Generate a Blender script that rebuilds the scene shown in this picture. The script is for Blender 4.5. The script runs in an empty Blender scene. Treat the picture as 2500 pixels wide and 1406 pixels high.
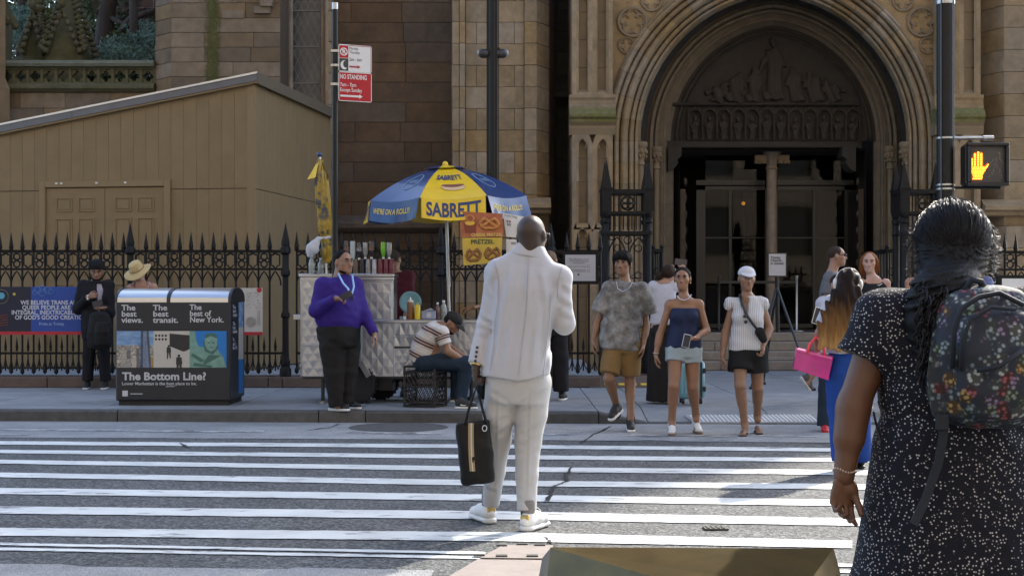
import bpy, bmesh, math, random
import numpy as np
from mathutils import Vector, Matrix, noise as mnoise
random.seed(7); np.random.seed(7)
SC = bpy.context.scene
COL = SC.collection
# ------------------------------------------------------------------ camera
F, CAMH, HY, CX = 3500.0, 1.35, 734.0, 1250.0      # focal length in photo pixels, camera height, horizon row, centre column
cam_d = bpy.data.cameras.new('camera'); cam = bpy.data.objects.new('camera', cam_d); COL.objects.link(cam)
cam.location = (0, 0, CAMH); cam.rotation_euler = (math.radians(90), 0, 0)
cam_d.sensor_width = 36.0; cam_d.lens = F / 2500.0 * 36.0; cam_d.shift_y = (HY - 703.0) / 2500.0
cam_d.clip_start = 0.1; cam_d.clip_end = 2000
SC.camera = cam
# ------------------------------------------------------------------ sky, sun, exposure
SUN_AZ = math.radians(34.6); SUN_EL = math.radians(36)
world = bpy.data.worlds.new('World'); SC.world = world; world.use_nodes = True
_nt = world.node_tree; _bg = _nt.nodes['Background']
_sky = _nt.nodes.new('ShaderNodeTexSky'); _sky.sky_type = 'NISHITA'; _sky.sun_disc = False
_sky.sun_elevation = SUN_EL; _sky.sun_rotation = SUN_AZ; _sky.air_density = 1.0; _sky.dust_density = 2.2; _sky.ozone_density = 1.6
_nt.links.new(_sky.outputs[0], _bg.inputs[0]); _bg.inputs[1].default_value = 0.15
sun_l = bpy.data.lights.new('sun', 'SUN'); sun_l.energy = 2.5; sun_l.angle = math.radians(1.2); sun_l.color = (1.0, 0.93, 0.82)
sun_o = bpy.data.objects.new('sun', sun_l); COL.objects.link(sun_o)
_sd = Vector((math.sin(SUN_AZ) * math.cos(SUN_EL), math.cos(SUN_AZ) * math.cos(SUN_EL), math.sin(SUN_EL)))
sun_o.rotation_euler = (-_sd).to_track_quat('-Z', 'Y').to_euler(); sun_o.location = (20, 20, 40)
vs = SC.view_settings; vs.view_transform = 'Standard'; vs.look = 'None'; vs.gamma = 1.0; vs.exposure = 1.85; vs.use_curve_mapping = False
SC.render.engine = 'CYCLES'
SC.cycles.max_bounces = 6; SC.cycles.diffuse_bounces = 3; SC.cycles.glossy_bounces = 3; SC.cycles.transmission_bounces = 5; SC.cycles.transparent_max_bounces = 8

# ------------------------------------------------------------------ helpers
def U(px, py, d):            # photo pixel at depth d -> world point
    return Vector(((px - CX) * d / F, d, CAMH - (py - HY) * d / F))
def G(px, py, z=0.0):        # photo pixel on the horizontal plane z -> world point
    d = F * (CAMH - z) / (py - HY)
    return Vector(((px - CX) * d / F, d, z))
def lerp(a, b, t): return a + (b - a) * t
WM = {}                      # world matrix of each object that may become a parent
def wm(o): return WM.get(o.name, Matrix.Identity(4)) if o else Matrix.Identity(4)
def thing(name, label, cat, loc=(0, 0, 0), rz=0.0, group=None):
    o = bpy.data.objects.new(name, None); COL.objects.link(o)
    o.empty_display_size = 0.1; o.location = loc; o.rotation_euler = (0, 0, rz)
    WM[o.name] = Matrix.Translation(Vector(loc)) @ Matrix.Rotation(rz, 4, 'Z')
    return tag(o, label, cat, group)
def tag(o, label=None, cat=None, group=None, kind=None):
    if label: o['label'] = label
    if cat: o['category'] = cat
    if group: o['group'] = group
    if kind: o['kind'] = kind
    return o
def link(name, me, parent=None, mat=None, local=False):
    """link mesh data (world coordinates unless local) as one object under parent"""
    o = bpy.data.objects.new(name, me); COL.objects.link(o)
    if mat is not None:
        me.materials.clear(); me.materials.append(mat)
    if parent is not None:
        o.parent = parent
        if not local:
            inv = wm(parent).inverted()
            if inv != Matrix.Identity(4): me.transform(inv)
        WM[o.name] = wm(parent).copy()
    return o
def inst(name, me, parent, loc, rz=0.0, scale=None):
    """another object on shared mesh data, placed in world coordinates under parent"""
    o = bpy.data.objects.new(name, me); COL.objects.link(o)
    m = Matrix.Translation(Vector(loc)) @ Matrix.Rotation(rz, 4, 'Z')
    if parent is not None:
        o.parent = parent; m = wm(parent).inverted() @ m
    if scale: m = m @ Matrix.Diagonal((*scale, 1))
    o.matrix_basis = m
    return o
def copy_tree(o, parent=None):
    c = o.copy(); COL.objects.link(c)
    if parent is not None: c.parent = parent
    WM[c.name] = wm(o).copy()
    for ch in [x for x in bpy.data.objects if x.parent == o]: copy_tree(ch, c)
    return c

class MB:
    """collects geometry in world coordinates"""
    def __init__(s): s.v = []; s.f = []; s.sm = False
    def add(s, vs, fs):
        n = len(s.v); s.v += [tuple(v) for v in vs]; s.f += [tuple(i + n for i in f) for f in fs]; return s
    def box(s, x0, x1, y0, y1, z0, z1):
        return s.add([(x0,y0,z0),(x1,y0,z0),(x1,y1,z0),(x0,y1,z0),(x0,y0,z1),(x1,y0,z1),(x1,y1,z1),(x0,y1,z1)],
                     [(0,3,2,1),(4,5,6,7),(0,1,5,4),(1,2,6,5),(2,3,7,6),(3,0,4,7)])
    def cbox(s, c, e, c_=0.01, R=None):
        """bevelled box: centre, half extents, chamfer, rotation"""
        ex, ey, ez = e; c_ = min(c_, .45*ex, .45*ey, .45*ez); pts = []; idx = {}
        for sx in (-1,1):
            for sy in (-1,1):
                for sz in (-1,1):
                    for ax in range(3):
                        p = [sx*(ex-c_), sy*(ey-c_), sz*(ez-c_)]; p[ax] = (sx*ex, sy*ey, sz*ez)[ax]
                        idx[(sx,sy,sz,ax)] = len(pts); pts.append(Vector(p))
        fs = []
        for ax in range(3):
            o1, o2 = [a for a in range(3) if a != ax]
            for sg in (-1,1):
                def k(a,b):
                    t=[0,0,0]; t[ax]=sg; t[o1]=a; t[o2]=b; return idx[(*t,ax)]
                q = (k(-1,-1),k(1,-1),k(1,1),k(-1,1)); fs.append(q if (sg>0) == (ax!=1) else q[::-1])
                for b in (-1,1):   # edge bevel between ax and o1 (once)
                    pass
        for a1,a2 in ((0,1),(0,2),(1,2)):
            a3 = 3-a1-a2
            for s1 in (-1,1):
                for s2 in (-1,1):
                    def k(sg,ax):
                        t=[0,0,0]; t[a1]=s1; t[a2]=s2; t[a3]=sg; return idx[(*t,ax)]
                    fs.append((k(-1,a1),k(1,a1),k(1,a2),k(-1,a2)))
        for sx in (-1,1):
            for sy in (-1,1):
                for sz in (-1,1): fs.append(tuple(idx[(sx,sy,sz,a)] for a in range(3)))
        c = Vector(c)
        if R is not None: pts = [R @ p for p in pts]
        return s.add([c+p for p in pts], fs)
    def hexa(s, p):          # 8 points: bottom loop 4, top loop 4
        return s.add(p, [(0,3,2,1),(4,5,6,7),(0,1,5,4),(1,2,6,5),(2,3,7,6),(3,0,4,7)])
    def quad(s, a, b, c, d): return s.add([a,b,c,d], [(0,1,2,3)])
    def prism(s, poly, vec):
        n = len(poly); vec = Vector(vec); a = [Vector(p) for p in poly]
        return s.add(a + [p+vec for p in a], [tuple(range(n))[::-1], tuple(range(n,2*n))] + [(i,(i+1)%n,n+(i+1)%n,n+i) for i in range(n)])
    def tube(s, pts, r, n=8, cap=True, flat=None):
        pts = [Vector(p) for p in pts]; m = len(pts)
        rr = r if isinstance(r,(list,tuple)) else [r]*m
        vs = []; prev = None
        for i,p in enumerate(pts):
            t = (pts[min(i+1,m-1)]-pts[max(i-1,0)]).normalized()
            if prev is None:
                a = t.orthogonal().normalized()
            else:
                a = (prev - t*prev.dot(t)); a = a.normalized() if a.length>1e-6 else t.orthogonal().normalized()
            prev = a; b = t.cross(a)
            for j in range(n):
                th = 2*math.pi*j/n; vs.append(p + (a*math.cos(th)+b*math.sin(th))*rr[i])
        fs = [(i*n+j, i*n+(j+1)%n, (i+1)*n+(j+1)%n, (i+1)*n+j) for i in range(m-1) for j in range(n)]
        if cap: fs += [tuple(range(n))[::-1], tuple(range((m-1)*n, m*n))]
        return s.add(vs, fs)
    def lathe(s, prof, c=(0,0,0), n=16, axis='z', sy=1.0):
        c = Vector(c); vs = []
        for r,z in prof:
            for j in range(n):
                th = 2*math.pi*j/n; x,y = r*math.cos(th), r*math.sin(th)*sy
                vs.append(c + (Vector((x,y,z)) if axis=='z' else Vector((x,z,y)) if axis=='y' else Vector((z,x,y))))
        m = len(prof)
        fs = [(i*n+j, i*n+(j+1)%n, (i+1)*n+(j+1)%n, (i+1)*n+j) for i in range(m-1) for j in range(n)]
        fs += [tuple(range(n))[::-1], tuple(range((m-1)*n, m*n))]
        return s.add(vs, fs)
    def ball(s, c, r, n=12, m=8, R=None):
        c = Vector(c); r = r if isinstance(r,(tuple,list)) else (r,r,r); vs=[]
        for i in range(m+1):
            ph = math.pi*i/m
            for j in range(n):
                th = 2*math.pi*j/n; p = Vector((r[0]*math.sin(ph)*math.cos(th), r[1]*math.sin(ph)*math.sin(th), -r[2]*math.cos(ph)))
                vs.append(c + (R @ p if R else p))
        return s.add(vs, [(i*n+j, i*n+(j+1)%n, (i+1)*n+(j+1)%n, (i+1)*n+j) for i in range(m) for j in range(n)])
    def grid(s, fn, nu, nv):
        vs = [fn(i/nu, j/nv) for j in range(nv+1) for i in range(nu+1)]
        return s.add(vs, [(j*(nu+1)+i, j*(nu+1)+i+1, (j+1)*(nu+1)+i+1, (j+1)*(nu+1)+i) for j in range(nv) for i in range(nu)])
    def xform(s, M_):
        s.v = [tuple(M_ @ Vector(v)) for v in s.v]; return s
    def mesh(s, name, smooth=False, angle=None):
        me = bpy.data.meshes.new(name); me.from_pydata(s.v, [], s.f)
        bm = bmesh.new(); bm.from_mesh(me)
        bmesh.ops.remove_doubles(bm, verts=bm.verts, dist=1e-5)
        bmesh.ops.recalc_face_normals(bm, faces=bm.faces)
        if smooth or angle:
            lim = math.radians(angle or 180)
            for f in bm.faces: f.smooth = True
            for e in bm.edges:
                if len(e.link_faces)==2 and e.calc_face_angle(0) > lim: e.smooth = False
        bm.to_mesh(me); bm.free(); return me
    def build(s, name, mat, parent=None, smooth=False, angle=None):
        return link(name, s.mesh(name, smooth, angle), parent, mat)

# ------------------------------------------------------------------ materials
MATS = {}
def mat(name, col, rough=0.6, metal=0.0, var=0.0, scale=8.0, bump=0.0, bscale=60.0, rand=0.0, col2=None, cs=3.0, cw=0.15,
        spec=0.5, stretch=(1,1,1), sheen=0.0, coat=0.0, bdist=0.01, warm=0.0, cpos=0.5, bdet=4.0):
    """principled material: base colour with noise variation, an optional second colour in patches, per-object random value, bump"""
    if name in MATS: return MATS[name]
    m = bpy.data.materials.new(name); m.use_nodes = True; nt = m.node_tree; N = nt.nodes; L = nt.links
    b = N['Principled BSDF']; b.inputs['Roughness'].default_value = rough; b.inputs['Metallic'].default_value = metal
    b.inputs['Specular IOR Level'].default_value = spec
    if sheen: b.inputs['Sheen Weight'].default_value = sheen
    if coat: b.inputs['Coat Weight'].default_value = coat
    tc = N.new('ShaderNodeTexCoord'); mp = N.new('ShaderNodeMapping'); mp.inputs['Scale'].default_value = stretch
    L.new(tc.outputs['Object'], mp.inputs[0]); vec = mp.outputs[0]
    if rand:      # shift the pattern of each object
        oi = N.new('ShaderNodeObjectInfo'); ad = N.new('ShaderNodeVectorMath'); ad.operation = 'ADD'
        ml = N.new('ShaderNodeMath'); ml.operation = 'MULTIPLY'; ml.inputs[1].default_value = 37.0
        L.new(oi.outputs['Random'], ml.inputs[0]); L.new(vec, ad.inputs[0]); L.new(ml.outputs[0], ad.inputs[1]); vec = ad.outputs[0]
    rgb = N.new('ShaderNodeRGB'); rgb.outputs[0].default_value = (*col, 1); out = rgb.outputs[0]
    def noise(sc, det=6.0):
        n = N.new('ShaderNodeTexNoise'); n.inputs['Scale'].default_value = sc; n.inputs['Detail'].default_value = det; n.inputs['Roughness'].default_value = .65
        L.new(vec, n.inputs['Vector']); return n.outputs[0]
    if col2 is not None:
        rp = N.new('ShaderNodeMapRange'); rp.inputs[1].default_value = cpos-cw; rp.inputs[2].default_value = cpos+cw
        L.new(noise(cs), rp.inputs[0]); mx = N.new('ShaderNodeMix'); mx.data_type = 'RGBA'
        L.new(rp.outputs[0], mx.inputs[0]); L.new(out, mx.inputs[6]); mx.inputs[7].default_value = (*col2, 1); out = mx.outputs[2]
    if var or rand:
        hsv = N.new('ShaderNodeHueSaturation'); L.new(out, hsv.inputs['Color'])
        val = None
        if var:
            r = N.new('ShaderNodeMapRange'); r.inputs[1].default_value = .25; r.inputs[2].default_value = .75
            r.inputs[3].default_value = 1-var; r.inputs[4].default_value = 1+var; L.new(noise(scale), r.inputs[0]); val = r.outputs[0]
        if rand:
            r2 = N.new('ShaderNodeMapRange'); r2.inputs[3].default_value = 1-rand; r2.inputs[4].default_value = 1+rand
            L.new(oi.outputs['Random'], r2.inputs[0])
            if val:
                mm = N.new('ShaderNodeMath'); mm.operation = 'MULTIPLY'; L.new(val, mm.inputs[0]); L.new(r2.outputs[0], mm.inputs[1]); val = mm.outputs[0]
            else: val = r2.outputs[0]
            if warm:
                fr = N.new('ShaderNodeMath'); fr.operation='MULTIPLY'; fr.inputs[1].default_value=13.7; L.new(oi.outputs['Random'], fr.inputs[0])
                fc = N.new('ShaderNodeMath'); fc.operation='FRACT'; L.new(fr.outputs[0], fc.inputs[0])
                r3 = N.new('ShaderNodeMapRange'); r3.inputs[3].default_value = 1-warm; r3.inputs[4].default_value = 1+warm
                L.new(fc.outputs[0], r3.inputs[0]); L.new(r3.outputs[0], hsv.inputs['Saturation'])
        L.new(val, hsv.inputs['Value']); out = hsv.outputs[0]
    L.new(out, b.inputs['Base Color'])
    if bump:
        bp = N.new('ShaderNodeBump'); bp.inputs['Strength'].default_value = bump; bp.inputs['Distance'].default_value = bdist
        L.new(noise(bscale, bdet), bp.inputs['Height']); L.new(bp.outputs[0], b.inputs['Normal'])
    MATS[name] = m; return m
def emat(name, col, strength):
    if name in MATS: return MATS[name]
    m = bpy.data.materials.new(name); m.use_nodes = True; nt = m.node_tree
    b = nt.nodes['Principled BSDF']; b.inputs['Base Color'].default_value = (*col,1); b.inputs['Emission Color'].default_value = (*col,1); b.inputs['Emission Strength'].default_value = strength
    MATS[name] = m; return m
def glassmat(name, col=(1,1,1), rough=0.02, trans=1.0):
    if name in MATS: return MATS[name]
    m = bpy.data.materials.new(name); m.use_nodes = True; b = m.node_tree.nodes['Principled BSDF']
    b.inputs['Base Color'].default_value = (*col,1); b.inputs['Roughness'].default_value = rough; b.inputs['Transmission Weight'].default_value = trans; b.inputs['IOR'].default_value = 1.33
    MATS[name] = m; return m

# ------------------------------------------------------------------ lettering
def text_mesh(body, bold=0.0, space=1.0, line=1.0, align='LEFT'):
    cu = bpy.data.curves.new('t', 'FONT'); cu.body = body; cu.size = 1.0; cu.offset = bold; cu.space_character = space; cu.space_line = line; cu.align_x = align
    cu.resolution_u = 3
    o = bpy.data.objects.new('t', cu); COL.objects.link(o)
    dg = bpy.context.evaluated_depsgraph_get(); ev = o.evaluated_get(dg)
    me = ev.to_mesh(); vs = [tuple(v.co) for v in me.vertices]; fs = [tuple(p.vertices) for p in me.polygons]; ev.to_mesh_clear()
    bpy.data.objects.remove(o); bpy.data.curves.remove(cu)
    return vs, fs
def letters(body, org, right, up, w, h, mt, parent, bold=0.0, name='lettering', fn=None, line=1.0, align='LEFT', shear=0.0, lift=0.0):
    """flat lettering fitted to the w x h rectangle whose lower left corner is org (or mapped by fn(u,v), u,v in 0..1)"""
    vs, fs = TEXTS[(body, bold, line, align)]
    xs = [v[0] for v in vs]; ys = [v[1] for v in vs]; x0,x1,y0,y1 = min(xs),max(xs),min(ys),max(ys)
    P = []
    for x,y,_ in vs:
        u = (x-x0)/(x1-x0); v = (y-y0)/(y1-y0)
        if fn: P.append(fn(u,v))
        else: P.append(Vector(org) + Vector(right)*(u*w + shear*v*h) + Vector(up)*(v*h))
    me = bpy.data.meshes.new(name); me.from_pydata([tuple(p) for p in P], [], fs)
    return link(name, me, parent, mt)
TEXTS = {}
def need_text(*specs):
    for sp in specs:
        body, bold, line, align = (list(sp) + [0.0,1.0,'LEFT'][len(sp)-1:])[:4]
        if (body,bold,line,align) not in TEXTS: TEXTS[(body,bold,line,align)] = text_mesh(body,bold,1.0,line,align)
# ================================================================== MATERIALS OF THE SETTING
def asphalt_mat(name, base, speck, scale=55.0):
    m = bpy.data.materials.new(name); m.use_nodes = True; nt = m.node_tree; N = nt.nodes; L = nt.links; b = N['Principled BSDF']
    b.inputs['Roughness'].default_value = .82; b.inputs['Specular IOR Level'].default_value = .35
    tc = N.new('ShaderNodeTexCoord')
    v = N.new('ShaderNodeTexVoronoi'); v.inputs['Scale'].default_value = scale; L.new(tc.outputs['Object'], v.inputs[0])
    n = N.new('ShaderNodeTexNoise'); n.inputs['Scale'].default_value = 1.1; n.inputs['Detail'].default_value = 8; n.inputs['Roughness'].default_value=.7; L.new(tc.outputs['Object'], n.inputs[0])
    n2 = N.new('ShaderNodeTexNoise'); n2.inputs['Scale'].default_value = 140; n2.inputs['Detail'].default_value = 3; L.new(tc.outputs['Object'], n2.inputs[0])
    sep = N.new('ShaderNodeSeparateColor'); L.new(v.outputs['Color'], sep.inputs[0])
    r1 = N.new('ShaderNodeMapRange'); r1.inputs[1].default_value=.3; r1.inputs[2].default_value=.95; L.new(sep.outputs[0], r1.inputs[0])
    mx = N.new('ShaderNodeMix'); mx.data_type='RGBA'; L.new(r1.outputs[0], mx.inputs[0]); mx.inputs[6].default_value=(*base,1); mx.inputs[7].default_value=(*speck,1)
    r2 = N.new('ShaderNodeMapRange'); r2.inputs[1].default_value=.3; r2.inputs[2].default_value=.7; r2.inputs[3].default_value=.72; r2.inputs[4].default_value=1.28; L.new(n.outputs[0], r2.inputs[0])
    hs = N.new('ShaderNodeHueSaturation'); L.new(mx.outputs[2], hs.inputs['Color']); L.new(r2.outputs[0], hs.inputs['Value']); L.new(hs.outputs[0], b.inputs['Base Color'])
    ad = N.new('ShaderNodeMath'); ad.operation='ADD'; L.new(n2.outputs[0], ad.inputs[0]); L.new(v.outputs['Distance'], ad.inputs[1])
    bp = N.new('ShaderNodeBump'); bp.inputs['Strength'].default_value=.7; bp.inputs['Distance'].default_value=.012; L.new(ad.outputs[0], bp.inputs['Height']); L.new(bp.outputs[0], b.inputs['Normal'])
    return m
M_asph = asphalt_mat('asphalt', (.057,.060,.060), (.172,.176,.172))
M_lane = asphalt_mat('gutter_concrete', (.27,.275,.275), (.36,.365,.365), 90)
M_conc = mat('sidewalk_concrete', (.235,.245,.25), .85, var=.22, scale=3.0, bump=.25, bscale=180, rand=.07)
M_conc_pink = mat('ramp_concrete', (.24,.205,.18), .9, var=.15, scale=6.0, bump=.3, bscale=200, rand=.06)
M_kerb = mat('kerb_granite', (.075,.072,.068), .7, var=.35, scale=9.0, bump=.3, bscale=120, rand=.15)
M_joint = mat('joint_dirt', (.03,.03,.03), .95)
M_tar = mat('tar', (.018,.018,.02), .6, var=.2)
def paint_mat(name, col, wear=.42, sc=5.0):
    m = bpy.data.materials.new(name); m.use_nodes = True; nt = m.node_tree; N = nt.nodes; L = nt.links; b = N['Principled BSDF']
    b.inputs['Roughness'].default_value=.6
    tc = N.new('ShaderNodeTexCoord'); mp = N.new('ShaderNodeMapping'); mp.inputs['Scale'].default_value=(.45,1.6,1); L.new(tc.outputs['Object'], mp.inputs[0])
    n = N.new('ShaderNodeTexNoise'); n.inputs['Scale'].default_value=sc; n.inputs['Detail'].default_value=10; n.inputs['Roughness'].default_value=.75; L.new(mp.outputs[0], n.inputs[0])
    r = N.new('ShaderNodeMapRange'); r.inputs[1].default_value=wear-.05; r.inputs[2].default_value=wear; L.new(n.outputs[0], r.inputs[0])
    n3 = N.new('ShaderNodeTexNoise'); n3.inputs['Scale'].default_value=2.2; n3.inputs['Detail'].default_value=6; L.new(tc.outputs['Object'], n3.inputs[0])
    r3 = N.new('ShaderNodeMapRange'); r3.inputs[1].default_value=.3; r3.inputs[2].default_value=.7; r3.inputs[3].default_value=.80; r3.inputs[4].default_value=1.05; L.new(n3.outputs[0], r3.inputs[0])
    mx = N.new('ShaderNodeMix'); mx.data_type='RGBA'; L.new(r.outputs[0], mx.inputs[0]); mx.inputs[6].default_value=(.13,.13,.135,1); mx.inputs[7].default_value=(*col,1)
    hs = N.new('ShaderNodeHueSaturation'); L.new(mx.outputs[2], hs.inputs['Color']); L.new(r3.outputs[0], hs.inputs['Value']); L.new(hs.outputs[0], b.inputs['Base Color'])
    v = N.new('ShaderNodeTexNoise'); v.inputs['Scale'].default_value=120; L.new(tc.outputs['Object'], v.inputs[0])
    bp = N.new('ShaderNodeBump'); bp.inputs['Strength'].default_value=.4; bp.inputs['Distance'].default_value=.01; L.new(v.outputs[0], bp.inputs['Height']); L.new(bp.outputs[0], b.inputs['Normal'])
    return m
M_paint = paint_mat('white_road_paint', (.68,.70,.67), .435)
M_worn = paint_mat('worn_road_paint', (.55,.55,.54), .52, 9.0)

# ================================================================== GROUND, ROAD, SIDEWALK
g = MB(); g.quad((-400,-300,-.03),(400,-300,-.03),(400,700,-.03),(-400,700,-.03)); tag(g.build('ground', M_conc), kind='structure')
KZ = .13
def kerb_y(x): return 16.05 - .052*(min(max(x,-9),3.5)+5.74)
road = MB(); road.quad((-90,-30,0),(90,-30,0),(90,15.9,0),(-90,16.6,0)); road = tag(road.build('road', M_asph), kind='structure')
def ribbon(pts_top, pts_bot, z, name, m, parent, jag=0.0, n=24):
    """painted strip between two rows of photo points on the ground"""
    def at(pts, x):
        for (xa,ya),(xb,yb) in zip(pts[:-1], pts[1:]):
            if x <= xb: return ya + (yb-ya)*(x-xa)/(xb-xa)
        (xa,ya),(xb,yb) = pts[-2:]; return ya + (yb-ya)*(x-xa)/(xb-xa)
    x0, x1 = pts_top[0][0], pts_top[-1][0]; vs = []; fs = []
    for i in range(n+1):
        x = x0 + (x1-x0)*i/n
        a = G(x, at(pts_top,x), z); b_ = G(x, at(pts_bot,x), z)
        a.y += random.uniform(-jag,jag); b_.y += random.uniform(-jag,jag); vs += [b_, a]
    for i in range(n): fs.append((2*i,2*i+2,2*i+3,2*i+1))
    m_ = MB(); m_.add(vs, fs); return m_.build(name, m, parent)
# lighter concrete gutter lane beside the far kerb, lighter worn patch at the near edge
ribbon([(-1300,1056),(0,1067),(1250,1073),(2700,1085)], [(-1300,1090),(0,1067+.5),(1250,1073.5),(2700,1086)], .003, 'lane_edge', M_tar, road, .03, 60)
lane = MB(); pl = [G(-1300,1056,.004), G(0,1067,.004), G(1250,1073,.004), G(2700,1086,.004)]
lane.add([*pl, Vector((pl[3].x,16.2,.004)), Vector((pl[0].x,16.9,.004))], [(0,1,2,3,4,5)]); lane.build('gutter_lane', M_lane, road)
TOPL=[1076,1097,1121.5,1152.5,1190,1235,1287.5]; TOPM=[1084.8,1110,1138.8,1172,1206.4,1247.2,1298]; TOPR=[1094,1118,1147,1181,1220,1265,1320]
THL=[8.5,8.5,9.5,11.5,15,17.5,18.5]; THM=[9,10,11.5,13.5,15.5,19.5,22]; THR=[8.5,9.5,12,13,15,18,17.5]
ENDX=[2700,2700,2650,2600,2560,2105,2080]
for a,b_,c_,ta,tb,tc_,ex in zip(TOPL,TOPM,TOPR,THL,THM,THR,ENDX):
    top=[(-900,a-(b_-a)*.7),(0,a),(1230,b_),(2120,c_),(ex,c_+(ex-2120)*(c_-b_)/890)]
    bot=[(-900,a+ta-(b_-a)*.7-.8),(0,a+ta),(1230,b_+tb),(2120,c_+tc_),(ex,c_+tc_+(ex-2120)*(c_-b_)/890)]
    if ex < 2120: top=top[:3]+[(ex,top[2][1]+(c_-b_)*(ex-1230)/890)]; bot=bot[:3]+[(ex,bot[2][1]+(c_+tc_-b_-tb)*(ex-1230)/890)]
    ribbon(top, bot, .006, 'painted_stripe', M_paint, road, .007, 90)
for y0,y1,t in ((1323.5,1346,6),(1335.5,1357,6.5)):
    ribbon([(-900,y0-15),(0,y0),(1185,y1)], [(-900,y0-15+t),(0,y0+t),(1185,y1+t)], .006, 'painted_line', M_paint, road, .006, 60)
for y0,t,x0,x1 in ((1374,7,1960,2400),(1389,7,1960,2400)):
    ribbon([(x0,y0),(x1,y0+5)], [(x0,y0+t),(x1,y0+t+5)], .006, 'painted_line', M_paint, road, .004, 16)
for x0,x1,y,t in ((5,330,1046,3.5),(330,645,1049,4),(850,1080,1054,3),(0,70,1058,2),(1230,1390,1057,3),(1520,1800,1060,3),(1850,2000,1061,3),(1560,1640,1071,2),(1740,1820,1072,2.5),(2250,2500,1066,3)):
    ribbon([(x0,y),(x1,y+2)], [(x0,y+t),(x1,y+2+t)], .008, 'worn_dash', M_worn, road, .01, 12)
# manhole cover, small utility lid, cracks, tar seams
mh = G(973,1044); m_ = MB(); m_.lathe([(.53,.004),(.52,.009),(.46,.009),(.455,.005),(.445,.005),(.44,.009),(.25,.009),(.245,.006),(.235,.006),(.23,.009),(.001,.009)], (mh.x,mh.y,.002), 32)
tag(m_.build('manhole_cover', mat('cast_iron',(.075,.076,.076),.8,var=.35,scale=14,bump=.6,bscale=45)), 'round dark iron manhole cover in road near far kerb', 'manhole cover')
c0 = G(1747,1291); m_ = MB(); m_.box(c0.x-.07,c0.x+.07,c0.y-.06,c0.y+.06,.002,.012)
for i in range(4): m_.box(c0.x-.055+i*.03,c0.x-.04+i*.03,c0.y-.045,c0.y+.045,.012,.016)
tag(m_.build('utility_lid', mat('utility_iron',(.06,.06,.055),.6,.4,var=.4,scale=40)), 'small square metal utility lid set in asphalt between stripes', 'utility lid')
def crack(pts, w, name='crack'):
    m_ = MB(); P = []
    for (xa,ya),(xb,yb) in zip(pts[:-1], pts[1:]):
        for k in range(6): P.append((lerp(xa,xb,k/6)+random.uniform(-3,3), lerp(ya,yb,k/6)+random.uniform(-.8,.8)))
    P.append(pts[-1]); vs=[]
    for i,(x,y) in enumerate(P):
        p = G(x,y,.0085); q = G(*P[min(i+1,len(P)-1)],.0085) - G(*P[max(i-1,0)],.0085); nrm = Vector((-q.y,q.x,0)).normalized()
        ww = w*random.uniform(.3,1.2); vs += [p-nrm*ww, p+nrm*ww]
    m_.add(vs, [(2*i,2*i+1,2*i+3,2*i+2) for i in range(len(P)-1)]); return m_.build(name, M_tar, road)
crack([(1395,1140),(1380,1160),(1385,1172),(1368,1180),(1352,1186),(1345,1205),(1335,1222)], .018)
crack([(750,1049),(800,1043),(830,1034)], .015); crack([(1412,1081),(1470,1050),(1490,1040)], .014)
crack([(1330,1310),(1350,1325),(1360,1345)], .012); crack([(440,1080),(460,1092)], .02)
near = MB(); pts=[(-700,1370),(150,1376),(205,1382),(700,1388),(720,1384),(1060,1391),(1010,1500),(-1200,1500)]
near.add([G(x,y,.009) for x,y in pts], [tuple(range(len(pts)))]); near.build('near_gutter', M_lane, road)
crack([(155,1402),(205,1381),(380,1383)], .012,'tar_seam'); crack([(690,1404),(720,1387)], .012,'tar_seam'); crack([(0,1399),(155,1401),(690,1403)], .006,'tar_seam')
# pale ramp slabs in the near right corner
def slab_px(pts, z, m, parent, name, t=.01):
    m_ = MB(); m_.prism([G(x,y,z) for x,y in pts], (0,0,t)); return m_.build(name, m, parent)
for pts in ([(1228,1331),(1350,1331),(1346,1364),(1172,1362)],[(1166,1366),(1345,1368),(1338,1402),(1332,1440),(1040,1440)],[(2090,1352),(2150,1335),(2600,1335),(2600,1366),(2085,1370)]):
    slab_px(pts, .010, M_conc_pink, road, 'ramp_slab', .004)
for x,y in ((1225,1331),(1275,1328),(1318,1330),(1170,1355),(1225,1357),(1300,1357)):
    c0=G(x,y,.014); m_=MB(); m_.cbox((c0.x,c0.y,.017),(.03,.022,.004),.002); m_.build('bolt_plate', mat('utility_iron',(.06,.06,.055)), road)
# kerb stones
xs=[-9.2,-7.6,-6.1,-4.4,-2.14,-1.62,.1,.95,1.5,2.9,4.3,5.5,6.1,7.8,9.4]
def kz(x): return KZ if x<=.95 or x>=6.1 else (.015 if 1.5<=x<=5.5 else lerp(KZ,.015,(x-.95)/.55) if x<1.5 else lerp(.015,KZ,(x-5.5)/.6))
kerb = thing('kerb','kerb','kerb'); del kerb['label']; del kerb['category']; tag(kerb, kind='structure')
for a,b_ in zip(xs[:-1],xs[1:]):
    a+=.006; b_-=.006; m_=MB(); ya,yb=kerb_y(a),kerb_y(b_); za,zb=kz(a),kz(b_); c_=.02
    m_.add([(a,ya+.004,-.02),(a,ya,za-c_),(a,ya+c_,za),(a,ya+.18,za),(a,ya+.18,-.02),(b_,yb+.004,-.02),(b_,yb,zb-c_),(b_,yb+c_,zb),(b_,yb+.18,zb),(b_,yb+.18,-.02)],
           [(0,1,2,3,4),(9,8,7,6,5),(0,5,6,1),(1,6,7,2),(2,7,8,3),(3,8,9,4),(4,9,5,0)])
    m_.build('kerb_stone', M_kerb, kerb)
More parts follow.
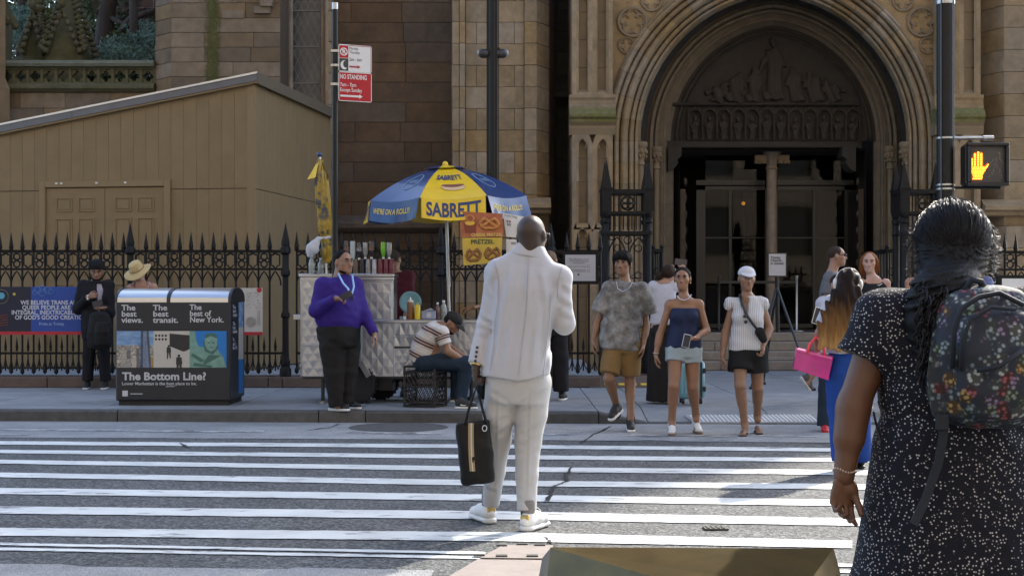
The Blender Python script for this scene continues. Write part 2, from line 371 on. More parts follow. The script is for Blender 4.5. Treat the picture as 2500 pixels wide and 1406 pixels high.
# sidewalk slabs
sw = MB(); sw.quad((-90,16.3,-.004),(90,16.0,-.004),(90,25.5,.05),(-90,20.3,.05)); side = tag(sw.build('sidewalk', M_joint), kind='structure')
def sz(x,y):
    ky=kerb_y(x)+.18; k=kz(x); t=min(max((y-ky)/1.1,0),1); return lerp(k,KZ,t)
gx=[-11,-9.2,-7.7,-6.2,-4.7,-3.2,-1.7,-.2,.95,1.5,2.9,4.3,5.5,6.1,7.6,9.1,11]; 
for a,b_ in zip(gx[:-1],gx[1:]):
    gy=[None,16.75,17.9,19.1,20.32] + ([21.8,23.3,24.98] if a>=-.3 else [])
    for j in range(len(gy)-1):
        y0a = gy[j] if gy[j] else kerb_y(a)+.185; y0b = gy[j] if gy[j] else kerb_y(b_)+.185; y1=gy[j+1]; e=.006
        P=[(a+e,y0a+e),(b_-e,y0b+e),(b_-e,y1-e),(a+e,y1-e)]
        m_=MB(); m_.hexa([(x,y,sz(x,y)-.06) for x,y in P]+[(x,y,sz(x,y)) for x,y in P]); m_.build('paving_slab', M_conc, side)
far=MB(); far.quad((-90,16.7,.1),(-11,16.35,.1),(-11,20.3,.1),(-90,20.3,.1)); far.quad((11,15.9,.1),(90,15.9,.1),(90,40,.1),(11,40,.1)); far.build('outer_paving', M_conc, side)
# pale ribbed tactile strip on the ramp
ta=MB(); x0,x1=1.99,3.36
def tz(x,y): return sz(x,y)+.006
ya_=kerb_y(2.6)+.03; P=[(x0,ya_),(x1,ya_-.02),(x1,ya_+.52),(x0-.05,ya_+.54)]
M_tact=mat('tactile_paving',(.30,.30,.29),.8,var=.15,scale=12); M_trib=mat('tactile_rib',(.62,.61,.58),.7,var=.1)
tac=tag(ta.hexa([(x,y,sz(x,y)-.01) for x,y in P]+[(x,y,tz(x,y)+.004) for x,y in P]).build('tactile_strip', M_tact), 'pale grey ribbed tactile strip on the dropped kerb', 'tactile paving')
for i in range(30):
    x=x0+.02+i*(x1-x0-.04)/29; m_=MB(); a,b_=ya_+.02,ya_+.5
    m_.hexa([(x-.014,a,tz(x,a)),(x+.014,a,tz(x,a)),(x+.014,b_,tz(x,b_)),(x-.014,b_,tz(x,b_)),(x-.011,a,tz(x,a)+.012),(x+.011,a,tz(x,a)+.012),(x+.011,b_,tz(x,b_)+.012),(x-.011,b_,tz(x,b_)+.012)])
    m_.build('rib', M_trib, tac)
# ================================================================== CHURCH
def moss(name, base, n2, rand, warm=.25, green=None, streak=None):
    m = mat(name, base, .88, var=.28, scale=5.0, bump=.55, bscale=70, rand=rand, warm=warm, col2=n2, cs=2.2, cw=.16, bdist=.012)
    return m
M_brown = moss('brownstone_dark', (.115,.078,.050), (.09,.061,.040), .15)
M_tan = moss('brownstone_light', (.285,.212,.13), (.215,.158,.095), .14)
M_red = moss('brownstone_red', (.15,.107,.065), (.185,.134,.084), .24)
M_recess = moss('brownstone_blackish', (.035,.029,.02), (.022,.02,.012), .2)  # much darker brown than the other wall stone
M_carve = mat('carved_stone', (.235,.175,.108), .88, var=.25, scale=6, bump=.4, bscale=90, col2=(.175,.13,.078), cs=3.0)
M_darkcarve = mat('dark_carving', (.035,.029,.023), .9, var=.3, scale=6, bump=.4, bscale=90)  # near-black brown for hollow mouldings, tympanum and its carving
M_mossy = mat('mossy_ledge', (.13,.125,.035), .95, var=.35, scale=9, bump=.5, bscale=60, col2=(.15,.13,.06), cs=4.0)
M_mortar = mat('mortar_dark', (.10,.075,.05), .95)
church = thing('church','brownstone gothic church front with deep pointed portal and open dark doorway','church',(0,27,0))
def part(name, p=None):
    o = bpy.data.objects.new(name, None); COL.objects.link(o); o.parent = p or church; o.empty_display_size=.1; WM[o.name]=wm(p or church).copy(); return o
def stone(parent, o, r, n, u0,u1,z0,z1, m, name='stone', dep=.12, j=.003, ch=.006, pr=None):
    """one ashlar block: face plane through o (world, z=0) along r, outward normal n"""
    pr = random.uniform(-.004,.004) if pr is None else pr
    o=Vector(o); r=Vector(r); n=Vector(n); up=Vector((0,0,1)); u0+=j; u1-=j; z0+=j; z1-=j
    def q(u,z,d): return o + r*u + up*z + n*d
    A=[q(u0,z0,-dep),q(u1,z0,-dep),q(u1,z1,-dep),q(u0,z1,-dep)]; B=[q(u0,z0,pr-ch),q(u1,z0,pr-ch),q(u1,z1,pr-ch),q(u0,z1,pr-ch)]
    C=[q(u0+ch,z0+ch,pr),q(u1-ch,z0+ch,pr),q(u1-ch,z1-ch,pr),q(u0+ch,z1-ch,pr)]
    me=bpy.data.meshes.new(name); me.from_pydata([tuple(p) for p in A+B+C],[],[(8,9,10,11)]+[(4+i,4+(i+1)%4,8+(i+1)%4,8+i) for i in range(4)]+[(i,(i+1)%4,4+(i+1)%4,4+i) for i in range(4)])
    return link(name, me, parent, m)
def backing(parent, x0,x1,y0,y1,z0,z1): return MB().box(x0,x1,y0,y1,z0,z1).build('core', M_mortar, parent)
def Xp(px,d): return (px-CX)*d/F
def Zp(py,d): return CAMH-(py-HY)*d/F
ZB=.30
# --- main wall between window and pier (large dark blocks)
W=part('wall'); Y=27.8; xl,xr=Xp(795,Y),Xp(1106,Y); backing(W,xl,xr,Y+.03,Y+.6,0,8)
pitch=48.7*Y/F; z=Zp(55.6,Y); 
while z>ZB: z-=pitch
k=0
while z<8:
    js=[862,988] ; off=random.uniform(-6,6)
    cut=[795+random.uniform(-3,3)] + ([862+off] if (k%2) else [988+off]) + ([1106] if random.random()<.75 or True else [])
    if random.random()<.3: cut.insert(2, 1040+random.uniform(-20,20)) if (k%2==0) else cut.insert(2, 985+random.uniform(-10,10))
    cut=[795]+sorted(cut[1:-1])+[1106]
    for a,b_ in zip(cut[:-1],cut[1:]): stone(W,(0,Y,0),(1,0,0),(0,-1,0),Xp(a,Y),Xp(b_,Y),z,z+pitch,M_brown)
    z+=pitch; k+=1
# sill course along the foot of the wall
m_=MB(); zz=Zp(545,Y); m_.prism([(xl,Y-.22,zz-.10),(xl,Y-.22,zz-.02),(xl,Y-.16,zz+.04),(xl,Y+.02,zz+.16),(xl,Y+.02,zz-.2),(xl,Y-.14,zz-.16)],(xr-xl,0,0)); m_.build('string_course', M_brown, W)
# --- stepped pier with pale blocks
P=part('pier'); Y=26.4; pitch=52.7*Y/F; z=Zp(54,Y)
while z>ZB: z-=pitch
xa=[Xp(t,Y) for t in (1104,1122,1136,1163,1190,1256,1280,1310)]
backing(P,xa[0]+.03,xa[7]-.03,Y+.12,Y+1.5,0,8)
k=0
while z<8:
    z1=z+pitch; zp=Zp(505,Y)
    lower = z1 < zp+.05; yo = -.10 if lower else 0
    stone(P,(0,Y+yo,0),(1,0,0),(0,-1,0),xa[0],xa[1],z,z1,M_tan,dep=.3)
    stone(P,(0,Y-.025+yo,0),(1,0,0),(0,-1,0),xa[1],xa[2],z,z1,M_tan,dep=.3,pr=0)
    c=[xa[2],xa[3] if k%2 else xa[4],xa[5] if k%2 else xa[6]-.0,xa[6]]
    c=[xa[2]]+([xa[3],xa[5]] if k%2 else [xa[4]])+[xa[6]]
    for a,b_ in zip(c[:-1],c[1:]): stone(P,(0,Y+.05+yo,0),(1,0,0),(0,-1,0),a,b_,z,z1,M_tan,dep=.25)
    stone(P,(0,Y-.02+yo,0),(1,0,0),(0,-1,0),xa[6],xa[7],z,z1,M_tan,dep=.3)
    # chamfered right flank and its return
    r=Vector((.26,.5,0)).normalized(); n=Vector((r.y,-r.x,0))
    stone(P,(xa[7],Y-.02+yo,0),r,n,0,.52,z,z1,M_tan,dep=.12)
    r2=Vector((.15,1,0)).normalized(); stone(P,(xa[7]+.24,Y+.43+yo,0),r2,Vector((r2.y,-r2.x,0)),0,1.3,z,z1,M_brown,dep=.12)
    r=Vector((-.05,1,0)).normalized(); stone(P,(xa[0],Y+yo,0),r,Vector((-r.y,r.x,0)),0,1.35,z,z1,M_tan,dep=.10)
    z=z1; k+=1
m_=MB(); zz=Zp(500,Y); x0,x1=xa[0]-.06,xa[7]+.26
prof=[(-.24,-.07),(-.24,0),(-.19,.03),(-.15,.03),(.0,.13),(.04,.13),(.04,-.18),(-.10,-.16),(-.13,-.1)]
m_.prism([(x0,Y+a,zz+b_) for a,b_ in prof],(x1-x0,0,0)); m_.build('plinth_moulding', M_tan, P)
# --- left buttress with window beside it
B=part('buttress'); Y=26.6; pitch=36*Y/F; z=ZB; x0,x1=Xp(418,Y),Xp(684,Y); backing(B,x0+.02,x1,Y+.05,Y+1.6,0,8); k=0
M_strk = mat('algae_streak',(.085,.085,.022),.95,var=.3,scale=7,bump=.4)
_N=M_strk.node_tree.nodes; _L=M_strk.node_tree.links; _t=_N.new('ShaderNodeTexCoord'); _s=_N.new('ShaderNodeSeparateXYZ'); _L.new(_t.outputs['Object'],_s.inputs[0]); _a=_N.new('ShaderNodeMath'); _a.operation='SUBTRACT'; _a.inputs[1].default_value=Xp(519,26.6); _L.new(_s.outputs['X'],_a.inputs[0]); _b=_N.new('ShaderNodeMath'); _b.operation='ABSOLUTE'; _L.new(_a.outputs[0],_b.inputs[0]); _n=_N.new('ShaderNodeTexNoise'); _n.inputs['Scale'].default_value=9; _L.new(_t.outputs['Object'],_n.inputs[0]); _c=_N.new('ShaderNodeMath'); _c.operation='MULTIPLY_ADD'; _c.inputs[1].default_value=.16; _L.new(_n.outputs[0],_c.inputs[0]); _L.new(_b.outputs[0],_c.inputs[2]); _r=_N.new('ShaderNodeMapRange'); _r.inputs[1].default_value=.13; _r.inputs[2].default_value=.24; _r.inputs[3].default_value=.8; _r.inputs[4].default_value=0; _L.new(_c.outputs[0],_r.inputs[0]); _L.new(_r.outputs[0],_N['Principled BSDF'].inputs['Alpha'])
while z<7.6:
    n_=random.choice([2,3,3]); c=[x0]+sorted(x0+(x1-x0)*((i+1)/n_+random.uniform(-.09,.09)) for i in range(n_-1))+[x1]
    for a,b_ in zip(c[:-1],c[1:]): stone(B,(0,Y,0),(1,0,0),(0,-1,0),a,b_,z,z+pitch,M_red)
    r=Vector((.7,-.7,0)).normalized(); n=Vector((-.7,-.7,0)).normalized()
    stone(B,Vector((x0,Y,0))-r*.55,r,n,0,.55,z,z+pitch,M_red); k+=1
    stone(B,Vector((x0-.39,Y+.39,0)),(0,1,0),(-1,0,0),0,1.2,z,z+pitch,M_red)
    z+=pitch
# green algae run below a leaking joint: thin uneven film on the stone
m_=MB(); zs=[Zp(y,Y) for y in range(255,-60,-9)]; vs=[]
for i,z in enumerate(zs):
    w=.24+.02*mnoise.noise((i*.35,0,0)); cx=Xp(519,Y)+.015*mnoise.noise((i*.2,5,0)); vs+=[(cx-w,Y-.0085,z),(cx+w,Y-.0085,z)]
m_.add(vs,[(2*i,2*i+1,2*i+3,2*i+2) for i in range(len(zs)-1)]); m_.build('algae_streak', M_strk, B)
m_=MB(); x=Xp(622,Y); z=Zp(30,Y); m_.box(x,x+.3,Y-.10,Y+.05,z-.04,z+.09); m_.box(x+.12,x+.34,Y-.16,Y+.05,z+.08,z+1.0); m_.box(x-.6,x-.2,Y-.03,Y+.02,z-.12,z+.02); m_.build('corbel', M_red, B)
WN=part('window'); Y=27.6; x0,x1=Xp(684,Y),Xp(812,Y)
def jamb(xa_,xb_,ya,yb,m=M_tan,nm='jamb'):
    z=ZB
    while z<8.2:
        MB().cbox(((xa_+xb_)/2,(ya+yb)/2,z+.30),((xb_-xa_)/2,(yb-ya)/2,.297),.012).build(nm,m,WN); z+=.6
jamb(Xp(668,Y),Xp(684,Y),Y-.35,Y+.4); jamb(Xp(684,Y),Xp(697,Y),Y-.15,Y+.4); jamb(Xp(697,Y),Xp(706,Y),Y+.02,Y+.4)
jamb(Xp(789,Y),Xp(797,Y),Y+.02,Y+.4); jamb(Xp(797,Y),Xp(812,Y),Y-.15,Y+.4)
for xq in (690,709,787,800): MB().tube([(Xp(xq,Y),Y-.12 if xq in(690,800) else Y+.06,ZB),(Xp(xq,Y),Y-.12 if xq in(690,800) else Y+.06,8)],.045,8).build('colonette',M_tan,WN,smooth=True)
gm=mat('leaded_glass',(.075,.08,.085),.25,var=.4,scale=14,spec=.6,rand=.3); lead=mat('lead_came',(.22,.22,.22),.6)
wx0,wx1=Xp(706,Y),Xp(790,Y); dz=.15; dx=(wx1-wx0)/5; yg=Y+.22; rows=int(8/dz)
MB().box(wx0,wx1,yg+.01,yg+.03,0,8).build('glass_back',gm,WN)
pane=MB(); pane.add([(-dx/2+.008,0,0),(0,0,-dz+.01),(dx/2-.008,0,0),(0,0,dz-.01)],[(0,1,2,3)]); pane.add([(0,-.002,.0),(0,-.002,.001),(0.001,-.002,0)],[(0,1,2)]); pane=pane.mesh('pane'); pane.materials.append(gm)
mb=MB()
for j in range(int(3.2/dz)+2, rows):
    for i in range(6):
        x=wx0+dx*(i+(.5 if j%2 else 0)); z=j*dz
        if wx0+dx*.45<x<wx1-dx*.45: inst('pane',pane,WN,(x,yg-.004+random.uniform(-.003,.003),z))
mb=MB()
for i in range(-60,60):
    for sgn in (1,-1):
        za=i*dz*2; zb=za+sgn*dz*(wx1-wx0)/(dx/2)
        if max(za,zb)>2.8 and min(za,zb)<8: mb.tube([(wx0,yg-.008,za),(wx1,yg-.008,zb)],.006,4,False)
mb.build('lead_cames',lead,WN)
for y in (110,22,-60,200): MB().box(wx0,wx1,yg-.03,yg-.012,Zp(y,Y)-.012,Zp(y,Y)+.012).build('saddle_bar',lead,WN)
MB().box(Xp(668,Y),Xp(812,Y),Y+.3,Y+.8,0,8).build('core',M_mortar,WN)
# --- recesses in near-black stone either side of the portal block
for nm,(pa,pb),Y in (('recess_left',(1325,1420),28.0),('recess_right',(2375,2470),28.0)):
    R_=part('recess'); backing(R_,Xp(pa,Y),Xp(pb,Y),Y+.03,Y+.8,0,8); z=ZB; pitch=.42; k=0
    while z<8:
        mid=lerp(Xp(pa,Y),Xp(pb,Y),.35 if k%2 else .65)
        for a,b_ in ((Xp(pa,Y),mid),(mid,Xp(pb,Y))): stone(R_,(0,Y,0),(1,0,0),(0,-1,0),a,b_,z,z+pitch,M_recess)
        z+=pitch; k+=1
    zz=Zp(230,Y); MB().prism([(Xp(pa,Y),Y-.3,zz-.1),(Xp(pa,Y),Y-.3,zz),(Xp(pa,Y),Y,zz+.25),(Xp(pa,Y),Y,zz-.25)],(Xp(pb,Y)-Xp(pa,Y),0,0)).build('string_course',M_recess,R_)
# --- right pier at the frame edge
P=part('pier'); Y=26.0; z=ZB; pitch=.40; x0,x1=Xp(2452,Y),Xp(2640,Y); backing(P,x0+.03,x1,Y+.1,Y+1.6,0,8); k=0
while z<8:
    mid=lerp(x0,x1,.42 if k%2 else .6); low=z+pitch<Zp(505,Y); yo=-.1 if low else 0
    for a,b_ in ((x0,mid),(mid,x1)): stone(P,(0,Y+yo,0),(1,0,0),(0,-1,0),a,b_,z,z+pitch,M_tan)
    r=Vector((-.3,.6,0)).normalized(); n=Vector((-r.y,r.x,0)); stone(P,(x0,Y+yo,0),r,n,0,.6,z,z+pitch,M_tan)
    stone(P,(x0-.27,Y+.54+yo,0),(-.1,.99,0),(-.99,-.1,0),0,1.4,z,z+pitch,M_brown)
    z+=pitch; k+=1
zz=Zp(505,Y); MB().prism([(x0-.42,Y+a,zz+b_) for a,b_ in prof],(x1-x0+.4,0,0)).build('plinth_moulding',M_tan,P)
# --- traceried buttresses of the portal
def lancet_pts(hw,h,n=7):     # pointed arch outline from springing left over apex to springing right, rise h
    R_=(hw*hw+h*h)/(2*hw); out=[]
    a0=math.asin(min(1,h/R_))
    for i in range(n+1): a=a0*i/n; out.append((-hw+R_-R_*math.cos(a), R_*math.sin(a)))
    return out+[(-x,z) for x,z in out[-2::-1]]
def lancet_frame(mb, x0,x1,z0,z1, y, dep, bar, rise, cusp=True):
    """plate with a pointed opening, thickness dep behind plane y"""
    cx=(x0+x1)/2; hw=(x1-x0)/2-bar; zs=z1-bar-rise; pts=lancet_pts(hw,rise)
    inner=[(cx-hw,z0+bar*.4)]+[(cx+x,zs+z) for x,z in pts]+[(cx+hw,z0+bar*.4)]
    outer=[(x0,z0)]+[(x0 if x<-1e-6 and z<rise*.6 else (cx+x*(x1-x0)/2/hw if z>=rise*.6 else x1), (zs+z if z<rise*.6 else z1)) for x,z in pts]+[(x1,z0)]
    n=len(inner); V=[]
    for (a,b_),(c,d) in zip(inner,outer): V+=[(a,y,b_),(c,y,d),(a,y+dep,b_)]
    fs=[]
    for i in range(n-1): fs+=[(3*i,3*i+3,3*i+4,3*i+1),(3*i,3*i+2,3*i+5,3*i+3)]
    mb.add(V,fs)
    mb.add([(x0,y,z0),(x1,y,z0),(cx+hw,y,z0+bar*.4),(cx-hw,y,z0+bar*.4),(cx+hw,y+dep,z0+bar*1.6),(cx-hw,y+dep,z0+bar*1.6)],[(0,1,2,3),(3,2,4,5)])
    if cusp:      # moulded rib and cusps inside the head
        rib=[(cx+x*.93,y+.02,zs+z*.95) for x,z in pts]; mb.tube([(cx-hw*.93,y+.02,z0+bar)]+rib+[(cx+hw*.93,y+.02,z0+bar)],hw*.10,5)
        for sg in (-1,1): mb.tube([(cx+sg*hw*.92,y+.03,zs+rise*.02),(cx+sg*hw*.55,y+.03,zs+rise*.12),(cx+sg*hw*.72,y+.03,zs+rise*.5)],[hw*.05,hw*.13,hw*.05],5)
for side,(pa,pb) in (('l',(1397,1496)),('r',(2290,2394))):
    T=part('traceried_buttress'); Y=25.9; x0,x1=Xp(pa,Y),Xp(pb,Y); mid=(x0+x1)/2
    MB().box(x0+.004,x1-.004,Y+.12,Y+2.2,0,8.2).build('core',M_carve,T)
    for (ya,yb) in ((560,328),(232,-40),(905,545)):
        z0,z1=Zp(ya,Y),Zp(yb,Y); nseg=max(2,int((z1-z0)/.42))
        for a,b_ in ((x0,mid),(mid,x1)):
            mb=MB(); lancet_frame(mb,a,b_,z0,z1,Y,.12,.075,.19); mb.build('blind_tracery',M_tan,T,angle=35)
        for i in range(nseg):
            zA=z0+(z1-z0)*i/nseg; zB=z0+(z1-z0)*(i+1)/nseg
            for a,b_ in ((x0+.09,mid-.09),(mid+.09,x1-.09)): stone(T,(0,Y+.10,0),(1,0,0),(0,-1,0),a,b_,zA,zB,M_carve,j=.003,ch=.004,dep=.03)
        for i in range(1,nseg): 
            zA=z0+(z1-z0)*i/nseg
        for xx,nn in ((x0,(-1,0,0)),(x1,(1,0,0))):
            for i in range(nseg):
                zA=z0+(z1-z0)*i/nseg; zB=z0+(z1-z0)*(i+1)/nseg
                stone(T,(xx,Y,0),(0,1,0),nn,0,2.0,zA,zB,M_tan if xx==x0 else M_carve)
    # weathered mouldings with mossy slope between the stages
    zz=Zp(232,Y); e=.05
    for nm_,pf,mm in (('moulding',[(-.03,0),(-.03,-.05),(.0,-.10),(.0,-.18),(-.02,-.2),(-.02,-.24),(.3,-.24),(.3,0)],M_tan),
                      ('mossy_ledge',[(-.02,-.24),(-.13,-.36),(-.13,-.41),(-.08,-.45),(-.08,-.5),(.3,-.5),(.3,-.24)],M_mossy),
                      ('moulding',[(-.07,-.5),(-.02,-.56),(-.03,-.6),(0,-.72),(.3,-.72),(.3,-.5)],M_carve)):
        MB().prism([(x0-e,Y+a,zz+b_) for a,b_ in pf],(x1-x0+2*e,0,0)).build(nm_,mm,T)
# --- portal: swept arch orders split into voussoirs and jamb stones
M_inner=mat('shade_toned_stone',(.15,.115,.075),.88,var=.25,scale=5,bump=.4,bscale=90); PT=part('portal'); YC=26.6; SC_=YC/F; xc=Xp(1888,YC); zsp=Zp(345,YC); mshift=25*SC_; zbase=.77  # inner order: recess shade put into the stone colour
def arch_pt(a,y,t,sg):       # t<0: jamb (t=-1 at base), 0..1 along the arc
    a=a/SC_; m=34.0; zs=Zp(345,y); k=y/F; x0=Xp(1888,y)
    if t<=0: return Vector((x0+sg*a*k,y,lerp(zs,zbase,-t)))
    R_=a+m; th=math.acos(m/R_)*t; return Vector((x0+sg*(R_*math.cos(th)-m)*k,y,zs+R_*math.sin(th)*k))
def order(profile, ts, sg, m, name, parent):
    for ta_,tb_ in zip(ts[:-1],ts[1:]):
        e=.0006; n_=3 if ta_>=0 else 1; mb=MB(); rows=[]
        for i in range(n_+1):
            t=lerp(ta_+e,tb_-e,i/n_); rows.append([arch_pt(a*SC_,y,t,sg) for a,y in profile])
        k=len(profile); vs=[p for r in rows for p in r]
        mb.add(vs,[(i*k+j,i*k+j+1,(i+1)*k+j+1,(i+1)*k+j) for i in range(n_) for j in range(k-1)]); mb.build(name,m,parent,angle=50)
def roll(a0,a1,y0,y1,n=5):   # convex quarter-to-half roll between two profile points
    out=[]
    for i in range(n+1):
        t=i/n; out.append((lerp(a0,a1,t), lerp(y0,y1,t)-abs(a1-a0)*SC_*.45*math.sin(math.pi*t)))
    return out
outer=[(412,26.20),(406,26.12)]+roll(405,393,26.14,26.16)+[(391,26.30)]+roll(389,378,26.22,26.26)+[(376,26.40)]+roll(374,356,26.30,26.36)+[(354,26.52)]+roll(352,342,26.42,26.46)+[(340,26.6)]+roll(338,330,26.5,26.56)+[(328,26.70),(324,26.80)]
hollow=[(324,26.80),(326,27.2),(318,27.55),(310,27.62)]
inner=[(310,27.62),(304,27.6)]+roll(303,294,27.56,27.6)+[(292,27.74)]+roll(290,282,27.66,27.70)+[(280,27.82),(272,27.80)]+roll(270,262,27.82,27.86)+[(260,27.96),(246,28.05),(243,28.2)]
TA=[i/11 for i in range(12)]; TJ=[-1+i/9 for i in range(10)]
for sg in (-1,1):
    ap=part('arch_order',PT) if False else PT
    order(outer,TA,sg,M_tan,'voussoir',PT); order(outer,TJ,sg,M_tan,'jamb_stone',PT)
    order(hollow,[0,.34,.67,1],sg,M_darkcarve,'hollow_moulding',PT); order(hollow,[-1,-.66,-.33,0],sg,M_darkcarve,'hollow_moulding',PT)
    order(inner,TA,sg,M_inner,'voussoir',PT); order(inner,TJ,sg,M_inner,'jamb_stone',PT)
    # engaged columns with carved capitals
    for a,y,ztop,r in ((324,26.66,352,.10),(286,27.64,363,.095)):
        cx,zc=Xp(1888,y)+sg*a*y/F,Zp(ztop,y); mb=MB(); mb.lathe([(r*.75,zbase),(r*.75,zbase+.12),(r*.6,zbase+.2),(r*.58,zc-.40)],(cx,y,0),12); mb.build('column',M_carve,PT,angle=40)
        mb=MB(); mb.lathe([(r*.6,zc-.40),(r*.8,zc-.39),(r*.8,zc-.35),(r*.62,zc-.33),(r*.75,zc-.25),(r*1.25,zc-.10),(r*1.05,zc-.08),(r*1.3,zc-.05),(r*1.3,zc+.02),(r*1.1,zc+.04)],(cx,y,0),14)
        for i in range(9):
            for zz_,rr in ((zc-.15,.030),(zc-.24,.022)):
                th=2*math.pi*(i+(.5 if zz_<zc-.2 else 0))/9; mb.ball((cx+r*1.08*math.cos(th),y+r*1.08*math.sin(th),zz_),(rr,rr,rr*1.3),6,4)
        mb.build('capital',M_carve,PT,angle=50)
# spandrel plane with foiled circles
Y=26.22; mb=MB()
for sg in (-1,1):
    row=[arch_pt(410*SC_,Y,i/24,sg) for i in range(25)]; top=[Vector((p.x,Y,8.2)) for p in row]
    mb.add(row+top,[(i,i+1,26+i,25+i) for i in range(24)])
    e=xc+sg*(410*SC_); xo=xc+sg*3.3; mb.add([(e,Y,zsp),(xo,Y,zsp),(xo,Y,8.2),(e,Y,8.2)],[(0,1,2,3)]); mb.add([(e,Y,0),(xo,Y,0),(xo,Y,zsp),(e,Y,zsp)],[(0,1,2,3)])
mb.build('spandrel',M_tan,PT)
def foil_ring(cx,cz,r,y,n,parent,m):
    mb=MB(); th=[2*math.pi*i/28 for i in range(29)]
    mb.tube([(cx+r*math.cos(t),y-.02,cz+r*math.sin(t)) for t in th],r*.13,6,False)
    for i in range(n):
        a=2*math.pi*i/n+math.pi/2; ox,oz=cx+r*.52*math.cos(a),cz+r*.52*math.sin(a); rr=r*.36
        mb.tube([(ox+rr*math.cos(a+s),y-.015,oz+rr*math.sin(a+s)) for s in [math.pi*.72*(j/8*2-1) for j in range(9)]],r*.085,5)
    mb.build('foil_ring',m,parent,angle=50)
for sg in (-1,1):
    for dx_,yy,r,n in ((348,55,34,5),(302,3,24,4),(362,112,19,4),(368,170,10,3)):
        foil_ring(xc+sg*dx_*SC_,Zp(yy,Y),r*SC_,Y,n,PT,M_carve)
# tympanum, niche frieze, lintel, corbels
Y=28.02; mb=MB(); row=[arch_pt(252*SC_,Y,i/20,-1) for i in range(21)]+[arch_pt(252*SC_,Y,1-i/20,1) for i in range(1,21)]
mb.add([Vector((xc,Y,Zp(345,Y)))]+row,[(0,i,i+1) for i in range(1,41)]); mb.box(xc-262*SC_,xc+262*SC_,Y,Y+.3,Zp(362,Y),Zp(345,Y)+.001); mb.build('tympanum',M_darkcarve,PT)
for sg in (-1,1):
    prev=None
    for a,r_ in ((238,.03),(228,.018)):
        mb=MB(); mb.tube([arch_pt(a*SC_,Y-.02,i/18,sg) for i in range(19)],r_,6); mb.build('arch_rib',M_darkcarve,PT,smooth=True)
MB().box(xc-1.9,xc+1.9,Y-.06,Y,Zp(360,Y),Zp(345,Y)).build('lintel',M_darkcarve,PT)
MB().prism([(xc-1.80,Y-.10,Zp(258,Y)),(xc-1.80,Y-.05,Zp(252,Y)),(xc-1.80,Y,Zp(252,Y)),(xc-1.80,Y,Zp(262,Y))],(3.7,0,0)).build('ledge',M_darkcarve,PT)
nw=(2098-1678)/12.0
for i in range(12):
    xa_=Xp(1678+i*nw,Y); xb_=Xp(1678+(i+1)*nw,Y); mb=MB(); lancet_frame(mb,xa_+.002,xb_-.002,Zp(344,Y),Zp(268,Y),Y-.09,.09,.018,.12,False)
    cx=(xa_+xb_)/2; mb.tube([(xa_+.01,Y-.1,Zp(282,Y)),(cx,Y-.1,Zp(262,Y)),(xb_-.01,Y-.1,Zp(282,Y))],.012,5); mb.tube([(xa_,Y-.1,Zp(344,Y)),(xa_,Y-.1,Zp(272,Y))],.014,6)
    mb.build('niche',M_darkcarve,PT,angle=40)
for sg in (-1,1):
    cx=xc+sg*(1888-1672)*27.9/F; mb=MB(); zc=Zp(375,27.9)
    mb.prism([(cx+sg*.10,27.8,zc+.12),(cx-sg*.16,27.8,zc+.12),(cx-sg*.16,27.8,zc-.06),(cx-sg*.08,27.8,zc-.12),(cx-sg*.1,27.8,zc-.2),(cx,27.8,zc-.32),(cx+sg*.10,27.8,zc-.36)],(0,.5,0)); mb.build('corbel',M_darkcarve,PT)
# doorway: reveals, ceiling, bronze leaves folded back, glazed screen, trumeau
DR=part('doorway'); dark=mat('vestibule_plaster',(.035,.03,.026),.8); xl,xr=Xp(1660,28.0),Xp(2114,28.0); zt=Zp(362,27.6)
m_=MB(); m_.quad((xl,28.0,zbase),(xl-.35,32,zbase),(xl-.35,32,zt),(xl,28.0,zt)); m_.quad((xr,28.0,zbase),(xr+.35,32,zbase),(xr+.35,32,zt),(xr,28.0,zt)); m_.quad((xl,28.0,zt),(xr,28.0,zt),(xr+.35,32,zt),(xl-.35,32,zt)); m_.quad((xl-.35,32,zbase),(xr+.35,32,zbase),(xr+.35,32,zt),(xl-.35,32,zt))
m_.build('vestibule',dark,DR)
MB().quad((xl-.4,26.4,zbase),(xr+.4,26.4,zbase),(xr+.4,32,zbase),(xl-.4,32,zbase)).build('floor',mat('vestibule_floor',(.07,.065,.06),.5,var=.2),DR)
bronze=mat('bronze_relief',(.05,.04,.03),.45,.7,var=.4,scale=12)
for sg,xe in ((-1,xl),(1,xr)):
    leaf=part('bronze_door',DR); m_=MB(); m_.box(min(xe-sg*.02,xe-sg*.12),max(xe-sg*.02,xe-sg*.12),28.1,29.1,zbase+.02,zt-.75); m_.build('leaf',bronze,leaf)
    for i in range(9): MB().ball((xe-sg*.12,28.14+.03*(i%2),zbase+.35+i*.32),(.05,.05,.10),8,6).build('relief_boss',bronze,leaf,smooth=True)
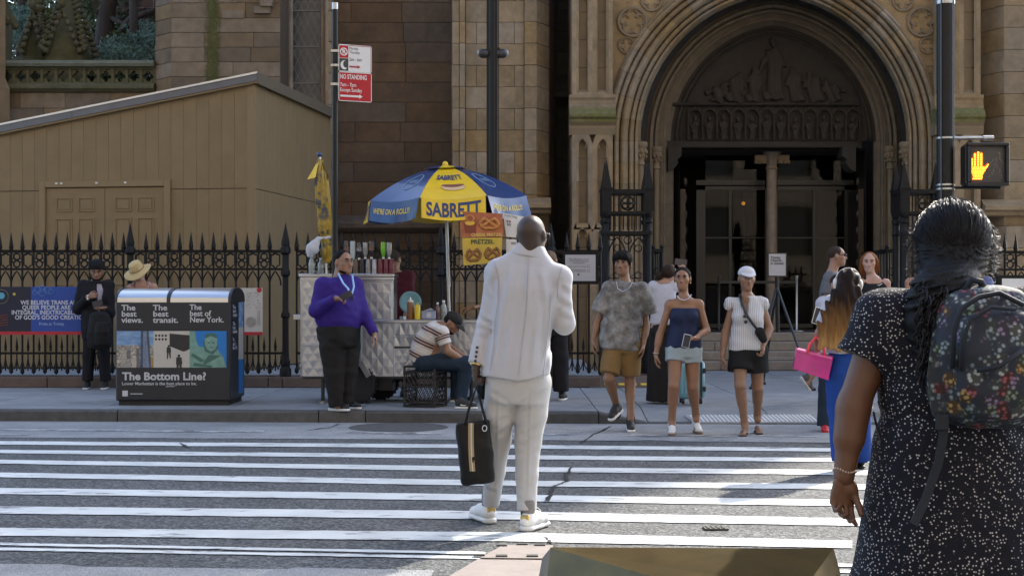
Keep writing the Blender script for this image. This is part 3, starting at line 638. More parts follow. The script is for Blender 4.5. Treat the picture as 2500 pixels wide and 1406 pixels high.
# inner wooden doors and screen
wood=mat('inner_oak',(.10,.06,.035),.5,var=.35,scale=3,stretch=(6,6,1)); fr=mat('screen_frame',(.012,.012,.013),.4)
def bxp(pa,pb,ya,yb,d,t,nm,mt,par): return MB().box(Xp(pa,d),Xp(pb,d),d,d+t,Zp(ya,d),Zp(yb,d)).build(nm,mt,par)
scr=part('glazed_screen',DR); d=29.0
for pa,pb,ya,yb in ((1700,1722,800,452),(2062,2084,800,452),(1700,2084,464,440),(1868,1898,800,440),(1780,1786,800,464),(1985,1991,800,464),(1722,2062,800,790),(1722,2062,582,579),(1700,2084,455,452)): bxp(pa,pb,ya,yb,d,.06,'frame',fr,scr)
gl=bpy.data.materials.new('door_glass'); gl.use_nodes=True; N=gl.node_tree.nodes; L=gl.node_tree.links
gs=N.new('ShaderNodeBsdfGlossy'); gs.inputs['Roughness'].default_value=.03; tr=N.new('ShaderNodeBsdfTransparent'); tr.inputs[0].default_value=(.45,.46,.46,1); fz=N.new('ShaderNodeFresnel'); fz.inputs[0].default_value=1.28; mx=N.new('ShaderNodeMixShader'); L.new(fz.outputs[0],mx.inputs[0]); L.new(tr.outputs[0],mx.inputs[1]); L.new(gs.outputs[0],mx.inputs[2]); L.new(mx.outputs[0],N['Material Output'].inputs[0])
for pa,pb in ((1722,1780),(1786,1868),(1898,1985),(1991,2062)): bxp(pa,pb,790,464,d+.02,.012,'pane',gl,scr)
for pa,pb in ((1722,1868),(1898,2062)): bxp(pa,pb,440,375,d+.02,.012,'pane',gl,scr)
dd=30.6
for pa,pb in ((1832,1888),(1893,1950)):
    od=part('oak_door',DR); bxp(pa,pb,800,505,dd,.06,'leaf',wood,od)
    for ya,yb in ((520,580),(590,660),(670,780)): bxp(pa+7,pb-7,yb,ya,dd-.02,.03,'panel',wood,od)
bxp(1818,1964,800,490,dd+.05,.1,'door_surround',wood,DR); bxp(1815,1968,490,470,dd-.1,.2,'door_head',mat('stone_grey',(.16,.155,.15),.8,var=.2),DR)
lm=emat('lamp_glow',(1.0,.40,.05),.6); lp=U(1815,497,30.2); MB().ball(lp,.04,10,8).build('lamp_globe',lm,DR,smooth=True); MB().tube([lp+Vector((0,0,.05)),lp+Vector((0,.1,.2)),lp+Vector((0,.4,.2))],.012,6).build('lamp_arm',bronze,DR)
d=28.45; cx=Xp(1884,d); m_=MB(); m_.lathe([(.15,zbase),(.15,zbase+.2),(.105,zbase+.3),(.105,Zp(415,d)),(.13,Zp(412,d)),(.10,Zp(405,d)),(.15,Zp(380,d)),(.20,Zp(372,d)),(.20,zt)],(cx,d,0),14); m_.build('trumeau',mat('trumeau_stone',(.20,.16,.125),.7,var=.3,scale=5),DR,angle=40)
for sg in (-1,1):
    m_=MB(); z_=Zp(392,d); m_.box(cx+sg*.12 if sg>0 else cx-.34,cx+.34 if sg>0 else cx-.12,d-.08,d+.08,z_-.06,z_+.10)
    for i in range(3): m_.ball((cx+sg*(.18+i*.07),d-.08,z_-.04),.04,7,5)
    m_.build('bracket',M_carve,DR,angle=50)
# upper masses (above and behind what the camera sees): tower body that shades the street
MB().box(-6.4,13.9,32.2,62,0,46).build('tower_body',M_brown,church)
MB().box(-6.4,13.9,28.7,32.2,8.0,46).build('tower_front',M_brown,church); MB().box(-6.3,xl-.4,28.75,32.2,0,8).build('tower_core',M_mortar,church); MB().box(xr+.4,13.9,28.75,32.2,0,8).build('tower_core',M_mortar,church)
# steps
ST=thing('stone_steps','four worn stone steps leading up to the dark church doorway','steps',(Xp(1888,25),25,.13)); M_step=mat('step_stone',(.23,.19,.15),.9,var=.25,scale=4,bump=.4,rand=.08)
sx0,sx1=Xp(1560,25.2),Xp(2260,25.2)
for i in range(4):
    y0=25.0+i*.38; c=[sx0,lerp(sx0,sx1,.28+.1*(i%2)),lerp(sx0,sx1,.62+.08*(i%2)),sx1]
    for a,b_ in zip(c[:-1],c[1:]): MB().cbox(((a+b_)/2,(y0+26.7)/2+.0,.05+.16*(i+.5)+.0+.08),((b_-a)/2-.003,(26.7-y0)/2,.08),.015).build('step_block',M_step,ST)
MB().box(sx0+.02,sx1-.02,25.1,26.6,.0,.12).build('core',M_mortar,ST)
# churchyard paving behind the fence
cy=MB(); cy.quad((-30,20.45,.29),(1.25,20.45,.29),(1.25,33,.29),(-30,33,.29)); cy.quad((6.75,21.3,.29),(30,21.3,.29),(30,33,.29),(6.75,33,.29)); tag(cy.build('churchyard_paving',mat('churchyard_concrete',(.26,.27,.28),.9,var=.2,scale=4)),kind='structure')
# ================================================================== BUILDING ACROSS THE STREET (behind the viewer; lights the church and shows in its glass)
ob=thing('office_building','pale limestone office building across the street behind the viewer','building',(0,-14,0)); M_lime=mat('limestone',(.38,.32,.25),.85,var=.1,scale=.6)
M_ow=mat('office_glass',(.03,.04,.05),.1,spec=.8)
Y=-14.0; bays=[-44+i*4.0 for i in range(23)]
MB().box(-45,46,Y-8,Y-.5,0,42).build('glass_wall',M_ow,ob)
for x in bays: MB().box(x-.9,x+.9,Y-.5,Y,0,42).build('pilaster',M_lime,ob)
for i in range(11): MB().box(-45,46,Y-.45,Y-.06,i*4.0+3.0-.9,i*4.0+3.0+.6).build('spandrel_band',M_lime,ob)
MB().box(-45.5,46.5,Y-8.2,Y+.4,42,43).build('cornice',M_lime,ob)
# ================================================================== SHED
M_shed=mat('tan_siding',(.21,.146,.07),.72,var=.12,scale=2,bump=.12,bscale=150,rand=.025)
M_shed_trim=mat('tan_trim',(.225,.155,.075),.65,var=.05,scale=4)
M_fascia=mat('roof_metal',(.13,.13,.14),.45,.5,var=.12,scale=6)
SA=math.radians(9); SO=Vector((-3.93,21.8,.29))
shed=thing('site_shed','large tan plywood shed with sloping roof behind the iron fence','shed',SO,-SA)
SM=wm(shed)
def s2w(x,y,z): return SM @ Vector((x,y,z-SO.z))
def ftop(t): return 4.70-.169*t
W_=.2035
def front_t(px):   # distance along the front from the corner for a photo column
    k=(px-CX)/F; return (SO.x-k*SO.y)/(math.cos(SA)+k*math.sin(SA))
td0,td1=front_t(402),front_t(112); zdt=CAMH+ (HY-455)*(SO.y+td0*math.sin(SA))/F
n=0; t=.10
def board(t0,t1,zb0,zb1,side=False,y=0.0,name='siding_board'):
    e=.0018; th=.02; m_=MB()
    if not side:
        P=[(-t1+e,zb0),(-t0-e,zb0),(-t0-e,ftop(t0) if zb1 is None else zb1),(-t1+e,ftop(t1) if zb1 is None else zb1)]
        m_.hexa([s2w(P[0][0],th,P[0][1]),s2w(P[1][0],th,P[1][1]),s2w(P[2][0],th,P[2][1]),s2w(P[3][0],th,P[3][1])]+[s2w(a,0,b_) for a,b_ in P])
    else:
        P=[(t0+e,zb0),(t1-e,zb0),(t1-e,zb1),(t0+e,zb1)]
        m_.hexa([s2w(-th,a,b_) for a,b_ in P]+[s2w(0,a,b_) for a,b_ in P])
    m_.build(name,M_shed,shed)
zseam=CAMH+(HY-461)*21.9/F
while t<7.6:
    t1=t+W_
    if t1<td0+.02 or t>td1-.02:
        board(t,t1,.31,zseam-.006); board(t,t1,zseam+.006,None)
    else: board(t,t1,max(zdt+.10,zseam+.006),None)
    t=t1
y=.10
while y<4.0:
    board(y,y+W_,.31,zseam-.006,True); board(y,y+W_,zseam+.006,4.70,True); y+=W_
m_=MB(); P=[s2w(-7.7,.03,.3),s2w(-.02,.03,.3),s2w(-.02,4.1,.3),s2w(-7.7,4.1,.3)]; T=[s2w(-7.7,.03,ftop(7.7)),s2w(-.02,.03,ftop(0)),s2w(-.02,4.1,4.70),s2w(-7.7,4.1,ftop(7.7))]
m_.hexa(P+T); m_.build('core',mat('shed_gap',(.09,.062,.03),.9),shed)
for a,b_,c,d_ in ((-.10,.012,-.012,.008),(-.012,.012,-.002,.10)):
    m_=MB(); m_.hexa([s2w(a,c,.3),s2w(b_,c,.3),s2w(b_,d_,.3),s2w(a,d_,.3),s2w(a,c,4.71),s2w(b_,c,4.71),s2w(b_,d_,4.71),s2w(a,d_,4.71)]); m_.build('corner_trim',M_shed_trim,shed)
# roof slab with metal edge
def roofz(x): return 4.71+.169*x
def roofpart(x0,x1,y0,y1,dz0,dz1,name,m):
    mb=MB(); mb.hexa([s2w(x0,y0,roofz(x0)+dz0),s2w(x1,y0,roofz(x1)+dz0),s2w(x1,y1,roofz(x1)+dz0),s2w(x0,y1,roofz(x0)+dz0),s2w(x0,y0,roofz(x0)+dz1),s2w(x1,y0,roofz(x1)+dz1),s2w(x1,y1,roofz(x1)+dz1),s2w(x0,y1,roofz(x0)+dz1)]); return mb.build(name,m,shed)
roofpart(-7.8,.06,-.05,4.2,0,.05,'roof',mat('roof_deck',(.22,.2,.17),.8,var=.2))
roofpart(-7.8,-2.9,-.085,-.05,-.045,.085,'fascia',M_fascia); roofpart(-2.895,.085,-.085,-.05,-.045,.085,'fascia',M_fascia)
roofpart(-7.8,.09,-.10,-.086,.06,.09,'drip_edge',mat('bright_metal',(.62,.62,.62),.3,.8,var=.1))
roofpart(-7.8,.08,-.07,-.051,-.075,-.047,'soffit_trim',M_shed_trim)
m_=MB(); m_.hexa([s2w(.06,-.05,4.64),s2w(.085,-.05,4.64),s2w(.085,4.2,4.64),s2w(.06,4.2,4.64),s2w(.06,-.05,4.81),s2w(.085,-.05,4.81),s2w(.085,4.2,4.81),s2w(.06,4.2,4.81)]); m_.build('fascia',mat('side_fascia',(.17,.14,.10),.5,.3),shed)
# double door with raised panels
def fbox(t0,t1,z0,z1,y0,y1,name,m,par,ch=.006):
    c=s2w(-(t0+t1)/2,(y0+y1)/2,(z0+z1)/2); mb=MB(); mb.cbox(c,((t1-t0)/2,(y1-y0)/2,(z1-z0)/2),ch,Matrix.Rotation(-SA,3,'Z')); return mb.build(name,m,par)
df=part('door_frame',shed)
fbox(td0-.10,td0,.3,zdt+.10,-.035,.02,'casing',M_shed_trim,df); fbox(td1,td1+.10,.3,zdt+.10,-.035,.02,'casing',M_shed_trim,df); fbox(td0,td1,zdt,zdt+.10,-.035,.02,'casing',M_shed_trim,df)
tm=(td0+td1)/2
for k,(a,b_) in enumerate(((td0+.008,tm-.003),(tm+.003,td1-.008))):
    dl=part('door',shed); fbox(a,b_,.32,zdt-.01,.0,.03,'leaf',M_shed,dl,.003); w=b_-a
    for col in (0,1):
        c0=a+w*(.17 if col==0 else .55); c1=c0+w*.28
        for z0,z1 in ((zdt-.38,zdt-.16),(zdt-1.35,zdt-.48),(.5,zdt-1.5)):
            e=.018
            for q in ((c0,c0+e,z0,z1),(c1-e,c1,z0,z1),(c0+e,c1-e,z0,z0+e),(c0+e,c1-e,z1-e,z1)): fbox(*q,-.014,.002,'panel_moulding',M_shed_trim,dl,.005)
            fbox(c0+e+.022,c1-e-.022,z0+e+.022,z1-e-.022,-.009,.002,'panel',M_shed,dl,.007)
for px in (140,152,238,308): 
    tt=front_t(px); fbox(tt-.02,tt+.02,zdt+.05,zdt+.075,-.038,-.034,'paint_chip',mat('bare_paint',(.7,.68,.62),.6),shed,.001)

# ================================================================== IRON FENCE
M_iron=mat('black_iron',(.008,.008,.009),.5,.0,var=.3,scale=20,spec=.22)
M_base=mat('fence_base_stone',(.12,.085,.068),.85,var=.25,scale=5,bump=.4,rand=.12)
def ring(cx,cz,r,w,n=10,y=0): 
    mb=MB(); mb.tube([(cx+r*math.cos(2*math.pi*i/n),y,cz+r*math.sin(2*math.pi*i/n)) for i in range(n+1)],w,4,False); return mb
def fence_meshes(zs):
    zt,zm,zl,zb,ztip=zs; me={}
    b=MB(); b.tube([(0,0,zb),(0,0,zt+.02)],.0155,6); b.lathe([(.018,zt),(.034,zt+.015),(.034,zt+.03),(.024,zt+.04),(.036,zt+.055),(.0,ztip)],(0,0,0),6)
    b.lathe([(.0,zb-.05),(.03,zb-.02),(.03,zb+.02),(.014,zb+.05)],(0,0,0),6); me['picket']=b.mesh('picket',angle=40)
    b=MB(); c=(zt+zm)/2; h=(zt-zm)/2
    for dz_ in (h*.42,-h*.42): b.add(*_ring(0,c+dz_,h*.36,.0125))
    b.add(*_ring(-h*.38,c,h*.22,.011)); b.add(*_ring(h*.38,c,h*.22,.011)); me['foil']=b.mesh('foil_ornament',angle=60)
    b=MB(); P=[(0,h*.92),(h*.28,h*.6),(h*.5,h*.55),(h*.5,-h*.55),(h*.28,-h*.6),(0,-h*.92),(-h*.28,-h*.6),(-h*.5,-h*.55),(-h*.5,h*.55),(-h*.28,h*.6),(0,h*.92)]
    b.tube([(x,0,c+z) for x,z in P],.0135,4,False); me['lozenge']=b.mesh('lozenge_ornament')
    hw=.0795; b=MB(); pts=lancet_pts(hw,.20,6); b.tube([(x,0,zm-.23+z) for x,z in pts],.011,5); me['arch']=b.mesh('lancet_arch',angle=60)
    b=MB(); b.tube([(0,0,zb),(0,0,zl+.02)],.010,6); b.lathe([(.022,zl+.03),(.014,zl+.06),(.022,zl+.08),(0,zl+.24)],(0,0,0),6); me['dog']=b.mesh('short_picket',angle=40)
    b=MB(); b.tube([(x,0,zb+.02+.20-(.20-(.2-z)) if False else zb+.22-z) for x,z in [(p[0]*.5,p[1]) for p in pts]],.008,5); me['lower']=b.mesh('lower_arch',angle=60)
    for k in me.values(): k.materials.append(M_iron)
    return me
def _ring(cx,cz,r,w):
    m_=ring(cx,cz,r,w); return m_.v,m_.f
FZ=(2.045,1.795,.61,.36,2.33); FM=fence_meshes(FZ); PITCH=.1588
def post(name,parent,x,y,zb,zt,ztip,r=.055):
    b=MB(); b.lathe([(r*1.5,zb),(r*1.5,zb+.10),(r*1.1,zb+.14),(r*1.3,zb+.20),(r,zb+.25),(r*.85,zb+.4),(r*.8,1.1),(r*1.15,1.12),(r*1.15,1.16),(r*.8,1.2),(r*.75,zt-.36),(r*1.2,zt-.33),(r*1.2,zt-.28),(r*.85,zt-.25),(r*.85,zt-.05),(r*1.35,zt-.02),(r*1.35,zt+.04),(r*1.0,zt+.07),(r*1.1,zt+.12),(0,ztip)],(x,y,0),10)
    return b.build(name,M_iron,parent,angle=35)
def fence_run(label,x0,x1,y,posts,nm='iron_fence'):
    f=thing(nm,label,'fence',((x0+x1)/2,y,.13)); zt,zm,zl,zb,ztip=FZ
    for z_,h in ((zt,.022),(zm,.016),(zl,.016)): MB().box(x0,x1,y-.018,y+.018,z_-h,z_+h).build('rail',M_iron,f)
    MB().box(x0,x1,y-.010,y+.010,zt-.045,zt-.034).build('rail',M_iron,f)
    n=int((x1-x0)/PITCH)
    for i in range(n+1):
        x=x0+PITCH*i; jz=random.uniform(-.008,.008)
        if all(abs(x-p)>.07 for p in posts):
            inst('picket',FM['picket'],f,(x,y,jz),random.uniform(-.05,.05))
        xm=x+PITCH/2
        if xm<x1 and all(abs(xm-p)>.09 for p in posts):
            inst('foil_ornament' if i%2 else 'lozenge_ornament',FM['foil' if i%2 else 'lozenge'],f,(xm,y,0))
            inst('lancet_arch',FM['arch'],f,(xm,y,0)); inst('short_picket',FM['dog'],f,(xm,y,0))
            inst('lower_arch',FM['lower'],f,(xm-PITCH/4,y,0)); inst('lower_arch',FM['lower'],f,(xm+PITCH/4,y,0))
    for p in posts: post('post',f,p,y,.28,zt,2.46)
    c=x0-.2
    while c<x1-.01:
        e=min(c+1.55,x1); MB().cbox(((c+e)/2,y+.02,.205),((e-c)/2-.004,.17,.075),.012).build('base_stone',M_base,f); c=e
    return f
YF=20.25
fpx=[Xp(p,YF) for p in (-61,318,697,1076,1345)]
fence_run('tall black iron railing with spear tips in front of the tan shed',Xp(-110,YF),Xp(697,YF),YF,fpx[:3])
fence_run('black iron railing with spear tips running behind the food cart',Xp(697,YF)+PITCH,Xp(1466,YF),YF,fpx[3:])
fence_run('black iron railing by the church pier at the right edge of the view',Xp(2318,20.6),Xp(2560,20.6),20.6,[Xp(2425,20.6)])
# ================================================================== GATE PIERS (openwork cast iron)
def gate_pier(label,pa,pb,Y):
    gp=thing('gate_pier',label,'gate pier',(Xp((pa+pb)/2,Y),Y,.13)); x0,x1=Xp(pa,Y),Xp(pb,Y); dpt=.42; w=.085
    z1,z2,z3=Zp(520,Y),Zp(473,Y),Zp(388,Y); zarch=Zp(570,Y)
    for (cx,cy) in ((x0+w/2,Y),(x1-w/2,Y),(x0+w/2,Y+dpt),(x1-w/2,Y+dpt)):
        b=MB(); b.lathe([(.085,.28),(.085,.52),(.06,.56),(.06,.66),(.046,.70),(.046,1.28),(.062,1.30),(.062,1.36),(.046,1.38),(.046,zarch-.02),(.064,zarch),(.064,zarch+.05),(.05,zarch+.07),(.05,z1-.16),(.07,z1-.14),(.07,z1-.09),(.05,z1-.07),(.075,z1-.01),(.075,z1+.02)],(cx,cy,0),10); b.build('colonette',M_iron,gp,angle=40)
        b=MB(); b.box(cx-.07,cx+.07,cy-.07,cy+.07,z1+.02,z2); b.build('corner_block',M_iron,gp)
        b=MB(); b.box(cx-.085,cx+.085,cy-.085,cy+.085,z2+.06,z2+.085); b.add([(cx-.07,cy-.07,z2+.08),(cx+.07,cy-.07,z2+.08),(cx+.07,cy+.07,z2+.08),(cx-.07,cy+.07,z2+.08),(cx,cy,z3)],[(0,1,4),(1,2,4),(2,3,4),(3,0,4),(3,2,1,0)]); b.build('spire',M_iron,gp)
    for yy in (Y-.05,Y+dpt+.05): MB().box(x0-.03,x1+.03,yy-.02,yy+.02,z2,z2+.06).build('cornice',M_iron,gp); MB().box(x0,x1,yy-.015,yy+.015,z1-.02,z1+.02).build('rail',M_iron,gp); MB().box(x0,x1,yy-.015,yy+.015,zarch-.02,zarch+.03).build('rail',M_iron,gp); MB().box(x0,x1,yy-.015,yy+.015,.62,.67).build('rail',M_iron,gp)
    for xx in (x0,x1): MB().box(xx-.03,xx+.03,Y-.05,Y+dpt+.05,z2,z2+.06).build('cornice',M_iron,gp)
    MB().box(x0-.05,x1+.05,Y-.1,Y+dpt+.1,.1,.28).build('base',M_base,gp); MB().box(x0,x1,Y-.03,Y+dpt+.03,.28,.42).build('foot_plate',M_iron,gp)
    xm=(x0+x1)/2; zc=(z1+z2)/2; r=(z2-z1)*.36; y_=Y-.03
    b=MB(); b.add(*_r(xm,zc,r,.014,y_)); 
    for i in range(4): a=math.pi/4+i*math.pi/2; b.add(*_r(xm+r*.45*math.cos(a),zc+r*.45*math.sin(a),r*.42,.010,y_))
    b.build('quatrefoil',M_iron,gp,angle=50)
    for sg in (-1,1): MB().box(xm+sg*.13-.012,xm+sg*.13+.012,y_-.01,y_+.01,z1,z2).build('mullion',M_iron,gp)
    for i in range(9): x=lerp(x0+.1,x1-.1,i/8); MB().box(x-.010,x+.010,y_-.01,y_+.01,zarch+.05,z1).build('baluster',M_iron,gp)
    # traceried lower panel
    b=MB(); hw=(x1-x0)/4-.04
    for sg in (-1,1):
        cx=xm+sg*(hw+.02); pts=lancet_pts(hw,.30,6); b.tube([(cx+x,y_,zarch-.36+z) for x,z in pts],.012,5); b.tube([(cx-hw,y_,zarch-.36),(cx-hw,y_,.66)],.010,5); b.tube([(cx+hw,y_,zarch-.36),(cx+hw,y_,.66)],.010,5)
        b.add(*_r(cx,zarch-.22,.05,.009,y_))
    b.add(*_r(xm,zarch-.10,.055,.010,y_)); b.add(*_r(x0+.12,zarch-.06,.04,.008,y_)); b.add(*_r(x1-.12,zarch-.06,.04,.008,y_)); b.build('tracery',M_iron,gp,angle=50)
    b=MB(); zz=.72
    while zz<zarch-.42:
        for sg in (-1,1):
            cx=xm+sg*(hw+.02); b.tube([(cx-hw,y_,zz),(cx,y_,zz+.11),(cx+hw,y_,zz),(cx,y_,zz-.0),(cx-hw,y_,zz)],.007,4); b.add(*_r(cx,zz+.04,.045,.007,y_))
        zz+=.24
    b.build('scroll_panel',M_iron,gp,angle=50)
    return gp
def _r(cx,cz,r,w,y):
    m_=ring(cx,cz,r,w,12,y); return m_.v,m_.f
gate_pier('openwork black iron gate pier with spires left of the church doorway',1474,1590,21.1)
gate_pier('openwork black iron gate pier with spires right of the church doorway',2200,2312,21.1)
# short return rails at the open gate leaves
for lab,pa,pb,d_ in (('open black iron gate leaf folded back beside the left gate pier',1594,1616,22.2),('open black iron gate leaf folded back beside the right gate pier',2166,2190,22.2)):
    gt=thing('gate_leaf',lab,'gate',(Xp((pa+pb)/2,d_),d_,.13)); xa_,xb_=Xp(pa,d_),Xp(pb,d_); zt=Zp(612,d_)
    for z_ in (.3,.75,1.6,zt): MB().box(xa_-.02,xb_+.02,d_-.02,d_+1.6,z_-.025,z_+.025).build('rail',M_iron,gt)
    for i in range(11): y=d_+i*.16; MB().tube([((xa_+xb_)/2+(xa_-xb_)*.3*(1 if i%2 else -1),y,.16),((xa_+xb_)/2+(xa_-xb_)*.3*(1 if i%2 else -1),y,zt)],.012,6).build('bar',M_iron,gt)
    b=MB(); 
    for zz in (.5,.95,1.2,1.45,1.8): b.add(*_r((xa_+xb_)/2,zz,.055,.010,d_-.02))
    for xx in (xa_,xb_): b.tube([(xx,d_,.14),(xx,d_,zt+.05)],.022,6); b.ball((xx,d_,zt+.06),.035,8,6)
    b.build('scroll_panel',M_iron,gt,angle=50)
# striped kerb ramp by the gate
rp=thing('threshold_ramp','low brown ramp with yellow stripes at the gate pier foot','ramp',(Xp(1520,20.6),20.6,.13)); x0,x1=Xp(1436,20.3),Xp(1592,20.3)
MB().prism([(x0,20.05,.134),(x0,20.45,.26),(x0,20.9,.26),(x0,20.9,.134)],(x1-x0,0,0)).build('wedge',mat('ramp_brown',(.10,.07,.05),.8,var=.2),rp)
for px in (1445,1478,1517,1548,1571):
    x=Xp(px,20.3); w_=.05 if px in(1517,1571) else .025; z_=.134+.315*.08; MB().hexa([(x-w_,20.13,.163),(x+w_,20.13,.163),(x+w_,20.2,.185),(x-w_,20.2,.185),(x-w_,20.128,.168),(x+w_,20.128,.168),(x+w_,20.198,.19),(x-w_,20.198,.19)]).build('stripe',mat('safety_yellow',(.65,.42,.03),.7),rp)

# ================================================================== GARDEN AT UPPER LEFT: balustrade, pinnacles, trees
bal=thing('stone_balustrade','mossy pierced stone balustrade above the shed roof','balustrade',(Xp(190,27.0),27.0,.3)); Y=27.0
M_bal=mat('balustrade_stone',(.095,.078,.048),.9,var=.35,scale=7,bump=.5,col2=(.075,.075,.028),cs=2.5,cw=.2)
M_balt=mat('balustrade_cap',(.115,.12,.085),.9,var=.25,scale=7,bump=.4)
x0,x1=Xp(-120,Y),Xp(379,Y)
MB().prism([(x0,Y-.14,Zp(165,Y)),(x0,Y-.16,Zp(158,Y)),(x0,Y-.12,Zp(150,Y)),(x0,Y+.3,Zp(150,Y)),(x0,Y+.3,Zp(165,Y))],(x1-x0,0,0)).build('cap',M_balt,bal)
MB().box(x0,x1,Y-.04,Y+.2,Zp(170,Y),Zp(165,Y)).build('upper_fillet',M_bal,bal)
MB().prism([(x0,Y-.05,Zp(204,Y)),(x0,Y-.12,Zp(212,Y)),(x0,Y-.12,Zp(218,Y)),(x0,Y-.04,Zp(226,Y)),(x0,Y+.3,Zp(226,Y)),(x0,Y+.3,Zp(204,Y))],(x1-x0,0,0)).build('base_moulding',M_bal,bal)
za,zb=Zp(204,Y),Zp(170,Y); pw=34.5*Y/F; xx=x1
def quatre_mesh():
    b=MB(); hw,hh=pw/2,(zb-za)/2; n=32; V=[]; fs=[]
    for i in range(n):
        a=2*math.pi*i/n; r=hh*(.50+.30*abs(math.cos(2*a))); ix,iz=r*math.cos(a),r*math.sin(a); k=1/max(abs(math.cos(a))/hw,abs(math.sin(a))/hh); ox,oz=k*math.cos(a),k*math.sin(a)
        V+=[(ix,0,iz),(ox,0,oz),(ix,.10,iz)]
    for i in range(n): j=(i+1)%n; fs+=[(3*i,3*i+1,3*j+1,3*j),(3*i,3*j,3*j+2,3*i+2)]
    b.add(V,fs); b.box(hw-.025,hw+.025,-.03,.12,-hh,hh); return b.mesh('pierced_panel',angle=40)
qm=quatre_mesh(); qm.materials.append(M_bal)
while xx>x0: inst('pierced_panel',qm,bal,(xx-pw/2,Y,(za+zb)/2)); xx-=pw
wl=part('wall',bal); z=.3
zz=Zp(226,Y); k=0
MB().box(x0,x1,Y+.05,Y+.4,0,zz).build('core',M_mortar,wl)
while zz>3.2:
    xq=x1-(.4 if k%2 else 0)
    while xq>x0: stone(wl,(0,Y,0),(1,0,0),(0,-1,0),max(x0,xq-.85),xq,zz-.30,zz,M_red); xq-=.85
    zz-=.30; k+=1
# left edge shaft
m_=MB(); xs_=Xp(8,26.8); m_.lathe([(.42,.3),(.42,5.3),(.34,5.5),(.34,8)],(xs_-.30,26.8,0),8); m_.build('shaft',M_red,bal)
def pinnacle(label,px,ytop,ybase,d_,w):
    p=thing('stone_pinnacle',label,'pinnacle',(Xp(px,d_),d_,0)); x=Xp(px,d_); zb_,zt_=Zp(ybase,d_),Zp(ytop,d_); b=MB()
    b.add([(x-w,d_-w,.3),(x+w,d_-w,.3),(x+w,d_+w,.3),(x-w,d_+w,.3),(x-w,d_-w,zb_),(x+w,d_-w,zb_),(x+w,d_+w,zb_),(x-w,d_+w,zb_),(x,d_,zt_)],[(0,1,5,4),(1,2,6,5),(2,3,7,6),(3,0,4,7),(4,5,8),(5,6,8),(6,7,8),(7,4,8)]); b.build('spire',M_bal,p)
    for s_ in range(4):
        c_=Vector(((-1,1,1,-1)[s_],(-1,-1,1,1)[s_],0)); n_=13
        for i in range(n_):
            t=i/n_; q=Vector((x,d_,lerp(zb_,zt_,t)))+c_*w*(1-t)*1.02; r=.115*(1-t*.45); b=MB(); b.ball(q+c_*.03,(r*.8,r*.8,r*.55),7,5); b.ball(q+c_*.06+Vector((0,0,.03)),(r*.55,r*.55,r*.45),6,4); b.build('crocket',M_bal,p,angle=60)
    b=MB(); g_=[(x-w*.9,d_-w-.04,zb_-.1),(x,d_-w-.10,zb_+.75),(x+w*.9,d_-w-.04,zb_-.1)]; b.tube(g_,.05,6)
    for i in range(6):
        for sg in (-1,1): b.ball((x+sg*w*.9*(1-i/6),d_-w-.1,zb_-.05+.8*i/6),.06,6,4)
    b.ball((x,d_-w-.12,zb_+.9),(.09,.07,.13),8,6); b.build('crocketed_gable',M_bal,p,angle=60)
    b=MB(); b.ball((x,d_,zt_+.02),(.16,.16,.09),8,6); b.ball((x,d_,zt_+.16),(.10,.10,.10),8,6); b.build('finial',M_bal,p,angle=60)
pinnacle('tall crocketed stone pinnacle behind the balustrade',170,-40,128,28.2,.36)
pinnacle('short crocketed stone pinnacle left of the tall one',92,25,128,28.4,.22)
pinnacle('crocketed stone pinnacle at the left edge of the view',-4,0,60,27.4,.20)
m_=MB(); d_=28.6; m_.prism([(Xp(20,d_),d_,Zp(150,d_)),(Xp(112,d_),d_,Zp(105,d_)),(Xp(125,d_),d_,Zp(150,d_))],(0,.6,0)); tag(m_.build('stone_gable',M_balt),'pale sloping stone coping left of the pinnacles','coping')
# brick wall with white joints far behind
bw=thing('brick_gable','dark red block wall with white joints behind the trees','wall',(Xp(340,33),33,0)); Y=33.0
MB().box(Xp(285,Y),Xp(430,Y),Y+.02,Y+.5,0,Zp(-60,Y)).build('mortar',mat('white_mortar',(.5,.48,.45),.9),bw); z=Zp(100,Y); k=0; M_bk=mat('dark_red_block',(.10,.055,.045),.85,var=.3,scale=6,rand=.2)
while z<Zp(-50,Y):
    xq=Xp(285,Y)-(.14 if k%2 else 0)
    while xq<Xp(430,Y): stone(bw,(0,Y,0),(1,0,0),(0,-1,0),xq,xq+.28,z,z+.19,M_bk,'block',j=.008,ch=.002,dep=.01,pr=0.0); xq+=.28
    z+=.19; k+=1
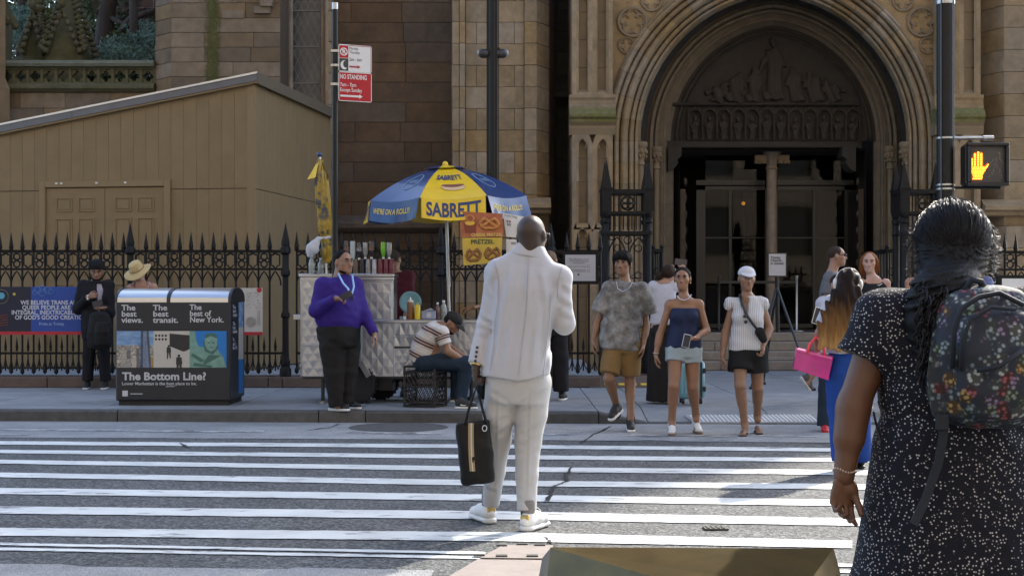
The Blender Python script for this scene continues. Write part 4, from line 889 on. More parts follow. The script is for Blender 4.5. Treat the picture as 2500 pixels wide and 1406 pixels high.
# ================================================================== TREES
M_bark=mat('bark',(.035,.026,.02),.9,var=.4,scale=9,bump=.8,bscale=25,stretch=(1,1,.25),bdist=.03)
def leafmat(name,c1,c2):
    m=mat(name,c1,.6,var=.35,scale=1.8,col2=c2,cs=.9,cw=.12); b=m.node_tree.nodes['Principled BSDF']; b.inputs['Subsurface Weight'].default_value=0.0
    return m
M_needle=leafmat('blue_needles',(.12,.20,.15),(.06,.12,.09)); M_leaf=leafmat('dark_leaves',(.035,.06,.02),(.065,.09,.03)); M_lite=leafmat('light_leaves',(.09,.12,.04),(.05,.075,.025))
def limbs(parent,paths):
    b=MB()
    for pts,r0,r1 in paths: b.tube(pts,[lerp(r0,r1,i/(len(pts)-1)) for i in range(len(pts))],9)
    return b.build('trunk',M_bark,parent,smooth=True)
def leaves(parent,clumps,n,size,m,name='crown',flat=.0,asp=2.2):
    rng=np.random.default_rng(len(clumps)*17+n); C=[]; 
    wts=np.array([c[3]*c[4]*c[5] for c in clumps])**.67; wts/=wts.sum(); idx=rng.choice(len(clumps),n,p=wts); cl=np.array(clumps,float)[idx]
    d=rng.normal(size=(n,3)); d/=np.linalg.norm(d,axis=1)[:,None]; rad=rng.uniform(.45,1.05,n)**.6
    P=cl[:,:3]+d*cl[:,3:6]*rad[:,None]; t=rng.normal(size=(n,3)); t[:,2]-=.5; t/=np.linalg.norm(t,axis=1)[:,None]
    b_=np.cross(t,rng.normal(size=(n,3))); b_/=np.linalg.norm(b_,axis=1)[:,None]; s=size*rng.uniform(.6,1.3,n)[:,None]
    V=np.stack([P-b_*s*.5/asp*1.0,P+t*s*.5,P+b_*s*.5/asp,P-t*s*.5],1).reshape(-1,3)
    me=bpy.data.meshes.new(name); me.from_pydata(V.tolist(),[],[(4*i,4*i+1,4*i+2,4*i+3) for i in range(n)]); return link(name,me,parent,m)
def tree(label,px,d_,paths,clumps,n,size,m,nm='tree',asp=2.2):
    t=thing(nm,label,'tree',(Xp(px,d_),d_,.29)); limbs(t,paths); leaves(t,clumps,n,size,m,asp=asp); return t
def cl(px,py,d_,r,ry=None,rz=None):
    p=U(px,py,d_); return (p.x,p.y,p.z,r,ry or r,rz or r*.7)
rnd=random.Random(3)
# bluish cedar boughs: layered drooping sprays
def boughs(cx,cy,d_,spread,rows):
    out=[]
    for r in range(rows):
        for k in range(5): out.append(cl(cx+rnd.uniform(-1,1)*spread*(1-.1*r),cy-r*22+rnd.uniform(-8,8),d_+rnd.uniform(-.6,.6),.42,.42,.10))
    return out
d_=29.2; base=U(330,500,d_)
tree('blue green cedar with drooping sprays beside the buttress',330,d_,[([U(330,760,d_),U(322,420,d_),U(330,120,d_),U(322,-60,d_)],.16,.07)],boughs(325,140,28.9,75,3)+boughs(350,70,29.4,30,1)+boughs(300,128,28.6,60,1),4200,.11,M_needle,'cedar_tree',6)
d_=30.0
tree('blue green cedar at the far left behind the pinnacles',50,d_,[([U(40,760,d_),U(44,400,d_),U(52,30,d_),U(50,-40,d_)],.14,.06)],boughs(52,120,29.4,30,5)+boughs(50,60,29.8,35,2),3800,.11,M_needle,'cedar_tree',6)
d_=31.5
tree('dark leaning tree with twisted limbs behind the balustrade',262,d_,[([U(250,780,d_),U(258,300,d_),U(252,120,d_),U(262,20,d_),U(280,-60,d_)],.26,.16),([U(256,130,d_),U(285,95,d_-.3),U(318,48,d_-.6),U(380,25,d_-.8)],.13,.05),([U(258,60,d_),U(232,10,d_),U(190,-50,d_)],.12,.05),([U(262,40,d_),U(300,60,d_-.3),U(350,90,d_-.4)],.07,.03)],
     [cl(x,y,d_+rnd.uniform(-.5,1.5),.5) for x,y in ((210,-5),(240,30),(285,10),(330,90),(300,120),(350,60),(230,110),(205,60),(310,-20),(270,90))]+[cl(x,y,28.3,.3) for x in range(10,380,40) for y in (172,190)],5200,.13,M_leaf)
d_=36.0
tree('pale green tree against the sky at top left',150,d_,[([U(150,760,d_),U(152,300,d_),U(150,40,d_),U(155,-60,d_)],.18,.10)],
     [cl(x,y,d_+rnd.uniform(-1,1),.75) for x,y in ((20,0),(70,20),(110,-10),(150,30),(190,0),(90,70),(140,80),(20,60),(230,-10),(360,-10),(340,30),(200,50))],5200,.15,M_lite)
d_=40.0
tree('broad dark tree filling the gaps behind the pinnacles',110,d_,[([U(110,760,d_),U(112,300,d_),U(100,40,d_)],.2,.12)],
     [cl(x,y,d_+rnd.uniform(-1,1),1.0) for x,y in ((10,90),(70,110),(130,120),(190,110),(250,110),(310,80),(370,110),(60,50),(130,50),(230,60),(10,20),(30,190),(110,195),(190,190),(270,195),(340,190))],5200,.2,M_leaf)
# ================================================================== ORGANIC SHAPES: signed distance fields meshed with surface nets
def A3(v): return np.array([v[0],v[1],v[2]],float)
def nrm(v): v=A3(v); return v/(np.linalg.norm(v)+1e-12)
class Sdf:
    def __init__(s): s.ops=[]
    def _add(s,f,lo,hi,k,mode='u'): s.ops.append((f,A3(lo),A3(hi),k,mode)); return s
    def cap(s,a,b,ra,rb=None,k=.02,fl=None,fs=1.0,flat=False,mode='u'):
        """tapered capsule; fl/fs: flattened by fs along axis fl; flat: cut square at b"""
        a,b=A3(a),A3(b); rb=ra if rb is None else rb; ab=b-a; L2=max(ab@ab,1e-12); w=None if fl is None else nrm(fl); ln=math.sqrt(L2)
        def f(p):
            q=p-a; h=np.clip(q@ab/L2,0,1); e=q-h[...,None]*ab
            if w is not None:
                c=e@w; e=e+((1/fs-1)*c)[...,None]*w
            d=np.linalg.norm(e,axis=-1)-(ra+(rb-ra)*h)
            if w is not None and fs<1: d=d*max(fs,.45)
            if flat: d=np.maximum(d,(q@ab-L2)/ln)
            return d
        r=max(ra,rb)*max(1,fs); return s._add(f,np.minimum(a,b)-r,np.maximum(a,b)+r,k,mode)
    def ell(s,c,rad,R=None,k=.02,mode='u'):
        c=A3(c); rad=np.array(rad,float); Rm=np.eye(3) if R is None else np.array(R)
        def f(p):
            q=(p-c)@Rm; n=np.linalg.norm(q/rad,axis=-1); g=np.linalg.norm(q/rad**2,axis=-1)
            return n*(n-1)/np.maximum(g,1e-9)
        r=rad.max(); return s._add(f,c-r,c+r,k,mode)
    def loft(s,st,right,fwd,k=.03,n=2.3,mode='u',rnd=.02):
        """stations: (centre, half width, half depth) stacked along the axis from first to last"""
        C=np.array([A3(x[0]) for x in st]); wv=np.array([x[1] for x in st],float); dv=np.array([x[2] for x in st],float)
        ax=C[-1]-C[0]; ln=np.linalg.norm(ax); ax=ax/ln; T=(C-C[0])@ax; r=nrm(right); r=nrm(r-ax*(r@ax)); fw=np.cross(ax,r); fw=fw if fw@A3(fwd)>0 else -fw
        def f(p):
            q=p-C[0]; t=q@ax; tc=np.clip(t,T[0],T[-1])
            cx=np.stack([np.interp(tc,T,C[:,i]) for i in range(3)],-1); e=p-cx; e=e-(e@ax)[...,None]*ax
            w=np.interp(tc,T,wv); d=np.interp(tc,T,dv); u=np.abs(e@r)/w; v=np.abs(e@fw)/d
            m=(u**n+v**n)**(1/n); lat=(m-1)*np.minimum(w,d)*np.where(m>1,1.0,1.0)
            cap=np.maximum(T[0]-t,t-T[-1]); x=np.stack([lat+rnd,cap+rnd],-1)
            return np.minimum(x.max(-1),0)+np.linalg.norm(np.maximum(x,0),axis=-1)-rnd
        m=max(wv.max(),dv.max()); return s._add(f,C.min(0)-m,C.max(0)+m,k,mode)
    def cut(s,pt,nr,lo=None,hi=None):
        """remove what lies on the side nr points to (optionally only inside a box)"""
        pt=A3(pt); n_=nrm(nr); return s._add(lambda p:-(p-pt)@n_*1.0,np.full(3,-1e9) if lo is None else A3(lo),np.full(3,1e9) if hi is None else A3(hi),.0,'c')
    def disp(s,fn): return s._add(fn,np.full(3,-1e9),np.full(3,1e9),0,'d')
    def mesh(s,res,pad=.03):
        us=[o for o in s.ops if o[4]=='u']; lo=np.min([o[1] for o in us],0)-pad; hi=np.max([o[2] for o in us],0)+pad
        nn=np.maximum(np.ceil((hi-lo)/res).astype(int)+1,3); ax=[lo[i]+res*np.arange(nn[i]) for i in range(3)]
        V=np.full(nn,.25,np.float32)
        for f,a,b,k,mode in s.ops:
            m=k+3*res+.012; i0=np.clip(np.floor((a-m-lo)/res),0,nn).astype(int); i1=np.clip(np.ceil((b+m-lo)/res)+1,0,nn).astype(int)
            if (i1<=i0).any(): continue
            sl=tuple(slice(i0[i],i1[i]) for i in range(3)); X,Y_,Z=np.meshgrid(*[ax[i][i0[i]:i1[i]] for i in range(3)],indexing='ij')
            d=f(np.stack([X,Y_,Z],-1)).astype(np.float32); c=V[sl]
            if mode=='u':
                if k>0: h=np.clip(.5+.5*(c-d)/k,0,1); V[sl]=c*(1-h)+d*h-k*h*(1-h)
                else: V[sl]=np.minimum(c,d)
            elif mode=='s':
                if k>0: h=np.clip(.5-.5*(c+d)/k,0,1); V[sl]=c*(1-h)-d*h+k*h*(1-h)
                else: V[sl]=np.maximum(c,-d)
            elif mode=='c': V[sl]=np.maximum(c,-d)
            elif mode=='d': V[sl]=c+d
        return surface_nets(V,lo,res)
    def build(s,name,mt,parent,res,extra=None,attr=None):
        v,f=s.mesh(res)
        for ev,ef in (extra or []): f=np.concatenate([f,ef+len(v)]); v=np.concatenate([v,ev])
        return np_obj(name,v,f,mt,parent,attr)
def np_obj(name,v,f,mt,parent,attr=None):
    me=bpy.data.meshes.new(name); me.vertices.add(len(v)); 
    W=wm(parent).inverted() if parent is not None else Matrix.Identity(4); W=np.array(W); vl=v@W[:3,:3].T+W[:3,3]
    me.vertices.foreach_set('co',vl.astype(np.float32).ravel()); n=len(f); me.loops.add(4*n); me.polygons.add(n)
    me.loops.foreach_set('vertex_index',f.astype(np.int32).ravel()); me.polygons.foreach_set('loop_start',np.arange(0,4*n,4,dtype=np.int32)); me.polygons.foreach_set('use_smooth',np.ones(n,bool))
    me.update(calc_edges=True); 
    if attr:
        for an,fn in attr.items():
            at=me.attributes.new(an,'FLOAT','POINT'); at.data.foreach_set('value',fn(v).astype(np.float32))
    return link(name,me,parent,mt,local=True)
def surface_nets(V,lo,res):
    S=V<0; nx,ny,nz=V.shape
    cnt=np.zeros((nx-1,ny-1,nz-1),np.int8)
    for dx in (0,1):
        for dy in (0,1):
            for dz in (0,1): cnt+=S[dx:nx-1+dx,dy:ny-1+dy,dz:nz-1+dz]
    act=(cnt>0)&(cnt<8); I=np.argwhere(act); vid=np.full(act.shape,-1,np.int64); vid[act]=np.arange(len(I))
    acc=np.zeros((len(I),3)); num=np.zeros(len(I)); cor=[(a,b,c) for a in (0,1) for b in (0,1) for c in (0,1)]
    cv={c:V[I[:,0]+c[0],I[:,1]+c[1],I[:,2]+c[2]] for c in cor}
    for a in cor:
        for ax_ in range(3):
            if a[ax_]==0:
                b=list(a); b[ax_]=1; b=tuple(b); va,vb=cv[a],cv[b]; x=(va<0)!=(vb<0); t=np.where(x,va/(va-vb+1e-12),0)
                p=np.zeros((len(I),3)); p[:]=a; p[:,ax_]=t; acc+=p*x[:,None]; num+=x
    P=lo+res*(I+acc/np.maximum(num,1)[:,None]); F_=[]
    for ax_ in range(3):
        o1,o2=(ax_+1)%3,(ax_+2)%3; sl=[slice(None)]*3; sh=[slice(None)]*3; sl[ax_]=slice(0,-1); sh[ax_]=slice(1,None)
        A_=S[tuple(sl)]; B_=S[tuple(sh)]; E=np.argwhere(A_!=B_)
        E=E[(E[:,o1]>0)&(E[:,o2]>0)&(E[:,o1]<V.shape[o1]-1)&(E[:,o2]<V.shape[o2]-1)]
        if not len(E): continue
        def g(d1,d2):
            e=E.copy(); e[:,o1]-=d1; e[:,o2]-=d2; return vid[e[:,0],e[:,1],e[:,2]]
        q=np.stack([g(1,1),g(0,1),g(0,0),g(1,0)],1); neg=A_[E[:,0],E[:,1],E[:,2]]; q=np.where(neg[:,None],q,q[:,::-1]); F_.append(q)
    return P,np.concatenate(F_) if F_ else np.zeros((0,4),int)
def wrinkle(amp,fx=14,fz=9,seed=0.0,dirv=(0,0,1)):
    """soft cloth folds as displacement"""
    def f(p):
        x,y,z=p[...,0]+seed,p[...,1]-seed*.7,p[...,2]+seed*1.3
        w=.35*np.sin(fz*.7*z+3*np.sin(fx*.5*x))+.3*np.sin(fx*y*.6+2.2*z)
        rg=lambda a:(1-np.abs(np.sin(a*.5)))**2*1.7-.55
        return -amp*(rg(fx*(x*.8+y*.6)+fz*.6*z+2.2*w+seed)*.7+rg(fx*1.7*(x*.5-y*.8)-fz*1.3*z+1.7*w)*.5+.2*np.sin(fz*4*z+fx*2.2*x+3*w))
    return f
def folds(lines,D,ymax,amp=.008,wd=.02):
    """creases: each line (x0,y0,x1,y1) in photo pixels at depth D becomes a ridge beside a valley on the side nearer than ymax"""
    L_=[(A3(U(a,b,D))[[0,2]],A3(U(c,d,D))[[0,2]]) for a,b,c,d in lines]
    def f(p):
        q=p[...,[0,2]]; o=np.zeros(p.shape[:-1])
        for a,b in L_:
            ab=b-a; ln=np.linalg.norm(ab); u=ab/ln; e=q-a; t=e@u; s_=e[...,0]*u[1]-e[...,1]*u[0]; fade=np.clip(t/(.2*ln),0,1)*np.clip((ln-t)/(.3*ln),0,1); o+=amp*1.6*(s_/wd)*np.exp(-(s_/wd)**2)*fade
        return o*(p[...,1]<ymax)
    return f
# ================================================================== PEOPLE
def skin(name,c): 
    c=tuple(x*.76 for x in c); m=mat('skin_'+name,c,.48,var=.10,scale=16,bump=.08,bscale=260); m.node_tree.nodes['Principled BSDF'].inputs['Subsurface Weight'].default_value=.06; m.node_tree.nodes['Principled BSDF'].inputs['Subsurface Radius'].default_value=(.02,.008,.004); return m
def hairmat(name,c,rough=.6): return mat('hair_'+name,c,rough,var=.35,scale=22,bump=.9,bscale=55,stretch=(3,3,.35),bdist=.02,spec=.10)
def cloth(name,c,rough=.85,var=.10,bump=.35,bscale=30,c2=None,cs=8,cw=.1,sheen=.0,bd=.01): return mat('cloth_'+name,tuple(x*.84 for x in c),rough,var=var,scale=9,bump=bump,bscale=bscale,col2=c2,cs=cs,cw=cw,spec=.25,bdist=bd)
M_eyew=mat('eye_white',(.30,.27,.25),.3); M_iris=mat('eye_iris',(.022,.012,.008),.15); M_white_rub=mat('white_rubber',(.68,.67,.64),.55,var=.06)
M_gold=mat('gold_metal',(.75,.52,.18),.3,1.0); M_silver=mat('silver_metal',(.7,.7,.7),.28,1.0); M_blackp=mat('black_plastic',(.012,.012,.013),.35)
class Person:
    def __init__(s,label,D,foot,name='person',group=None):
        s.D=D; s.base=foot; s.root=thing(name,label,'person',(*foot[:2],foot[2]),0,group); s.j={}
    def __call__(s,px,py,dd=0.0): return A3(U(px,py,s.D+dd))     # photo pixel at this person's depth plus dd metres
    def set(s,**kw):
        for k,v in kw.items(): s.j[k]=s(*v)
    def __getattr__(s,k):
        if k in ('j',): raise AttributeError
        return s.j[k]
    def frame(s,a='Lsh',b='Rsh'):
        """body frame from the shoulders as the person has them (right = their own right)"""
        r=nrm(s.j[b]-s.j[a]); return r
def headframe(yaw,pitch=0,roll=0):
    """yaw 0: facing the camera (-Y); positive turns to the viewer's right (+X); pitch>0 looks down"""
    R=Matrix.Rotation(math.radians(180+yaw),3,'Z') @ Matrix.Rotation(math.radians(-pitch),3,'X') @ Matrix.Rotation(math.radians(roll),3,'Y')
    return np.array(R)
def head_sdf(S,c,R,h,nose=1.0,jaw=1.0,ears=True):
    k=h/.23; T=lambda x,y,z: A3(c)+R@(np.array([x,y,z])*k)
    S.ell(T(0,-.010,.030),np.array([.076,.095,.086])*k,R,.02); S.ell(T(0,.026,-.045),np.array([.058*jaw,.066,.074])*k,R,.035*k)
    S.ell(T(0,.070,-.092),np.array([.026*jaw,.02,.02])*k,R,.03*k); S.cap(T(-.034,.074,.030),T(.034,.074,.030),.013*k,k=.02*k)
    for sx in (-1,1): S.ell(T(sx*.043,.060,-.014),np.array([.02,.02,.016])*k,R,.025*k)
    for sx in (-1,1): S.ell(T(sx*.031,.106,.010),np.array([.017,.017,.012])*k,R,.014*k,'s')
    S.cap(T(0,.086,.016),T(0,.108*nose,-.026),.007*k,.0125*k,k=.012*k); S.cap(T(-.012,.095,-.030),T(.012,.095,-.030),.008*k,k=.012*k)
    S.cap(T(-.018,.083,-.055),T(.018,.083,-.055),.0085*k,k=.010*k); S.cap(T(-.014,.081,-.064),T(.014,.081,-.064),.009*k,k=.010*k)
    if ears:
        for sx in (-1,1): S.ell(T(sx*.078,-.008,-.004),np.array([.011,.020,.032])*k,R,.010*k)
    return T
def face(p,T,k,brow=(.015,.009,.006),lip=(.22,.08,.065),res=None,shades=False,beard=None):
    for sx in (-1,1):
        if not shades: b=MB(); b.ball(T(sx*.031,.0865,.0115),(.0125*k,.0098*k,.0070*k),10,8); b.build('eye',M_eyew,p.root,smooth=True)
        if not shades:
            b=MB(); b.ball(T(sx*.031,.0895,.0115),(.0072*k,.0090*k,.0072*k),8,6); b.build('iris',M_iris,p.root,smooth=True)
            b=MB(); b.tube([T(sx*.018,.0935,.017),T(sx*.031,.0965,.0205),T(sx*.045,.088,.0165)],[.002*k,.0042*k,.002*k],5); b.build('eyelid',mat('brow_%s'%(brow,),brow,.7),p.root,smooth=True)
        b=MB(); b.tube([T(sx*.014,.0925,.029),T(sx*.032,.094,.0365),T(sx*.052,.079,.031)],[.0046*k,.0060*k,.0026*k],6); b.build('eyebrow',mat('brow_%s'%(brow,),brow,.8),p.root,smooth=True)
    b=MB(); b.tube([T(-.022,.084,-.058),T(-.008,.0945,-.0545),T(.008,.0945,-.0545),T(.022,.084,-.058)],[.002*k,.0048*k,.0048*k,.002*k],6); b.tube([T(-.018,.085,-.061),T(0,.093,-.065),T(.018,.085,-.061)],[.002*k,.006*k,.002*k],6); b.build('lips',mat('lip_%s'%(lip,),lip,.45),p.root,smooth=True)
def hand(wrist,dirv,nrmv,thumb,s=1.0,curl=.5,spread=.10,curls=None,tk=.72):
    """hand as its own finely meshed field: dirv to the fingers, nrmv out of the palm, thumb = side direction"""
    S=Sdf(); d=nrm(dirv); n=nrm(A3(nrmv)-d*(A3(nrmv)@d)); t=nrm(np.cross(d,n)); t=t if t@A3(thumb)>0 else -t; w=A3(wrist); s_=s
    S.cap(w-d*.03*s,w+d*.012*s,.025*s,.026*s,.01,fl=n,fs=.75); S.loft([(w,.027*s,.019*s),(w+d*.045*s,.038*s,.0165*s),(w+d*.088*s,.041*s,.013*s)],t,n,.012,2.6,rnd=.01)
    S.ell(w+d*.035*s+t*.022*s+n*.010*s,(.02*s,.02*s,.018*s),None,.015)
    for i,(off,L,r) in enumerate(((.030,.074,.0088),(.010,.083,.0092),(-.011,.077,.0088),(-.030,.060,.0078))):
        b=w+d*.086*s+t*off*s; cu=(curls[i] if curls else curl)*(1+.12*i); dr=nrm(d+t*off*spread*20*.12); p0=b-d*.01*s; ang=0
        for seg,fr in enumerate((.45,.31,.24)):
            ang+=cu*(.75 if seg==0 else 1.0); dv=dr*math.cos(ang)+n*math.sin(ang); p1=p0+dv*L*fr*s*(1.12 if seg==0 else 1); S.cap(p0,p1,r*s*(1-.07*seg),r*s*(.93-.07*seg),.004); p0=p1
    p0=w+d*.020*s+t*.026*s+n*.004*s; p1=p0+nrm(t*tk+d*.62+n*.25)*.040*s; p2=p1+nrm(t*.25+d*.85+n*(.25+curl*.5))*.033*s; p3=p2+nrm(d*.8-t*.05+n*(.25+curl*.7))*.026*s
    S.cap(p0,p1,.0135*s,.0115*s,.008); S.cap(p1,p2,.0112*s,.0102*s,.004); S.cap(p2,p3,.0102*s,.0085*s,.004)
    return S
def hands_mesh(lst,res=.0045): return [S.mesh(res,.012) for S in lst]
def shoe(p,heel,toe,m_up,m_sole,s=1.0,tip=0.0,w=.043,res=.009,name='shoe',sole_h=.024,ank=.078):
    """heel and toe: ground points (heel back, toe tip); upper and sole"""
    h,t=A3(heel),A3(toe); d=nrm(t-h); L=np.linalg.norm(t-h); up=nrm(np.array([0,0,1])-d*d[2]); sd=np.cross(d,up); L_=L
    U_=Sdf(); a=h+d*.035+up*(sole_h+.028); b=t-d*.045+up*(sole_h+.016)
    U_.cap(a,h+d*L*.5+up*(sole_h+.03),.036*s,.036*s,.02,fl=sd,fs=.98); U_.cap(h+d*L*.5+up*(sole_h+.026),b,.034*s,.031*s,.02,fl=up,fs=.85); U_.cap(h+d*.04+up*(sole_h+.03),h+d*.055+up*(sole_h+ank),.036*s,.034*s,.02); U_.cap(h+d*.065+up*(sole_h+ank*.85),h+d*L*.6+up*(sole_h+.034),.034*s,.031*s,.02)
    U_.cap(b,b-d*.02+sd*.012,.034*s,.034*s,.01,fl=up,fs=.75)
    U_.cut(h+up*sole_h,-up); o=U_.build(name,m_up,p.root,res)
    B=Sdf(); B.loft([(h+d*.03+up*.0,.033*s,.040),(h+d*.03+up*sole_h,.036*s,.042)],sd,d,.0,2.2,rnd=.004); B.cap(h+d*.035+up*sole_h*.5,h+d*L*.5+up*sole_h*.5,.037*s,.037*s,.01,fl=up,fs=.5); B.cap(h+d*L*.5+up*sole_h*.5,t-d*.045+up*sole_h*.55,.037*s,.042*s,.01,fl=up,fs=.5)
    B.cut(h+up*(sole_h+.003),up); B.cut(h,-up); B.build('sole',m_sole,o,res)
    return o,d,up,sd
UP=np.array([0,0,1.])
def mid(a,b,t=.5): return a+(b-a)*t
TD=dict(sh=.165,ch=.150,wa=.125,hi=.160,dsh=.062,dch=.105,dwa=.095,dhi=.110,bust=0.0)
def torso(S,p,T,off=0.0,lo=-.09,hi=1.0,k=.03,fw=(0,-1,0),shrug=.0):
    """lofted trunk from the pelvis to the shoulder line, grown by off"""
    mh=mid(p.Lhip,p.Rhip); ms=mid(p.Lsh,p.Rsh); ax=ms-mh; L=np.linalg.norm(ax); a=ax/L; r=nrm(p.Rsh-p.Lsh); f=nrm(fw); f=nrm(f-a*(f@a))
    st=[(mh+a*lo,T['hi']*.86,T['dhi']*.9),(mh+a*.0,T['hi'],T['dhi']),(mid(mh,ms,.28),(T['hi']+T['wa'])/2,(T['dhi']+T['dwa'])/2),(mid(mh,ms,.45),T['wa'],T['dwa']),(mid(mh,ms,.72),T['ch'],T['dch']),(mid(mh,ms,.90),T['sh']*.98,T['dch']*.86),(mid(mh,ms,1.0),T['sh']*.86,T['dsh'])]
    if hi>1: st.append((mid(mh,ms,hi),T['sh']*.5,T['dsh']*.8))
    S.loft([(c,w+off,d+off) for c,w,d in st],r,f,k,2.5,rnd=.03)
    if T['bust']:
        for sx in (-1,1): S.ell(mid(mh,ms,.72)+r*sx*T['ch']*.45+f*(T['dch']*.75+off*.6),np.array([.06,.055,.06])*T['bust'],None,.05)
    if T.get('belly'): S.ell(mid(mh,ms,.33)+f*T['dwa']*.35,(T['wa']+off+.02,T['belly']+off,.20),None,.06)
    if T.get('bum'):
        for sx in (-1,1): S.ell(mh-f*(T['dhi']*.45)+r*sx*T['hi']*.46+a*(-.02),np.array([.085,.08,.10])*T['bum']+off*.7,None,.05)
    return a,r,f
def limb(S,a,b,c,ra,rb,rc,k=.02,mus=.0):
    S.cap(a,b,ra,rb,k); S.cap(b,c,rb,rc,k)
    if mus: S.cap(mid(b,c,.12),mid(b,c,.45),rb*1.02,rb*.98,k)
def make_skin(p,m,T,hc,R,hh,arm=(.047,.037,.025),leg=(.075,.052,.034),hands=(),fw=(0,-1,0),res=.010,legs=True,arms=True,neckr=.055,jaw=1.0,nose=1.0,feet=True):
    S=Sdf(); torso(S,p,dict(T,bust=0,bum=0),-.006,fw=fw); fn=head_sdf(S,hc,R,hh,nose,jaw); k=hh/.23
    nb=mid(p.Lsh,p.Rsh)+UP*.045; S.cap(A3(hc)+R@np.array([0,-.018,-.045])*k,nb-UP*.03,neckr*.98,neckr*1.08,.03)
    for sd in 'LR': S.cap(nb+UP*.0,p.j[sd+'sh'],.045,.043,.045)
    if arms:
        for sd in 'LR': S.ell(p.j[sd+'sh'],(arm[0]*1.12,)*3,None,.03); limb(S,p.j[sd+'sh'],p.j[sd+'el'],p.j[sd+'wr'],*arm,mus=1)
    if legs:
        for sd in 'LR':
            h,kn,an=p.j[sd+'hip'],p.j[sd+'kn'],p.j[sd+'an']; S.cap(h,kn,leg[0],leg[1],.04); S.cap(kn,an,leg[1]*.92,leg[2],.02); S.cap(mid(kn,an,.16)+nrm(-A3(fw))*.012,mid(kn,an,.42)+nrm(-A3(fw))*.012,leg[1]*.90,leg[1]*.80,.03); S.ell(kn+nrm(fw)*.012,(leg[1]*.8,)*3,None,.02)
            if feet: S.cap(an,an-UP*.045+nrm(fw)*.02,leg[2]*1.02,leg[2]*.95,.02)
    o=S.build('body',m,p.root,res,hands_mesh(hands)); return fn,k,o
def sleeve(S,a,b,c,ra,rb,rc,end=1.0,k=.02,half=False):
    """sleeve along shoulder-elbow-wrist; end = where it stops (0..1 upper arm when half, else forearm)"""
    S.ell(a,(ra*1.05,)*3,None,.03)
    if half: S.cap(a,mid(a,b,end),ra,lerp(ra,rb,.5),k,flat=True)
    else: S.cap(a,b,ra,rb,k); S.cap(b,mid(b,c,end),rb,rc,k,flat=True)
def pants(p,m,T,off=.012,leg=(.09,.066,.055),end=1.0,res=.010,top=.30,wr=.004,fw=(0,-1,0),name='trousers',seed=0.,flare=None):
    S=Sdf(); mh=mid(p.Lhip,p.Rhip); ms=mid(p.Lsh,p.Rsh); a=nrm(ms-mh); r=nrm(p.Rsh-p.Lsh); f=A3(fw)
    S.loft([(mh-a*.085,T['hi']*.80+off,T['dhi']*.9+off),(mh,T['hi']+off,T['dhi']+off),(mid(mh,ms,top),lerp(T['hi'],T['wa'],.6)+off*.8,lerp(T['dhi'],T['dwa'],.6)+off*.8)],r,f,.03,2.4,rnd=.02)
    if T.get('bum'):
        for sx in (-1,1): S.ell(mh-nrm(f)*(T['dhi']*.45)+r*sx*T['hi']*.46-a*.02,np.array([.085,.08,.10])*T['bum']+off*.7,None,.05)
    for sd in 'LR':
        h,kn,an=p.j[sd+'hip'],p.j[sd+'kn'],p.j[sd+'an']
        if end<=1.0 and end>0: S.cap(h,kn,leg[0],leg[1],.035); S.cap(kn,mid(kn,an,end),leg[1],leg[2],.03,flat=True)
        else: S.cap(h,mid(h,kn,1+end),leg[0],leg[1],.035,flat=True)      # shorts: end in -1..0 along the thigh
    if wr: S.disp(wrinkle(wr,16,7,seed))
    return S.build(name,m,p.root,res)
